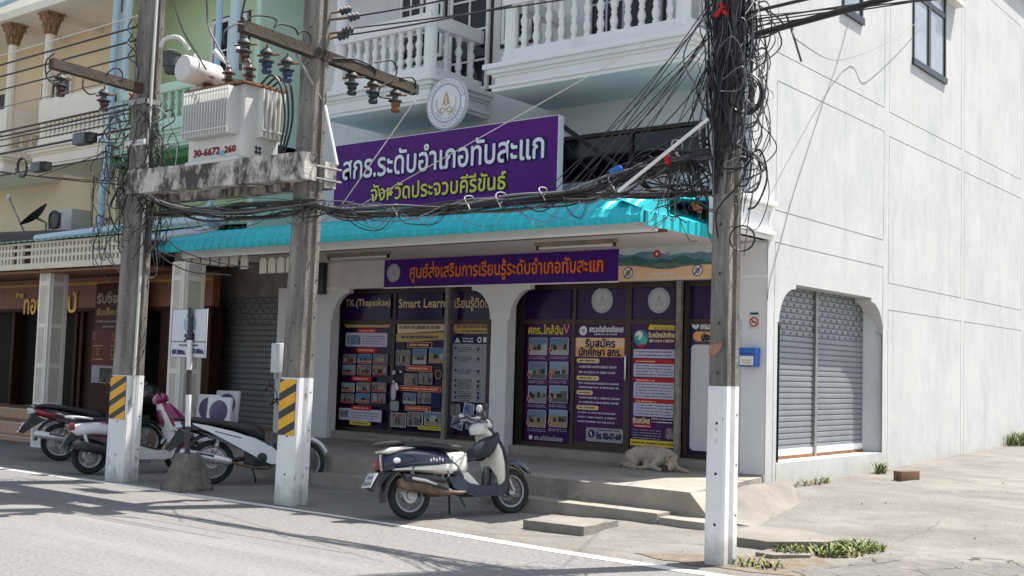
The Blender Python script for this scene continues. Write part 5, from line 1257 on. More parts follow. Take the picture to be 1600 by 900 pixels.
m.tube(bez([c0 + Vector((.12, 0, .2)), c0 + Vector((.05, -.1, .34)), c0 + Vector((-.2, -.12, .36)), c0 + Vector((-.3, -.12, .28))], 5), .025, TW, 8); rel(m, 'pipe', cn)
POR = mat('brown glazed porcelain', (.075, .028, .020), .25, var=.2, scale=5, coat=.4)
for px, py in ((325, 130), (357, 126), (389, 122)):
    p = on_y(px, py, 8.62); m = MB(); prof = [(0, 0), (.07, 0)]
    for k in range(3): z = .02 + k * .085; prof += [(.042, z), (.042, z + .025), (.085, z + .038), (.085, z + .047), (.045, z + .072)]
    prof += [(.038, .28), (.03, .31), (0, .31)]; zb2_ = 4.815
    m.lathe(prof, POR, 18, Matrix.Translation((p.x, 8.62, zb2_))); ins = rel(m, 'bushing', tr, smooth=40)
    m = MB(); m.tube([(p.x, 8.62, zb2_ + .30), (p.x - .02, 8.6, zb2_ + .35)], .016, CABLE_WHITE, 6); m.tube([(p.x - .02, 8.6, zb2_ + .35), (p.x - .20, 8.55, zb2_ + .52)], [.018, .036], TW, 10); rel(m, 'terminal', ins)
m = MB(); yF = TY0 + .026
def txt_t(body, a, b, cy, h, mm):
    p, q = on_y(a[0], a[1], yF), on_y(b[0], b[1], yF); put_text(m, body, ((p.x + q.x) / 2, yF - .001, (p.z + q.z) / 2), mm, w=q.x - p.x, h=h, bold=.006, lift=.001)
TRED = flat('dark red stencil', (.22, .03, .03), .6)
txt_t('30-6672', (303, 239), (343, 237), 0, .085, TRED); rel(m, 'lettering', tr, smooth=0); m = MB(); txt_t('260', (351, 233.5), (368, 232), 0, .075, TRED)
rel(m, 'lettering', tr, smooth=0); m = MB(); p, q = on_y(344, 236, yF), on_y(351, 242, yF); m.box(p.x, q.x, yF - .003, yF - .001, q.z, p.z, flat('blue sticker', (.15, .42, .62), .5)); rel(m, 'sticker', tr, smooth=0)
m = MB(); xF = TX1 + .002; p = on_x(403, 235, xF); h_ = .07
for a in range(4):
    co, si = math.cos(R(45 + a * 90)), math.sin(R(45 + a * 90)); m.box(xF, xF + .002, p.y + co * .035 - .02, p.y + co * .035 + .02, p.z + si * .035 - .02, p.z + si * .035 + .02, BLACK_PLASTIC, rot=(R(45), 0, 0))
m.box(xF, xF + .002, p.y - .09, p.y + .09, p.z - .10, p.z - .09, BLACK_PLASTIC); rel(m, 'maker_mark', tr, smooth=0)
m = MB()
for k in range(3): m.tube(bez([(TX1 - .1, 8.65 + k * .08, 4.83), (TX1 + .1, 8.65 + k * .1, 4.93), (TX1 + .22, 8.7 + k * .08, 4.80), (TX1 + .26 - .03 * k, 8.75 + k * .08, 4.4), (TX1 + .20 - .04 * k, 8.72 + k * .06, 3.92)], 6), .014, CABLE, 6)
rel(m, 'output_cable', tr)
# cross arms
WOOD = stains(mat('weathered cross arm', (.085, .066, .052), .9, var=.5, scale=5, bump=.4, bscale=30, stretch=(1, .2, 1)), (.26, .23, .19), 7, .62, .74, (1, .3, 1), .6)
def crossarm(x, y0, y1, z0, z1, label):
    mb = MB(); secs = []
    for i in range(9):
        t = i / 8; y = y0 + (y1 - y0) * t; z = z0 + (z1 - z0) * t; secs.append([Vector((x - .055, y, z - .06)), Vector((x + .055, y, z - .06)), Vector((x + .055, y, z + .06)), Vector((x - .055, y, z + .06))])
    mb.loft(secs, WOOD); return tag(mb.build('cross_arm', smooth=20), label, 'cross arm', 'cross arms on the poles')
crossarm(-9.86, 7.60, 10.30, 5.13, 5.00, 'long weathered cross arm on the middle pole'); crossarm(-13.10, 7.30, 8.75, 5.12, 5.06, 'short dark cross arm on the left pole')
BLUEP, GREENP = mat('blue glazed spool', (.035, .06, .14), .5, var=.5), mat('green glazed spool', (.03, .06, .05), .5, var=.5)
def cutout(c, mm, label, grp='insulators under the cross arms'):
    t = thing('insulator', label, 'insulator', c, 0, grp); x, y, z = c; mb = MB()
    mb.lathe([(0, .02), (.03, .02), (.07, -.02), (.075, -.04), (.03, -.05), (.04, -.10), (.085, -.12), (.085, -.135), (.02, -.14)], GREY_PLASTIC, 14, Matrix.Translation((x, y, z))); rel(mb, 'cap', t)
    mb = MB(); mb.lathe([(0, -.14), (.05, -.14), (.06, -.18), (.04, -.20), (.06, -.23), (.05, -.26), (0, -.26)], mm, 12, Matrix.Translation((x + .01, y, z))); rel(mb, 'spool', t)
    mb = MB(); mb.tube([(x, y, z + .06), (x, y, z)], .012, RUST, 6); mb.tube([(x - .1, y - .05, z - .06), (x + .12, y + .08, z - .05)], .012, RUST, 6); rel(mb, 'bolt', t)
for px, py, mm, lab in ((382, 62, POR, 'brown insulator hanging at the street end of the middle pole cross arm'), (417, 78, BLUEP, 'blue spool insulator next to the street end of the long cross arm'), (449, 92, BLUEP, 'blue spool insulator under the long cross arm just left of the middle pole'),
                        (550, 114, GREENP, 'green spool insulator under the long cross arm just right of the middle pole'), (583, 128, GREENP, 'green spool insulator between two others at the shop end of the long cross arm'), (618, 142, RUST, 'grey and rust insulator at the shop end of the long cross arm')):
    p = on_x(px, py, -9.86); cutout((p.x, p.y, p.z), mm, lab)
for px, py, lab in ((95, 118, 'grey insulator at the street end of the short dark cross arm'), (163, 142, 'brown insulator at the middle of the short dark cross arm')):
    p = on_x(px, py, -13.10); cutout((p.x, p.y, p.z), POR, lab)
def strut(a, b, r, mm, label, name='brace_rod', seg=6):
    mb = MB(); mb.tube([a, b], r, mm, seg); return tag(mb.build(name), label, 'rod')
strut(on_x(463, 85, -9.85), on_x(506, 162, -9.85), .014, STEEL, 'dull steel brace from the long cross arm to the middle pole'); strut(on_y(508, 165, 8.55), on_y(527, 258, 8.45), .016, CABLE_WHITE, 'pale rod hanging from the middle pole down to the rear beam end')
for zz in (3.66, 3.80): strut((-9.82, 8.30, zz), (-9.82, 9.08, zz), .014, STEEL, ['lower', 'upper'][zz > 3.7] + ' steel clamp bolt joining the front and rear beams at the middle pole', 'clamp_bolt')
m = MB(); cx, cy, a, b = at1(4.9); m.box(cx - a - .02, cx + a + .03, cy - b - .03, cy - b - .004, 4.86, 4.93, STEEL); m.box(cx + a + .006, cx + a + .03, cy - b - .028, cy + b, 4.862, 4.928, STEEL); rel(m, 'pole_band', pl1); m = MB(); m.box(cx - a - .06, cx + a + .06, cy - b - .035, cy - b - .004, 4.32, 4.39, VINYL_WHITE); rel(m, 'pole_band', pl1)
ar = thing('surge_arrester', 'grey canister with a white bent pipe between the left pole and the white drum', 'arrester', (-12.85, 8.75, 5.2)); p = on_y(268, 95, 8.7); m = MB()
m.lathe([(0, 0), (.07, 0), (.09, .03), (.09, .08), (.11, .09), (.11, .24), (.12, .25), (.12, .28), (.06, .31), (0, .32)], GREY_PLASTIC, 16, Matrix.Translation((p.x, 8.7, p.z - .17))); rel(m, 'canister', ar)
# ------------------------------------------------------------------ cables
def cable(name, pts, r, label, mm=CABLE, grp=None, seg=5):
    mb = MB(); mb.tube(pts, r, mm, seg); o = mb.build(name, smooth=60); return tag(o, label, 'cable', grp)
LEFTX = -60
def hv(p0, p1, y, r, label, s_=0.0, far=True, mm=CABLE):
    a, b = on_y(*p0, y), on_y(*p1, y)
    if far: d = (a - b); a = b + d * ((LEFTX - b.x) / d.x); a.z = b.z - .2
    return cable('overhead_cable', sag(a, b, s_, 24), r, label, mm, 'overhead cables left of the poles')
hv((0, 107), (226, 38), 8.62, .014, 'thick black cable, upper of three reaching the left pole from the left'); hv((0, 121), (222, 60), 8.62, .014, 'thick black cable, middle of three reaching the left pole from the left'); hv((0, 141), (222, 84), 8.62, .012, 'thick black cable, lower of three reaching the left pole from the left')
hv((0, 82), (232, 20), 8.62, .008, 'thin pale wire above the black cables left of the left pole', mm=CABLE_WHITE); hv((0, 172), (196, 122), 8.0, .007, 'thin dark wire crossing the ivory balcony rail', mm=CABLE_GREY)
bundle = [((0, 232), (200, 163), .016), ((0, 240), (205, 170), .014), ((0, 246), (208, 200), .018), ((0, 252), (212, 186), .010), ((0, 258), (212, 238), .012), ((0, 236), (206, 176), .010)]
for i, (a, b, r) in enumerate(bundle):
    hv(a, b, 8.55 + .02 * i, r, ['thick telephone cable just below the ivory balusters', 'telephone cable second in the bundle below the ivory balusters', 'sagging thick cable through the grey splice box', 'thin cable beside the grey splice box', 'lowest cable of the bundle under the ivory balcony', 'thin cable inside the bundle below the ivory balusters'][i], .05)
for i, (a, b, r) in enumerate((((0, 268), (215, 290), .010), ((0, 270), (215, 284), .008), ((60, 275), (200, 222), .007))):
    cable('overhead_cable', sag(on_y(*a, 8.5 + .02 * i), on_y(*b, 8.55), .02), r, ['dark cable falling to the left pole under the round coil box', 'second dark cable falling to the left pole under the round coil box', 'thin wire rising from the lower cable towards the left pole'][i], CABLE, 'overhead cables left of the poles')
for px, py, w_, h_, lab in ((128, 217, .30, .16, 'grey splice box hanging on the cables left of the left pole'), (60, 261, .26, .14, 'finned grey splice box hanging beside a cable coil at the left')):
    p = on_y(px, py, 8.5); t = thing('splice_box', lab, 'box', p, 0, 'splice boxes on the cables'); mb = MB(); mb.box(p.x - w_ / 2, p.x + w_ / 2, 8.44, 8.58, p.z - h_ / 2, p.z + h_ / 2, mat('slate splice box', (.10, .115, .14), .5), .02); rel(mb, 'case', t)
    mb = MB()
    for k in range(6): mb.box(p.x + w_ / 2 + .02 * k, p.x + w_ / 2 + .02 * k + .008, 8.45, 8.57, p.z - h_ * .42, p.z + h_ * .42, BLACK_PLASTIC)
    rel(mb, 'end_fins', t)
def coil(c, r, nrm, n, label, seed=1, name='cable_coil', cr=.009):
    rr = random.Random(seed); mb = MB(); c = Vector(c); q = Vector(nrm).normalized().to_track_quat('Z', 'Y'); pts = []
    for i in range(n * 20 + 1):
        a = 2 * math.pi * i / 20; k = r * (1 + .05 * math.sin(a * .37 + seed)) ; pts.append(c + q @ Vector((math.cos(a) * k, math.sin(a) * k * 1.05, .02 * math.sin(a * .23) + rr.uniform(-.004, .004))))
    mb.tube(pts, cr, CABLE, 5); return tag(mb.build(name, smooth=60), label, 'cable coil', 'cable coils')
coil(on_y(34, 262, 8.45), .13, (0, 1, .1), 3, 'small cable coil beside the finned splice box', 2); coil(on_y(1165, 147, 8.75), .155, (0, 1, .15), 5, 'round cable coil hanging right of the right pole high up', 3, cr=.010); coil(on_y(1160, 372, 8.7), .105, (-.6, 1, .1), 1, 'open loop of thick cable hanging right of the right pole', 4, cr=.008)
# main telephone bundle between the three poles
rb = random.Random(21)
pathA = [(1108, 240), (1060, 250), (1010, 262), (960, 288), (920, 302), (880, 309), (800, 317), (700, 325), (620, 332), (540, 333), (500, 325)]
pathB = [(500, 318), (440, 318), (380, 325), (320, 330), (260, 326), (240, 318)]
def bundle_run(path, n, spread, labels_base, grp, y0=8.62):
    base = [on_y(x, y, y0) for x, y in path]
    for i in range(n):
        oy, oz = rb.uniform(-spread, spread), rb.uniform(-spread, spread); pts = []
        for k, p in enumerate(base):
            e = 1.0 + .9 * rb.uniform(-1, 1); pts.append(p + Vector((0, oy * e, oz * e * (1.0 if 0 < k < len(base) - 1 else .6))))
        cable('telephone_cable', bez(pts, 5), rb.choice((.006, .008, .010, .013, .016)), labels_base, rb.choice((CABLE, CABLE, CABLE, CABLE_GREY)), grp)
bundle_run(pathA, 17, .058, 'black telephone cable in the bundle hanging in front of the turquoise awning', 'telephone cables between middle and right pole')
bundle_run([(500, 318), (470, 322), (440, 327), (380, 336), (320, 334), (262, 322), (240, 310)], 12, .055, 'black telephone cable in the bundle between the left and middle poles', 'telephone cables between left and middle pole')
bundle_run([(500, 322), (440, 318), (380, 321), (330, 329), (270, 334), (240, 335)], 9, .04, 'black telephone cable in the bundle between the left and middle poles', 'telephone cables between left and middle pole')
bundle_run([(1112, 300), (1060, 302), (1010, 303), (950, 303), (900, 307), (820, 311), (760, 316)], 7, .03, 'black cable in the lower run along the awning top near the right pole', 'cables along the awning top', 8.75)
rs_ = random.Random(77)
stray = MB()
for _ in range(46):           # slack strands and hanging loops along the bundle
    i = rs_.randrange(len(pathA) - 2); p = on_y(*pathA[i], 8.6); q = on_y(*pathA[i + rs_.choice((1, 1, 2))], 8.6); d = rs_.uniform(-.10, .22)
    stray.tube(bez([p + Vector((0, 0, rs_.uniform(-.05, .05))), p.lerp(q, .3) + Vector((0, rs_.uniform(-.1, .1), -d)), p.lerp(q, .7) + Vector((0, rs_.uniform(-.1, .1), -d * rs_.uniform(.3, 1))), q + Vector((0, 0, rs_.uniform(-.05, .05)))], 5), rs_.choice((.003, .004, .006)), rs_.choice((CABLE, CABLE_GREY)), 4)
for _ in range(30):
    px_ = rs_.uniform(255, 480); p = on_y(px_, rs_.uniform(315, 335), 8.6); q = on_y(px_ + rs_.uniform(30, 110), rs_.uniform(312, 332), 8.6); d = rs_.uniform(-.08, .25)
    stray.tube(bez([p, p.lerp(q, .3) + Vector((0, rs_.uniform(-.1, .1), -d)), p.lerp(q, .7) + Vector((0, 0, -d * .7)), q], 5), rs_.choice((.003, .004, .006)), rs_.choice((CABLE, CABLE_GREY)), 4)
o = stray.build('cable_tangle', smooth=60); kind(o, 'stuff'); o['label'] = 'slack strands hanging along the telephone cable bundle'
TIE = mat('white plastic tie', (.55, .54, .50), .6)
for i, (px, py, lab) in enumerate(((619, 326, 'white tie wrapped on the cable bundle left of the lime lettering'), (733, 315, 'large white tie loop on the cable bundle below the lime lettering'), (783, 312, 'white tie on the cable bundle near the right end of the sign'), (848, 300, 'ragged white tie on the cable bundle at the sign corner'), (958, 285, 'white tie with a hanging tail in front of the dark window'), (1058, 232, 'white tie where the cables fan out beside the right pole'))):
    p = on_y(px, py, 8.62); mb = MB(); r = .045 + .014 * (i % 3)
    mb.tube([p + Vector((.02 * math.sin(t * 2), r * math.cos(t), r * math.sin(t))) for t in [k * .35 for k in range(19)]] + [p + Vector((.04, -r, -.05)), p + Vector((.07, -r * 1.1, -.09))], .0055, TIE, 5); tag(mb.build('cable_tie'), lab, 'cable tie', 'white ties on the cables')
m = MB(); p = on_y(953, 271, 8.6); m.lathe([(0, 0), (.03, .01), (.035, .1), (.02, .13), (0, .13)], BLUE, 10, place(p, (1, 0, .35))); tag(m.build('cable_clip'), 'blue sleeve on the cable bundle in front of the dark window', 'sleeve'); m = MB(); p = on_y(1043, 247, 8.6); m.box(p.x - .02, p.x + .02, 8.57, 8.62, p.z - .06, p.z + .06, VINYL_RED, .006, rot=(0, R(-15), 0)); tag(m.build('cable_label'), 'red tag hanging where the cables fan out', 'tag')
# white tube leaning across the cables
strut(on_y(966, 299, 8.45), on_y(1106, 186, 8.45), .016, VINYL_WHITE, 'long white plastic tube leaning diagonally across the cables by the right pole', 'plastic_tube', 8)
# service drops fanning down from the top of the right pole to the bundle
drops = [((1108, 5), (884, 300)), ((1112, 8), (905, 298)), ((1100, 30), (860, 306)), ((1110, 55), (875, 302)), ((1100, 70), (892, 298)), ((1104, 75), (930, 290)), ((1106, 60), (990, 202)), ((1115, 95), (1035, 196)), ((1118, 110), (1062, 190)), ((1112, 100), (1078, 188)), ((1118, 60), (1074, 196)), ((1116, 40), (920, 296)), ((1102, 62), (838, 312)), ((1122, 20), (972, 268)), ((1125, 30), (1050, 215))]
for i, (a, b) in enumerate(drops):
    cable('drop_wire', sag(on_y(*a, 8.8), on_y(*b, 8.68 + .02 * (i % 5)), rb.uniform(0, .05)), rb.choice((.004, .005, .006)), 'thin black drop wire fanning down left from the top of the right pole', CABLE, 'drop wires fanning from the right pole')
cable('guy_wire', sag(on_y(1010, 68, 8.8), on_y(520, 345, 9.4), .0), .005, 'pale steel guy wire crossing the purple sign diagonally', CABLE_WHITE); cable('guy_wire', sag(on_y(648, 158, 8.9), on_y(527, 330, 9.0), .0), .007, 'pale wire from the long cross arm end down across the purple sign left end', CABLE_WHITE)
hv_r = [((520, 58), (800, 8), 8.9, .010, 'black overhead wire from the middle pole rising right across the first balcony'), ((520, 30), (730, -8), 8.9, .010, 'black overhead wire from the middle pole passing the balcony windows'), ((545, 45), (1000, -20), 9.2, .009, 'black overhead wire crossing the second balcony balusters')]
for a, b, y, r, lab in hv_r: cable('overhead_cable', sag(on_y(*a, y), on_y(*b, y), .02), r, lab)
for i, (a, b, r) in enumerate((((1160, 22), (1262, -2), .016), ((1180, 52), (1400, -8), .018), ((1180, 57), (1402, -3), .012), ((1155, 34), (1330, 8), .008), ((1160, 44), (1420, 4), .006), ((1155, 38), (1300, 18), .006), ((1150, 28), (1260, 18), .005))):
    p, q = on_y(*a, 8.85), on_y(*b, 8.9); d = q - p; q = p + d * 6
    cable('overhead_cable', [p, p + d, q], r, ['thick black cable leaving the right pole top towards the upper right', 'double thick black cable leaving the right pole over the white wall', 'second strand of the double cable over the white wall', 'thin wire between the two thick cables right of the right pole', 'thin wire below the double cable over the white wall', 'thin wire ending above the grooved wall panel', 'short thin wire at the right pole top'][i], CABLE, 'cables leaving the right pole to the right')
cable('overhead_cable', bez([on_y(1238, 40, 8.9), on_y(1250, 66, 9.1), on_x(1310, 94, -6.2), on_x(1380, 70, -6.25), on_x(1426, 40, -6.3), on_x(1445, 28, -6.36)], 8), .005, 'thin wire drooping in an arc across the white wall to the side window', CABLE_GREY)
cable('overhead_cable', bez([on_y(1228, 22, 8.9), on_y(1236, 45, 8.9), on_y(1244, 70, 8.9), on_y(1252, 96, 8.9)], 5), .010, 'frayed twisted cable end hanging in front of the white wall'); cable('wall_wire', bez([on_x(1326, 35, -6.385), on_x(1308, 100, -6.385), on_x(1285, 165, -6.385), on_x(1262, 235, -6.385), on_x(1238, 310, -6.385), on_x(1222, 370, -6.385), on_x(1203, 440, -6.385), on_x(1199, 470, -6.385)], 6), .004, 'thin grey wire running down the grooved white side wall', CABLE_GREY)
# wires on the transformer side
for pts, lab in (([(270, 0), (285, 45), (305, 80), (322, 108)], 'black lead coming down to the left insulator of the transformer'), ([(323, 0), (326, 40), (342, 75), (357, 100)], 'black lead coming down to the middle insulator of the transformer'), ([(384, -5), (377, 30), (376, 60)], 'black lead coming down past the street end of the long cross arm')):
    cable('jumper_wire', bez([on_y(x, y, 8.45) for x, y in pts], 6), .012, lab, CABLE, 'jumper wires')
loops = [([(350, 70), (350, 50), (368, 38), (380, 38)], 'short jumper loop at the street end of the long cross arm'), ([(388, 32), (395, 25), (420, 26), (432, 32), (428, 44)], 'flat jumper loop over the long cross arm above the transformer'), ([(428, 42), (440, 38), (460, 44), (466, 55)], 'jumper loop over the long cross arm left of the middle pole'), ([(466, 52), (475, 48), (484, 54), (486, 66)], 'small jumper loop touching the middle pole'),
         ([(520, 92), (548, 92), (562, 95), (586, 108), (584, 124)], 'jumper loop over the shop half of the long cross arm'), ([(585, 98), (612, 95), (620, 112), (612, 126), (596, 134), (592, 150), (610, 154)], 'long looping jumper under the shop end of the long cross arm'), ([(625, 122), (645, 122), (650, 138), (640, 148)], 'jumper loop at the very end of the long cross arm'),
         ([(80, 108), (72, 118), (80, 128), (92, 128)], 'jumper loop at the street end of the short cross arm'), ([(84, 84), (72, 96), (72, 118), (80, 126)], 'large jumper loop around the street end of the short cross arm'), ([(130, 124), (130, 138), (140, 147), (150, 146)], 'jumper loop under the middle of the short cross arm'), ([(168, 114), (180, 106), (190, 112), (192, 124)], 'jumper loop over the pole end of the short cross arm')]
for pts, lab in loops:
    X = -13.1 if pts[0][0] < 200 else -9.86
    cable('jumper_wire', bez([on_x(x, y, X + .06) for x, y in pts], 6), .010, lab, CABLE, 'jumper wires')
for i in range(3):
    cable('jumper_wire', bez([on_y(206 + 2 * i, 30 + 22 * i, 8.6), on_y(200, 45 + 22 * i, 8.55), on_y(208 + 4 * i, 60 + 22 * i, 8.5), on_y(214, 80 + 24 * i, 8.5)], 5), .008, ['upper drooping jumper at the left pole', 'middle drooping jumper at the left pole', 'lower drooping jumper at the left pole'][i], CABLE, 'jumper wires')
# dead end insulators on the left of the left pole and above the middle pole
for i, (px, py) in enumerate(((216, 42), (214, 64), (214, 88))):
    p = on_y(px, py, 8.6); mb = MB(); mb.lathe([(0, 0), (.02, 0), (.045, .02), (.02, .05), (.045, .07), (.02, .10), (.04, .12), (0, .14)], BLACK_PLASTIC, 10, place(p, (1, 0, .1))); tag(mb.build('dead_end_insulator'), ['upper dead end insulator on the left pole', 'middle dead end insulator on the left pole', 'lower dead end insulator on the left pole'][i], 'insulator', 'dead end insulators')
for i, (px, py) in enumerate(((532, 18), (545, 28), (535, 50), (528, 58))):
    p = on_y(px, py, 8.85); mb = MB(); mb.lathe([(0, 0), (.02, 0), (.05, .02), (.02, .05), (.05, .07), (.02, .10), (.045, .12), (0, .16)], GREY_PLASTIC, 10, place(p, (1, .2, .1))); mb.tube([p, on_y(505, py + 4, 8.8)], .014, RUST, 5); tag(mb.build('dead_end_insulator'), ['topmost dead end insulator right of the middle pole', 'second dead end insulator right of the middle pole', 'third dead end insulator right of the middle pole', 'lowest dead end insulator right of the middle pole'][i], 'insulator', 'dead end insulators')
# cable tangles nobody could count
def strand_tangle(name, label, at, z0, z1, n_vert, n_loop, seed, side, spread, loop_r=(.08, .30), zl=None, lx=(-.1, .3)):
    r = random.Random(seed); mb = MB()
    for _ in range(n_vert):
        a0 = r.uniform(0, 6.28); zt, zb_ = r.uniform(z1 - 1.3, z1), r.uniform(z0, z0 + 1.6)
        if zb_ > zt - .5: continue
        pts = []; n = 7; off = r.uniform(.0, spread)
        for k in range(n + 1):
            z = zt + (zb_ - zt) * k / n; cx, cy, a, b = at(z); w = math.sin(math.pi * k / n)
            ang = a0 + .5 * math.sin(k * r.uniform(.3, .9)); o_ = .012 + off * (.3 + w * r.uniform(.3, 1.0))
            pts.append((cx + math.copysign(min(abs(math.cos(ang)) * (a + o_) * 1.3, a + o_), math.cos(ang)), cy + math.copysign(min(abs(math.sin(ang)) * (b + o_) * 1.3, b + o_), math.sin(ang)), z))
        mb.tube(bez(pts, 3), r.choice((.004, .005, .006, .008, .011)), r.choice((CABLE, CABLE, CABLE, CABLE_GREY)), 4)
    for _ in range(n_loop):
        z = r.uniform(*(zl or (z0 + .3, z1 - .5))); cx, cy, a, b = at(z); rad = r.uniform(*loop_r); hh = r.uniform(.15, .8)
        sx = r.choice(side); y = cy + r.uniform(-.35, .25); x = cx + sx * a
        pts = [(x, y, z), (x + sx * rad * .6, y + r.uniform(-.1, .1), z + hh * .12), (x + sx * rad, y + r.uniform(-.12, .12), z - hh * .45), (x + sx * rad * .6, y + r.uniform(-.1, .1), z - hh * .95), (x + sx * .02, y, z - hh)]
        mb.tube(bez(pts, 5), r.choice((.004, .005, .007, .010)), r.choice((CABLE, CABLE, CABLE_GREY)), 4)
    o = mb.build(name, smooth=60); kind(o, 'stuff'); o['label'] = label; return o
strand_tangle('cable_tangle', 'dense tangle of black cables wrapped round the right pole', at3, 3.0, 6.6, 118, 0, 5, (1, -1), .10)
strand_tangle('cable_tangle', 'loose black cable loops hanging on both sides of the right pole', at3, 2.6, 5.2, 14, 46, 6, (1, 1, -1), .22, (.06, .30), (3.3, 4.8))
strand_tangle('cable_tangle', 'black cable knots on the left pole around the beam', at1, 2.9, 5.1, 46, 170, 9, (-1, -1, -1, 1), .14, (.06, .36), (3.2, 4.85))
r = random.Random(33); mb = MB()
for _ in range(34):           # fan of loose ends below the joint beside the right pole
    p = on_y(1062 + r.uniform(-6, 6), 236 + r.uniform(-4, 4), 8.62); q = on_y(r.uniform(1010, 1112), r.uniform(296, 345), 8.7 + r.uniform(-.1, .1))
    mb.tube(bez([p, p.lerp(q, .35) + Vector((r.uniform(-.05, .05), 0, .05)), q.lerp(p, .2) + Vector((r.uniform(-.06, .06), 0, 0)), q, q + Vector((r.uniform(-.25, .25), r.uniform(-.1, .1), r.uniform(-.12, .05)))], 4), r.choice((.004, .005, .006)), r.choice((CABLE, CABLE, CABLE_GREY)), 4)
for _ in range(16):
    p = on_y(1108, r.uniform(215, 300), 8.75); q = on_y(r.uniform(940, 1020), r.uniform(262, 300), 8.65)
    mb.tube(bez([p, p.lerp(q, .3) + Vector((0, 0, r.uniform(-.2, .16))), p.lerp(q, .7) + Vector((0, 0, r.uniform(-.1, .2))), q], 5), r.choice((.004, .006, .008)), CABLE, 4)
o = mb.build('cable_tangle', smooth=60); kind(o, 'stuff'); o['label'] = 'fan of loose cable ends in front of the dark window'
for px, py, lab in ((1132, 14, 'faded red cable tag high on the right pole'), (212, 150, 'red cable cap beside the short cross arm'), (1094, 326, 'brown splice cap on the right pole above the awning')):
    p = on_y(px, py, 8.68); mb = MB(); rr = random.Random(px)
    for k in range(5): mb.tube([p + Vector((rr.uniform(-.04, .04), -.03, rr.uniform(-.03, .03))), p + Vector((rr.uniform(-.07, .07), -.05, rr.uniform(-.08, .06)))], .016, VINYL_RED if px != 1094 else RUST, 6)
    tag(mb.build('plastic_tag'), lab, 'tag')
for pts, lab in (([(237, 384), (262, 408), (300, 425), (360, 430)], 'black cable hanging from the left pole past the cream column top'), ([(237, 388), (270, 400), (300, 410), (350, 417)], 'thinner black cable hanging past the cream column top'), ([(260, 375), (290, 395), (350, 412), (395, 418)], 'black wire crossing in front of the cream pickets')):
    cable('drop_wire', bez([on_y(x, y, 9.2) for x, y in pts], 6), .009, lab, CABLE, 'drop wires below the left pole')
# ------------------------------------------------------------------ motorbikes (local x forward, y left, z up; rear contact point at the origin)
NAVY = mat('navy scooter paint', (.008, .014, .045), .22, var=.15, scale=4, coat=.5); CREAMP = mat('cream scooter paint', (.72, .71, .63), .28, var=.08, scale=4, coat=.4)
WHITEP = mat('white bike paint', (.74, .75, .76), .25, var=.06, scale=4, coat=.4); MAGENTA = mat('magenta bike paint', (.26, .012, .10), .22, var=.15, scale=4, coat=.5)
REDP = mat('red bike paint', (.28, .015, .025), .25, var=.15, scale=4, coat=.5); BLACKP = mat('black bike paint', (.012, .012, .016), .25, var=.2, scale=4, coat=.4)
SEAT = mat('black seat vinyl', (.02, .02, .024), .55, var=.25, scale=12, bump=.1, bscale=120); TAIL = mat('red lamp lens', (.17, .010, .014), .2, coat=.5); LENS = mat('clear lamp lens', (.62, .64, .66), .12, coat=.5); AMBER = mat('amber lamp lens', (.55, .18, .02), .2, coat=.5)
ENGINE = mat('greasy engine casting', (.06, .058, .055), .55, .5, var=.5, scale=14); PLATE = mat('number plate', (.62, .61, .58), .5)
EXR = mat('heat stained exhaust', (.17, .115, .078), .6, .3, var=.5, scale=9, c2=(.06, .045, .038))
MUF = mat('silver exhaust', (.62, .63, .65), .3, .5, var=.12, scale=8)
def Ry(x, z): return Matrix.Translation((x, 0, z)) @ Matrix.Rotation(R(90), 4, 'X')
def wheel(t, x, rad, tw, spokes, rim_m, disc=False, drum=True):
    mb = MB(); rr = rad - tw * 1.05
    mb.lathe([(rr + .004, -.022), (rr - .016, -.018), (rr - .022, 0), (rr - .016, .018), (rr + .004, .022), (rr + .012, .024), (rr + .012, -.024), (rr + .004, -.022)], rim_m, 40, Ry(x, rad))
    if spokes > 8:
        for k in range(spokes):
            a = 2 * math.pi * k / spokes; b = a + (.5 if k % 2 else -.5); sd = .022 if k % 4 < 2 else -.022
            mb.tube([(x + .035 * math.cos(b), sd, rad + .035 * math.sin(b)), (x + (rr - .012) * math.cos(a), 0, rad + (rr - .012) * math.sin(a))], .0022, rim_m, 4)
    else:
        for k in range(spokes):
            a = 2 * math.pi * k / spokes; c, s_ = math.cos(a), math.sin(a)
            for d in (-.011, .011): mb.tube([(x + .03 * c - d * s_, 0, rad + .03 * s_ + d * c), (x + (rr - .01) * c - d * s_ * 1.8, 0, rad + (rr - .01) * s_ + d * c * 1.8)], .010, rim_m, 6)
    mb.lathe([(0, -.045), (.045, -.045), (.05, -.03), (.05, .03), (.045, .045), (0, .045)], ALU, 18, Ry(x, rad))
    w_ = mb.build('wheel', t, smooth=40)
    mb = MB(); mb.lathe([(rr + .006, -.024), (rr + .4 * tw, -tw * .52), (rad - .018, -tw * .50), (rad - .004, -tw * .30), (rad, 0), (rad - .004, tw * .30), (rad - .018, tw * .50), (rr + .4 * tw, tw * .52), (rr + .006, .024)], RUBBER, 44, Ry(x, rad)); mb.build('tyre', w_, smooth=40)
    if disc:
        mb = MB(); mb.lathe([(.06, -.058), (.105, -.058), (.105, -.054), (.06, -.054), (.06, -.058)], STEEL, 30, Ry(x, rad))
        for k in range(6):
            a = k * math.pi / 3; mb.tube([(x + .04 * math.cos(a), -.056, rad + .04 * math.sin(a)), (x + .07 * math.cos(a), -.056, rad + .07 * math.sin(a))], .006, STEEL, 4)
        mb.build('brake_disc', w_)
    elif drum:
        mb = MB(); mb.lathe([(0, -.06), (.07, -.055), (.082, -.04), (.082, .03), (0, .03)], ALU, 22, Ry(x, rad)); mb.build('hub', w_)
    return w_
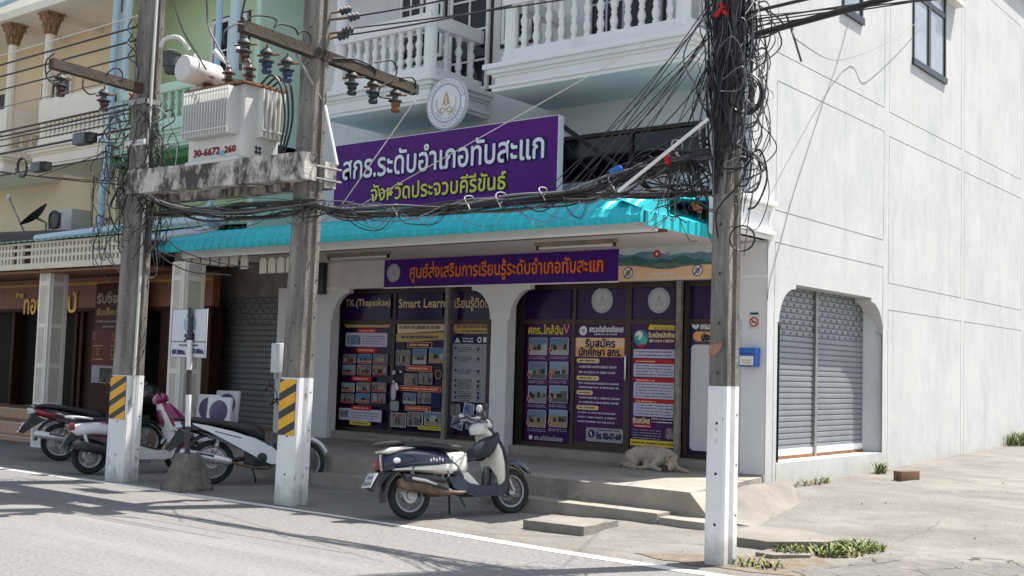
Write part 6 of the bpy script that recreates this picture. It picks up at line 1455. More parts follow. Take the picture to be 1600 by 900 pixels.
def arc_guard(mb, x, z, r, a0, a1, hw, mm, th=.006, n=14):
    rows = []
    for i in range(n + 1):
        a = R(a0 + (a1 - a0) * i / n); c, s_ = math.cos(a), math.sin(a); k = 1 - .35 * abs(2 * i / n - 1) ** 3
        rows.append([Vector((x + rr * c, y * k, z + rr * s_)) for rr, y in ((r - .035, -hw), (r - .008, -hw * .95), (r + .006, -hw * .5), (r + .010, 0), (r + .006, hw * .5), (r - .008, hw * .95), (r - .035, hw))])
    mb.sheet(rows, mm); rows2 = [[p + Vector((0, 0, -th)) for p in q] for q in rows]; mb.sheet(rows2, mm)
def mirror(t, p0, p1, mm, back, rw=.055, rh=.04):
    mb = MB(); mb.tube(bez([p0, (Vector(p0) + Vector(p1)) / 2 + Vector((.03, 0, .02)), p1], 4), .006, mm, 6); o = mb.build('mirror_stem', t)
    mb = MB(); mb.ball(p1, (.022, rw, rh), back, 12); mb.build('mirror', o, smooth=50)
def plate(t, x, z, tilt, y=0):
    mb = MB(); mb.box(x - .004, x + .004, y - .10, y + .10, z - .085, z + .085, PLATE, .003, rot=(0, R(tilt), 0)); o = mb.build('number_plate', t)
    M = Matrix.Translation((x, y, z)) @ Matrix.Rotation(R(tilt), 4, 'Y'); mb = MB(); r = random.Random(int(x * 100) + 5)
    for zz, hh, n in ((.035, .028, 3), (-.03, .032, 4)):
        for k in range(n):
            yy = (k - (n - 1) / 2) * .042; q = [(-.0062, yy - .013, zz - hh), (-.0062, yy + .013, zz - hh), (-.0062, yy + .013, zz + hh * .2), (-.0062, yy - .004, zz + hh * .8)]
            mb.add([M @ Vector(p) for p in q], [[0, 1, 2, 3]], PRINT_NAVY)
    mb.build('plate_marks', o, smooth=0)
def bike_thing(name, label, px_rear, heading, lean=-7, z=None):
    p = on_z(*px_rear, .01); t = thing(name, label, 'motorbike' if name != 'scooter' else 'scooter', (p.x, p.y, z if z is not None else gz(p.x, p.y)), 0, 'parked motorbikes'); t.rotation_euler = (R(lean), 0, heading); return t
def engine_block(t, x, z, s=1.0, mm=ENGINE):
    mb = MB(); r = random.Random(int(x * 50)); mb.box(x - .16 * s, x + .16 * s, -.11, .11, z - .09 * s, z + .08 * s, mm, .03)
    mb.lathe([(0, 0), (.08 * s, 0), (.085 * s, .02), (.06 * s, .04), (0, .045)], mm, 18, place((x + .04, -.11, z), (0, -1, 0)))
    for k in range(6): mb.box(x + .14 * s + .018 * k, x + .147 * s + .018 * k, -.07, .07, z - .07, z + .07, mm)
    for k in range(7): mb.tube(bez([(x - .1 + .05 * k, -.10, z + .06), (x - .05 + .05 * k, -.12, z + .12 + .03 * r.random()), (x + .04 * k, -.05, z + .2)], 3), .008, BLACK_PLASTIC if k % 2 else STEEL, 5)
    mb.build('engine', t)
def tint(t, nm, st, mm, **k):
    mb = MB(); mb.ell(st, mm, **k); return mb.build(nm, t, smooth=50)
def handlebar(t, x, z, mm, hw=.33, grip=BLACK_PLASTIC, back=.06):
    mb = MB(); mb.tube(bez([(x - back - .05, -hw, z + .01), (x - back, -hw * .55, z + .03), (x, -.08, z), (x, .08, z), (x - back, hw * .55, z + .03), (x - back - .05, hw, z + .01)], 5), .012, mm, 8); o = mb.build('handlebar', t)
    for s_ in (-1, 1):
        mb = MB(); mb.tube([(x - back - .025, s_ * hw * .72, z + .022), (x - back - .055, s_ * hw * 1.02, z + .01)], .018, grip, 10); mb.build('grip', o)
        mb = MB(); mb.tube([(x - back + .02, s_ * hw * .62, z + .02), (x - back + .05, s_ * hw * .8, z + .015), (x - back + .02, s_ * hw * 1.0, z)], .006, mm, 5); mb.build('brake_lever', o)
    return o

# cream and navy retro scooter in front of the terrace
def heading(px_r, px_f):
    a, b = on_z(*px_r, .01), on_z(*px_f, .01); return math.atan2(b.y - a.y, b.x - a.x)
t = bike_thing('scooter', 'cream and navy retro scooter with spoked wheels in front of the terrace step', (640, 812), heading((640, 812), (798, 803)))
RWH = .245; WB = 1.27; RIM = mat('dull steel rim', (.27, .27, .27), .4, .7, var=.25, scale=10)
wheel(t, 0, RWH, .075, 28, RIM); wheel(t, WB, RWH, .072, 28, RIM, disc=True)
body = tint(t, 'rear_body', [(-.37, .50, .57, .045), (-.32, .47, .65, .10), (-.18, .485, .715, .155), (.02, .49, .735, .18), (.22, .46, .72, .185), (.40, .40, .69, .175), (.52, .345, .62, .155), (.60, .31, .48, .13)], NAVY)
mb = MB(); mb.ell([(-.24, .500, .525, .152), (-.05, .485, .545, .186), (.15, .465, .56, .194), (.32, .44, .585, .192), (.44, .43, .60, .178), (.50, .45, .55, .160)], CREAMP, e=3); mb.build('cream_trim', body, smooth=50)
mb = MB(); mb.ell([(-.22, .535, .56, .170), (0, .525, .625, .194), (.2, .515, .65, .198), (.34, .53, .64, .190), (.40, .56, .60, .178)], NAVY, e=2.2); mb.build('navy_side_cover', body, smooth=50)
mb = MB(); put_text(mb, 'fin', (0.26, -.201, .60), VINYL_WHITE, w=.0001 + .10, h=.045); mb.v, mb.f, mb.m = [], [], []
for k in range(5): mb.ball((.16 + .035 * k, -.1965, .60 + (.006 if k % 2 else -.004)), (.014, .004, .018), VINYL_WHITE, 6)
mb.build('badge', body); mb = MB(); mb.ball((-.22, -.155, .60), (.045, .014, .03), LENS, 10); mb.build('indicator', body)
mb = MB(); mb.ell([(-.36, .685, .70, .05), (-.26, .66, .745, .11), (-.10, .70, .75, .13), (.04, .72, .745, .10)], CREAMP); mb.build('tail_cover', body, smooth=50)
mb = MB(); mb.ell([(-.40, .52, .59, .03), (-.375, .50, .62, .07), (-.345, .50, .64, .09)], TAIL); mb.build('tail_light', body, smooth=50)
mb = MB(); mb.tube(bez([(-.37, -.09, .66), (-.38, -.10, .60), (-.36, -.09, .50)], 4), .012, CHROME, 6); mb.build('trim_strip', body)
tint(t, 'seat', [(-.14, .725, .76, .08), (-.05, .72, .795, .125), (.12, .715, .80, .14), (.30, .70, .775, .14), (.45, .69, .765, .13), (.58, .685, .755, .11), (.63, .69, .74, .07)], SEAT)
tint(t, 'rear_rack', [(-.42, .755, .775, .05), (-.32, .75, .80, .09), (-.16, .755, .815, .10), (-.04, .76, .80, .09)], BLACK_PLASTIC)
mb = MB(); mb.ell([(.40, .40, .68, .155), (.50, .42, .685, .15), (.60, .43, .685, .14), (.655, .46, .675, .12)], CREAMP, e=4); mb.prism([(.56, .46), (.66, .46), (.80, .32), (.62, .30)], 'y', -.12, .12, CREAMP); mb.build('seat_front_cover', t, smooth=45)
mb = MB(); mb.prism([(.40, .40), (.52, .44), (.66, .345), (.82, .315), (1.06, .315), (1.12, .38), (1.16, .36), (1.13, .24), (1.05, .20), (.72, .20), (.56, .26), (.46, .30)], 'y', -.15, .15, mat('dark navy floor plastic', (.018, .022, .045), .4)); mb.build('floorboard', t, smooth=45)
ls = tint(t, 'leg_shield', [(.31, 1.03, 1.15, .14), (.42, .99, 1.155, .17), (.55, .965, 1.14, .195), (.68, .95, 1.10, .205), (.78, .935, 1.05, .19), (.86, .90, 1.01, .15), (.93, .87, .98, .10)], CREAMP, axis='z', n=18)
mb = MB(); mb.ell([(.28, 1.09, 1.185, .15), (.42, 1.10, 1.19, .18), (.55, 1.09, 1.175, .205), (.68, 1.05, 1.13, .215), (.78, 1.0, 1.075, .20), (.88, .94, 1.03, .15), (.95, .91, .985, .08)], BLACKP, axis='z', n=18); mb.build('shield_edge', ls, smooth=50)
mb = MB(); mb.ell([(.31, .94, 1.06, .12), (.40, .95, 1.05, .13), (.50, .965, 1.03, .08), (.56, .98, 1.02, .04)], BLACKP, axis='z'); mb.build('inner_cover', ls, smooth=50)
mb = MB(); mb.ell([(.86, .80, .96, .09), (.92, .79, .98, .12), (.96, .81, .97, .11), (.985, .84, .94, .07)], CREAMP, axis='z'); hs = mb.build('headset', t, smooth=50)
mb = MB(); mb.ball((.99, 0, .96), (.07, .085, .085), CHROME, 16); mb.build('headlight', hs, smooth=50); mb = MB(); mb.ball((.86, 0, 1.04), (.06, .07, .03), CHROME, 12); mb.ball((.84, 0, 1.06), (.04, .05, .02), BLACK_PLASTIC, 10); mb.build('speedometer', hs, smooth=50)
handlebar(t, .88, 1.0, CHROME, .31); mirror(t, (.85, -.20, 1.03), (.70, -.31, 1.12), CHROME, LENS); mirror(t, (.85, .20, 1.03), (.86, .30, 1.08), CHROME, CHROME)
for s_ in (-1, 1):
    mb = MB(); mb.ball((.93, s_ * .15, .955), (.04, .035, .03), AMBER if s_ > 0 else LENS, 10); mb.build('indicator', hs)
    mb = MB(); mb.tube([(1.09, s_ * .075, .62), (1.26, s_ * .085, .25)], .019, ALU, 10); mb.build('fork_leg', t)
mb = MB(); arc_guard(mb, WB, RWH, .325, 35, 140, .075, NAVY); arc_guard(mb, WB, RWH, .332, 36, 72, .055, CREAMP); mb.build('front_mudguard', t, smooth=50)
mb = MB(); arc_guard(mb, 0, RWH, .33, 60, 190, .07, BLACK_PLASTIC); mb.prism([(-.20, .50), (-.34, .52), (-.47, .33), (-.42, .30), (-.30, .42)], 'y', -.06, .06, BLACK_PLASTIC); mb.build('rear_mudguard', t, smooth=45); plate(t, -.455, .41, 32)
engine_block(t, .30, .30, .9)
tint(t, 'swing_case', [(-.12, .36, .48, .10), (.05, .34, .52, .125), (.25, .32, .50, .13), (.45, .30, .44, .125), (.58, .28, .38, .10)], BLACKP)
mb = MB(); mb.ell([(-.22, .33, .41, .03, -.17), (-.15, .30, .44, .055, -.17), (.10, .255, .40, .055, -.17), (.33, .22, .32, .04, -.165), (.42, .23, .29, .03, -.16)], EXR); mb.tube(bez([(.40, -.16, .26), (.55, -.15, .25), (.66, -.10, .27), (.70, -.05, .32)], 5), .022, EXR, 8); ex = mb.build('exhaust', t, smooth=50)
mb = MB(); mb.ell([(-.17, .37, .47, .05, -.185), (.05, .34, .445, .056, -.186), (.25, .29, .37, .045, -.182), (.36, .27, .32, .03, -.175)], BLACK_PLASTIC); sh_ = mb.build('heat_shield', ex, smooth=50); mb = MB(); mb.ell([(-.10, .40, .435, .02, -.232), (.06, .37, .41, .018, -.234), (.20, .335, .355, .012, -.226)], CHROME); mb.build('chrome_strip', sh_, smooth=50)
mb = MB(); mb.tube([(.55, .10, .25), (.62, .22, .03)], .012, BLACK_PLASTIC, 6); mb.tube([(.55, -.10, .22), (.60, -.13, .10)], .012, BLACK_PLASTIC, 6); mb.build('side_stand', t); mb = MB(); mb.tube([(.02, -.11, .28), (-.05, -.13, .56)], .022, STEEL, 8); mb.build('shock_absorber', t)
mb = MB()
for s_ in (-1, 1): mb.tube(bez([(.80, s_ * .18, 1.02), (.90, s_ * .16, .98), (.97, s_ * .09, .88), (1.02, s_ * .06, .74)], 5), .006, BLACK_PLASTIC, 5); mb.tube(bez([(.82, s_ * .22, 1.02), (.93, s_ * .20, 1.0), (1.0, s_ * .10, .86)], 5), .005, BLACK_PLASTIC, 5)
mb.build('control_cables', t)
for xk, zk in ((-.05, .52), (.36, .47), (.72, .25), (1.0, .26)):
    mb = MB(); mb.lathe([(0, .004), (.010, .003), (.012, 0)], BLACK_PLASTIC, 10, place((xk, -.197 if xk < .4 else -.151, zk), (0, -1, 0))); mb.build('panel_screw', t)
# dark raincoat slung over its leg shield
CLOTH = mat('dark navy raincoat', (.02, .022, .035), .6, var=.35, scale=9, bump=.3, bscale=14); p = t.location
mb = MB(); hM = Matrix.Translation(t.location) @ t.rotation_euler.to_matrix().to_4x4(); pp = []
mb.ell([(.66, .56, .66, .05, -.10), (.74, .58, .74, .09, -.10), (.84, .58, .80, .11, -.12), (.94, .66, .84, .10, -.14), (1.02, .76, .87, .05, -.16)], CLOTH); mb.ell([(.60, .66, .78, .045, -.14), (.44, .79, .86, .06, -.14)][:1] + [(.62, .78, .90, .06, -.15), (.66, .82, .94, .05, -.15)], CLOTH, axis='z')
mb.v = [hM @ (v + Vector((0, math.sin(v.x * 40) * .006, math.sin(v.x * 25 + v.y * 30) * .01))) for v in mb.v]; tag(mb.build('raincoat', smooth=60), 'dark navy raincoat slung over the leg shield of the cream scooter', 'raincoat')

# underbone motorbikes
def underbone(t, main, second, wheel_st, rim, muff, wb=1.22, rad=.28, basket=False):
    wheel(t, 0, rad, .075, wheel_st, rim); wheel(t, wb, rad, .065, wheel_st, rim, disc=True)
    tl = tint(t, 'tail_cowl', [(-.46, .74, .80, .05), (-.36, .68, .79, .085), (-.15, .62, .76, .12), (.10, .56, .72, .135), (.30, .50, .68, .135), (.45, .46, .62, .125)], second)
    mb = MB(); mb.prism([(-.26, .762), (-.08, .735), (.24, .665), (.54, .57), (.76, .46), (.86, .36), (.86, .26), (.74, .25), (.60, .31), (.44, .40), (.14, .56), (-.06, .66), (-.24, .735)], 'y', -.150, .150, main); mb.prism([(-.2, .66), (.15, .575), (.42, .47), (.36, .44), (.1, .53)], 'y', -.146, .146, BLACKP); mb.prism([(.02, .655), (.34, .575), (.36, .585), (.02, .668)], 'y', -.1515, .1515, BLACKP); mb.build('side_panel', t, smooth=30)
    mb = MB(); mb.ell([(-.475, .745, .785, .035), (-.455, .73, .79, .065), (-.40, .72, .79, .08)], LENS); mb.build('tail_light', tl, smooth=50)
    for s_ in (-1, 1): mb = MB(); mb.ball((-.42, s_ * .10, .72), (.05, .03, .028), LENS, 10); mb.build('indicator', tl)
    mb = MB(); mb.tube(bez([(-.10, -.12, .78), (-.35, -.11, .815), (-.50, 0, .82), (-.35, .11, .815), (-.10, .12, .78)], 5), .014, BLACK_PLASTIC, 8); mb.build('grab_rail', t)
    tint(t, 'seat', [(-.36, .785, .835, .07), (-.24, .765, .85, .12), (0, .735, .835, .135), (.2, .70, .80, .13), (.36, .65, .785, .13), (.52, .60, .77, .125), (.60, .57, .745, .10), (.655, .56, .69, .05)], SEAT)
    mb = MB(); mb.ell([(.56, .46, .62, .07), (.72, .40, .52, .07), (.86, .42, .55, .07), (.96, .52, .70, .06)], BLACKP); mb.build('frame_cover', t, smooth=50)
    ls_ = tint(t, 'leg_shield', [(.28, .78, .86, .16), (.40, .80, .93, .19), (.55, .86, .98, .20), (.70, .90, 1.02, .185), (.82, .92, 1.02, .15), (.92, .90, 1.0, .11)], main, axis='z', n=18)
    mb = MB(); mb.ell([(.26, .86, .93, .17), (.42, .92, .98, .20), (.58, .96, 1.03, .205), (.74, 1.0, 1.06, .17), (.84, 1.0, 1.05, .12)], second, axis='z', n=18); mb.build('front_cowl', ls_, smooth=50)
    hs_ = tint(t, 'headset', [(.92, .84, .98, .09), (.98, .82, 1.02, .13), (1.04, .84, 1.0, .12), (1.08, .88, .95, .07)], second if second is not main else main, axis='z')
    mb = MB(); mb.ball((1.0, 0, 1.0), (.04, .10, .05), LENS, 12); mb.build('headlight', hs_, smooth=50); mb = MB(); mb.ell([(1.03, .86, .96, .10), (1.06, .87, .95, .09)], main, axis='z'); mb.build('headset_cover', hs_, smooth=50)
    handlebar(t, .86, 1.05, BLACK_PLASTIC, .34); mirror(t, (.78, -.24, 1.06), (.66, -.33, 1.26), BLACK_PLASTIC, BLACK_PLASTIC); mirror(t, (.78, .24, 1.06), (.68, .34, 1.27), BLACK_PLASTIC, BLACK_PLASTIC)
    mb = MB(); arc_guard(mb, wb, rad, .345, 25, 130, .065, main); mb.build('front_mudguard', t, smooth=50); mb = MB(); arc_guard(mb, 0, rad, .37, 55, 175, .07, BLACK_PLASTIC); mb.prism([(-.22, .60), (-.42, .70), (-.58, .44), (-.52, .41), (-.36, .52)], 'y', -.07, .07, BLACK_PLASTIC); mb.build('rear_mudguard', t, smooth=45); plate(t, -.57, .50, 30)
    for s_ in (-1, 1):
        mb = MB(); mb.tube([(.98, s_ * .075, .78), (wb - .02, s_ * .08, rad + .02)], .018, ALU if s_ < 0 else STEEL, 10); mb.build('fork_leg', t)
        mb = MB(); mb.tube([(.0, s_ * .11, rad + .02), (.08, s_ * .12, .58)], .024, STEEL, 10)
        for k in range(6): mb.lathe([(.028, 0), (.032, .008), (.028, .016)], main if k % 2 else STEEL, 12, place((.025 + .008 * k, s_ * .114, rad + .12 + .028 * k), (.25, 0, 1)))
        mb.build('shock_absorber', t)
    engine_block(t, .58, .33, 1.1, ENGINE); mb = MB(); mb.tube([(0, -.075, rad), (.45, -.07, .33)], .022, BLACK_PLASTIC, 8); mb.tube([(0, .075, rad), (.45, .07, .33)], .03, BLACK_PLASTIC, 8); mb.build('swing_arm', t)
    mb = MB(); mb.tube([(-.40, -.17, .40), (-.38, -.17, .395), (-.05, -.17, .33), (.20, -.165, .285), (.24, -.165, .28)], [.03, .052, .058, .05, .03], muff, 16); ex_ = mb.build('exhaust', t, smooth=50); mb = MB(); mb.tube(bez([(.22, -.165, .28), (.45, -.15, .22), (.70, -.12, .20), (.82, -.06, .30)], 5), .018, EXR, 8); mb.build('exhaust_pipe', ex_); mb = MB(); mb.tube([(-.20, -.222, .385), (.02, -.224, .345)], .012, BLACK_PLASTIC, 6); mb.build('heat_shield', ex_)
    mb = MB(); mb.tube([(.52, .10, .24), (.58, .25, .03)], .012, BLACK_PLASTIC, 6); mb.tube([(.55, -.14, .24), (.70, -.26, .24)], .014, RUBBER, 6); mb.tube([(.50, -.13, .2), (.55, -.15, .06)], .012, BLACK_PLASTIC, 6); mb.build('side_stand', t)
t = bike_thing('motorbike', 'white and black underbone motorbike with chrome exhaust behind the parking sign block', (329, 757), heading((329, 757), (457, 757)))
underbone(t, WHITEP, BLACKP, 30, RIM, MUF, wb=1.16)
mb = MB(); mb.box(.88, .885, -.10, .04, .58, .66, VINYL_WHITE, rot=(0, R(-14), 0)); 
for k in range(3): mb.box(.878, .880, -.09 + .04 * k, -.06 + .04 * k, .60, .64, mat('violet sticker', (.2, .14, .36), .5), rot=(0, R(-14), 0))
mb.build('sticker', t)
t = bike_thing('motorbike', 'black and red underbone motorbike with silver exhaust at the far left', (93, 720), R(70), -8)
underbone(t, BLACKP, REDP, 5, ALU, MUF, wb=1.24)
mb = MB(); mb.prism([(-.46, .81), (-.34, .835), (-.22, .80), (-.34, .80)], 'y', -.10, .10, WHITEP); mb.prism([(-.12, .70), (.08, .645), (-.05, .70)], 'y', -.153, .153, WHITEP); mb.build('white_trim', t)
helm = thing('helmet', 'black open helmet hanging on the handlebar behind the left pole', 'helmet', (0, 0, 0)); hp = on_y(233, 616, 10.55); mb = MB()
mb.lathe([(0, .17), (.07, .16), (.125, .12), (.152, .05), (.155, -.02), (.14, -.10), (.125, -.11), (.12, -.02), (0, .15)], BLACKP, 24, Matrix.Translation(hp) @ Matrix.Rotation(R(14), 4, 'Y')); helm.location = hp; rel(mb, 'shell', helm, smooth=50); mb = MB(); mb.lathe([(.159, -.05), (.158, .04)], DARK_GLASS, 14, Matrix.Translation(hp) @ Matrix.Rotation(R(-40), 4, 'Z'), arc=.4); rel(mb, 'visor', helm)
# white and magenta scooter
t = bike_thing('scooter', 'white and magenta scooter with a black exhaust partly behind the left pole', (139, 741), heading((139, 741), (338, 736)), -7)
wb = 1.24; wheel(t, 0, .235, .085, 3, ALU); wheel(t, wb, .235, .075, 5, ALU, disc=True)
bd = tint(t, 'rear_body', [(-.26, .56, .66, .06), (-.18, .50, .68, .11), (0, .52, .70, .15), (.2, .50, .70, .165), (.38, .46, .69, .16), (.52, .38, .64, .14), (.62, .33, .50, .12)], WHITEP, e=3)
mb = MB(); mb.prism([(.10, .70), (.38, .70), (.55, .62), (.60, .45), (.48, .42), (.30, .47), (.36, .58)], 'y', -.172, .172, MAGENTA); mb.prism([(.0, .50), (.3, .45), (.52, .36), (.50, .34), (.25, .42)], 'y', -.168, .168, MAGENTA); mb.build('magenta_panel', bd, smooth=30)
mb = MB(); mb.ell([(-.30, .60, .65, .03), (-.27, .57, .68, .08), (-.22, .56, .69, .10)], TAIL); mb.build('tail_light', bd, smooth=50); tint(t, 'seat', [(-.20, .71, .75, .08), (-.05, .70, .765, .125), (.15, .69, .755, .135), (.35, .68, .74, .13), (.52, .665, .73, .10), (.60, .65, .70, .05)], SEAT)
mb = MB(); mb.tube(bez([(.0, -.13, .73), (-.2, -.125, .755), (-.32, 0, .765), (-.2, .125, .755), (0, .13, .73)], 5), .014, WHITEP, 8); mb.build('grab_rail', t)
mb = MB(); mb.prism([(.48, .40), (.62, .36), (.84, .30), (1.02, .30), (1.10, .38), (1.14, .36), (1.08, .20), (.98, .17), (.62, .18), (.52, .26)], 'y', -.16, .16, WHITEP); mb.prism([(.58, .385), (.86, .315), (1.0, .315), (1.0, .322), (.86, .325), (.58, .392)], 'y', -.14, .14, BLACK_PLASTIC); mb.build('floorboard', t, smooth=40)
ls = tint(t, 'leg_shield', [(.32, 1.03, 1.12, .15), (.45, 1.04, 1.16, .18), (.60, 1.0, 1.14, .19), (.75, .95, 1.08, .17), (.86, .92, 1.03, .14), (.94, .90, .99, .10)], WHITEP, axis='z', n=18)
mb = MB(); mb.ell([(.34, 1.06, 1.24, .17), (.48, 1.06, 1.36, .205), (.60, 1.0, 1.38, .215), (.72, .95, 1.32, .205), (.84, .92, 1.20, .18), (.95, .91, 1.08, .13)], MAGENTA, axis='z', n=18); mb.build('front_cowl', ls, smooth=50); mb = MB(); mb.prism([(1.04, .57), (1.24, .54), (1.27, .57), (1.06, .62)], 'y', -.219, .219, WHITEP); mb.prism([(1.02, .40), (1.20, .39), (1.24, .46), (1.04, .47)], 'y', -.210, .210, WHITEP); mb.build('white_trim', ls)
hs = tint(t, 'headset', [(.94, .86, 1.0, .09), (1.0, .84, 1.05, .14), (1.06, .86, 1.04, .13), (1.10, .90, .98, .07)], MAGENTA, axis='z'); mb = MB(); mb.ball((1.03, 0, 1.02), (.035, .11, .05), LENS, 12); mb.build('headlight', hs, smooth=50)
handlebar(t, .92, 1.06, BLACK_PLASTIC, .32); mirror(t, (.88, .24, 1.08), (.84, .33, 1.25), BLACK_PLASTIC, BLACK_PLASTIC)
for s_ in (-1, 1): mb = MB(); mb.tube([(1.06, s_ * .07, .60), (wb, s_ * .08, .24)], .018, STEEL, 8); mb.build('fork_leg', t)
mb = MB(); arc_guard(mb, wb, .235, .30, 30, 150, .065, BLACK_PLASTIC); mb.build('front_mudguard', t, smooth=50); mb = MB(); arc_guard(mb, 0, .235, .31, 60, 170, .075, BLACK_PLASTIC); mb.prism([(-.18, .48), (-.26, .56), (-.40, .34), (-.35, .31)][:3] + [(-.24, .44)], 'y', -.06, .06, BLACK_PLASTIC); mb.build('rear_mudguard', t, smooth=45); engine_block(t, .34, .30, .9)
mb = MB(); mb.ell([(-.26, .34, .42, .03, -.17), (-.20, .31, .45, .055, -.17), (.10, .25, .38, .056, -.17), (.30, .22, .30, .035, -.165)], BLACK_PLASTIC); mb.tube(bez([(.28, -.165, .25), (.45, -.14, .22), (.62, -.1, .24)], 4), .018, EXR, 8); mb.build('exhaust', t, smooth=50); mb = MB(); mb.tube([(.5, .1, .2), (.56, .24, .03)], .012, BLACK_PLASTIC, 6); mb.tube([(.5, -.1, .18), (.56, -.16, .05)], .012, BLACK_PLASTIC, 6); mb.build('side_stand', t); mb = MB(); mb.tube([(-.02, -.12, .27), (-.10, -.13, .52)], .022, WHITEP, 8); mb.build('shock_absorber', t)

# ------------------------------------------------------------------ parking sign in its concrete block
ps = thing('parking_sign', 'white parking sign on a black and white striped post set in a concrete block', 'sign', (-11.93, 8.62, 0))
mb = MB(); bc = on_z(279, 768, 0); bx0, by0 = bc.x, 8.68
def frus(z, a, b): return [Vector((bx0 + x * a, by0 + y * b, z)) for x, y in ((-1, -.8), (-.8, -1), (.8, -1), (1, -.8), (1, .8), (.8, 1), (-.8, 1), (-1, .8))]
mb.loft([frus(0, .25, .24), frus(.05, .255, .24), frus(.09, .23, .22), frus(.43, .125, .12), frus(.455, .11, .10)], stains(mat('rough concrete block', (.20, .18, .155), .95, var=.4, scale=7, bump=.6, bscale=30), (.07, .065, .06), 5, .48, .62, (1, 1, .5), .8)); rel(mb, 'concrete_block', ps, smooth=25)
pz = [.43, .78, 1.16, 1.46, 1.82, 2.22]; ptop = on_y(297, 478, 8.62); 
mb = MB()
for i in range(5):
    k0, k1 = (pz[i] - .5) / 1.72, (pz[i + 1] - .5) / 1.72; xa_, xb_ = bx0 + .04 + (ptop.x - bx0 - .04) * k0, bx0 + .04 + (ptop.x - bx0 - .04) * k1
    mb.tube([(xa_, by0 - .05, pz[i]), (xb_, by0 - .05, pz[i + 1])], .033, mat('black post paint', (.05, .05, .05), .6, var=.4, scale=14) if i % 2 == 0 else POLE_WHITE, 12)
rel(mb, 'post', ps)
SYP = by0 - .012
a_, b_, c_, d_ = on_y(268, 520, SYP).x, on_y(322.5, 520, SYP).x, on_y(295, 559, SYP).z, on_y(295, 482.5, SYP).z
mb = MB(); mb.box(a_, b_, SYP, SYP + .012, c_, d_, mat('pale sign enamel', (.62, .66, .70), .5, var=.06), .003); rel(mb, 'sign_plate', ps)
s = Sheetlet(SYP - .001, 190, 380, 9.0); fr = SYP - .0025; zd = on_y(295, 534, SYP).z; mb = s.m
for x0_, x1_, z0_, z1_ in ((a_, b_, d_ - .006, d_), (a_, b_, c_, c_ + .006), (a_, a_ + .006, c_, d_), (b_ - .006, b_, c_, d_), (a_, b_, zd - .006, zd + .006)): mb.box(x0_, x1_, fr, SYP - .0005, z0_ + .0005, z1_ - .0005, GREY_PLASTIC)
s2_ = Sheetlet(SYP - .001, 0, 0, 1); s2_.disc(297, 506, 15.2, mat('faded blue print', (.20, .28, .38), .6)); p, rr_ = s2_.disc(297, 506, 13.0, mat('washed out blue print', (.42, .49, .56), .6)); s2_.rect(282, 504.8, 312, 507.5, VINYL_WHITE, 0, -45)
s2_.text('วันคี่', 288, 520.5, 304, 532.5, PRINT_NAVY, .006); s2_.text('07.00น.', 269.5, 546.5, 290, 553.5, PRINT_NAVY, .005); s2_.text('17.00น.', 300, 545.5, 319.5, 552.5, PRINT_NAVY, .005); s2_.rect(281, 538.5, 310, 540.5, BLACK_PLASTIC)
rel(s2_.m, 'sign_print', ps, smooth=0); rel(mb, 'sign_border', ps, smooth=0)
# white display boards with dark discs behind the magenta scooter
DISC = mat('slate violet disc', (.10, .085, .19), .5, var=.2, scale=3)
for i, (px0, px1, py0, py1, Y, lab) in enumerate(((302, 324, 615, 668, 10.7, 'white board with a slate violet disc, left of three behind the sign post'), (318, 340, 619, 672, 10.45, 'white board with a slate violet disc, middle one leaning behind the sign post'), (331, 356, 609, 672, 11.1, 'white board with a slate violet disc, tallest one at the right'))):
    a, b = on_y(px0, py0, Y), on_y(px1, py1, Y); z1_ = a.z; t = thing('display_board', lab, 'board', (a.x, Y, gz(a.x, Y)), 0, 'white boards with dark discs'); mb = MB(); g = gz(a.x, Y); w_ = max(b.x - a.x, .42)
    mb.box(a.x, a.x + w_, Y, Y + .05, g, z1_, VINYL_WHITE, .012, rot=(R(-6), 0, R(14)), at=(a.x, Y, g)); rel(mb, 'panel', t)
    M = Matrix.Translation((a.x, Y, g)) @ Euler((R(-6), 0, R(14))).to_matrix().to_4x4(); mb = MB(); hh = z1_ - g
    mb.lathe([(0, 0), (.155, 0), (.165, -.006), (.165, -.012)], DISC, 32, M @ Matrix.Translation((w_ / 2, -.006, hh - .21)) @ Matrix.Rotation(R(90), 4, 'X')); rel(mb, 'disc', t)
# ------------------------------------------------------------------ sleeping dog
def blob(name, caps, vox, mm, parent=None, smooth_it=4):
    """One continuous skin round a set of tapered limbs (pairs of points with radii)."""
    mb = MB()
    for a, b, ra, rb_ in caps:
        a, b = Vector(a), Vector(b); n = max(2, int((b - a).length / (min(ra, rb_) * .45)))
        for i in range(n + 1): mb.ball(a.lerp(b, i / n), ra + (rb_ - ra) * i / n, mm, 10)
    o = mb.build(name, parent, smooth=0); md = o.modifiers.new('r', 'REMESH'); md.mode = 'VOXEL'; md.voxel_size = vox
    sm = o.modifiers.new('s', 'SMOOTH'); sm.factor = .5; sm.iterations = smooth_it
    bpy.context.view_layer.update(); me = bpy.data.meshes.new_from_object(o.evaluated_get(bpy.context.evaluated_depsgraph_get())); o.modifiers.clear(); o.data = me
    me.materials.clear(); me.materials.append(mm); me.polygons.foreach_set('use_smooth', [True] * len(me.polygons)); me.polygons.foreach_set('material_index', [0] * len(me.polygons)); return o
FUR = stains(mat('cream short fur', (.52, .46, .375), .9, var=.25, scale=9, bump=.5, bscale=130), (.33, .215, .155), 2.6,    .46, .62, (1, 1, 1), .65, 3)
DARKF = mat('dark dog skin', (.03, .022, .02), .5)
dl = on_z(1012, 729, .38); dg = thing('dog', 'cream dog lying asleep on the terrace with its head towards the street', 'dog', (dl.x + .16, 12.76, .378))
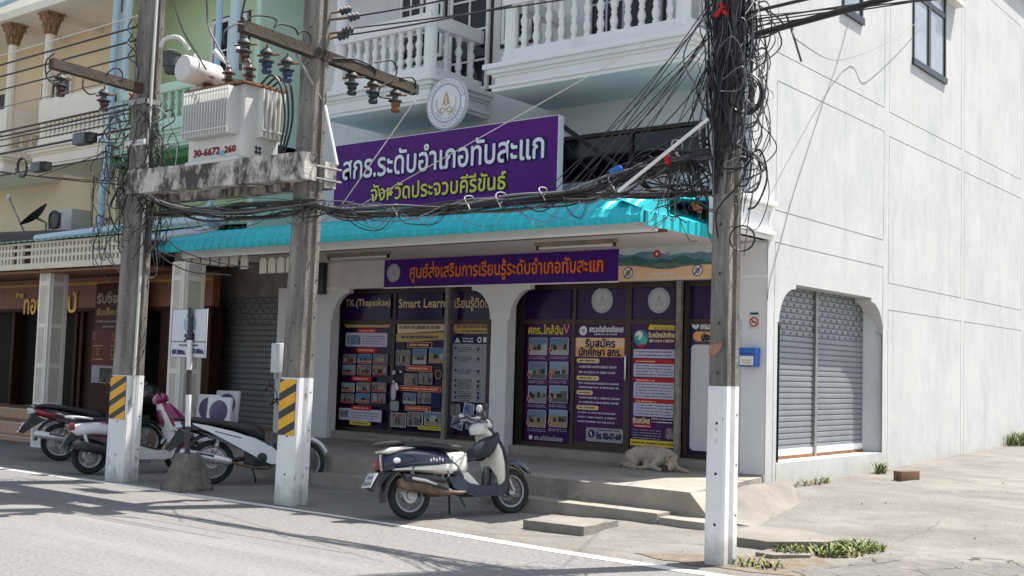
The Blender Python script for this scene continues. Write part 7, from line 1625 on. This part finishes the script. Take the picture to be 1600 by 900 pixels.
# local frame: x along the body towards the head (picture right), y into the shop, z up
caps = [((-.18, .02, .15), (.05, .03, .165), .125, .135), ((.05, .03, .165), (.26, .0, .155), .135, .118), ((.26, .0, .15), (.34, -.02, .14), .115, .095),
        ((-.22, -.03, .12), (-.30, .02, .10), .11, .08), ((-.22, -.08, .15), (-.12, -.14, .07), .085, .055), ((-.12, -.14, .06), (-.27, -.15, .035), .045, .028), ((-.27, -.15, .03), (-.12, -.19, .022), .026, .022), ((-.12, -.19, .022), (-.06, -.20, .020), .024, .022),
        ((.22, -.08, .12), (.14, -.16, .05), .07, .042), ((.14, -.16, .045), (.27, -.24, .028), .038, .026), ((.27, -.24, .026), (.33, -.26, .022), .027, .022),
        ((.34, -.02, .12), (.47, -.10, .05), .06, .036), ((.47, -.10, .045), (.61, -.15, .026), .034, .024), ((.61, -.15, .025), (.66, -.16, .022), .026, .022),
        ((.32, -.03, .15), (.40, -.12, .125), .095, .085), ((.41, -.13, .125), (.425, -.16, .115), .088, .078), ((.43, -.20, .085), (.44, -.27, .052), .058, .042), ((.40, -.15, .07), (.42, -.20, .05), .06, .05),
        ((-.30, .02, .08), (-.38, -.06, .03), .035, .022), ((-.38, -.06, .028), (-.36, -.15, .018), .02, .012), ((.02, -.10, .06), (.10, -.13, .03), .045, .03), ((.06, -.14, .028), (-.02, -.18, .022), .026, .022)]
dM = Matrix.Translation(dg.location)
bo = blob('body', caps, .0085, FUR, dg, 5)
def dpart(nm, fn, mm):
    mb = MB(); fn(mb, mm); return mb.build(nm, dg, smooth=60)
dpart('nose', lambda mb, m_: mb.ball((.442, -.308, .062), (.024, .018, .018), m_, 10), DARKF)
dpart('muzzle_mark', lambda mb, m_: (mb.ball((.437, -.285, .072), (.017, .035, .018), m_, 10), mb.ball((.443, -.302, .035), (.020, .016, .016), m_, 8)), DARKF)
for s_ in (-1, 1): dpart('eye', lambda mb, m_: mb.ball((.432 + s_ * .036, -.222 + .012 * s_, .122), (.013, .009, .009), m_, 8), DARKF)
EARM = mat('brown ear fur', (.16, .10, .075), .9, var=.4, scale=12)
for s_, (ex_, ey_) in ((-1, (.345, -.16)), (1, (.505, -.14))):
    dpart('ear', lambda mb, m_: mb.ell([(.190, ex_ - .010, ex_ + .010, .016, ey_ + .03), (.175, ex_ - .012 + .010 * s_, ex_ + .012 + .010 * s_, .026, ey_ + .022), (.145, ex_ - .010 + .018 * s_, ex_ + .010 + .018 * s_, .024, ey_ + .014), (.118, ex_ - .005 + .020 * s_, ex_ + .005 + .020 * s_, .010, ey_ + .008)], m_, axis='z'), EARM)
dpart('brow_mark', lambda mb, m_: mb.ball((.435, -.205, .188), (.016, .012, .008), m_, 8), EARM)
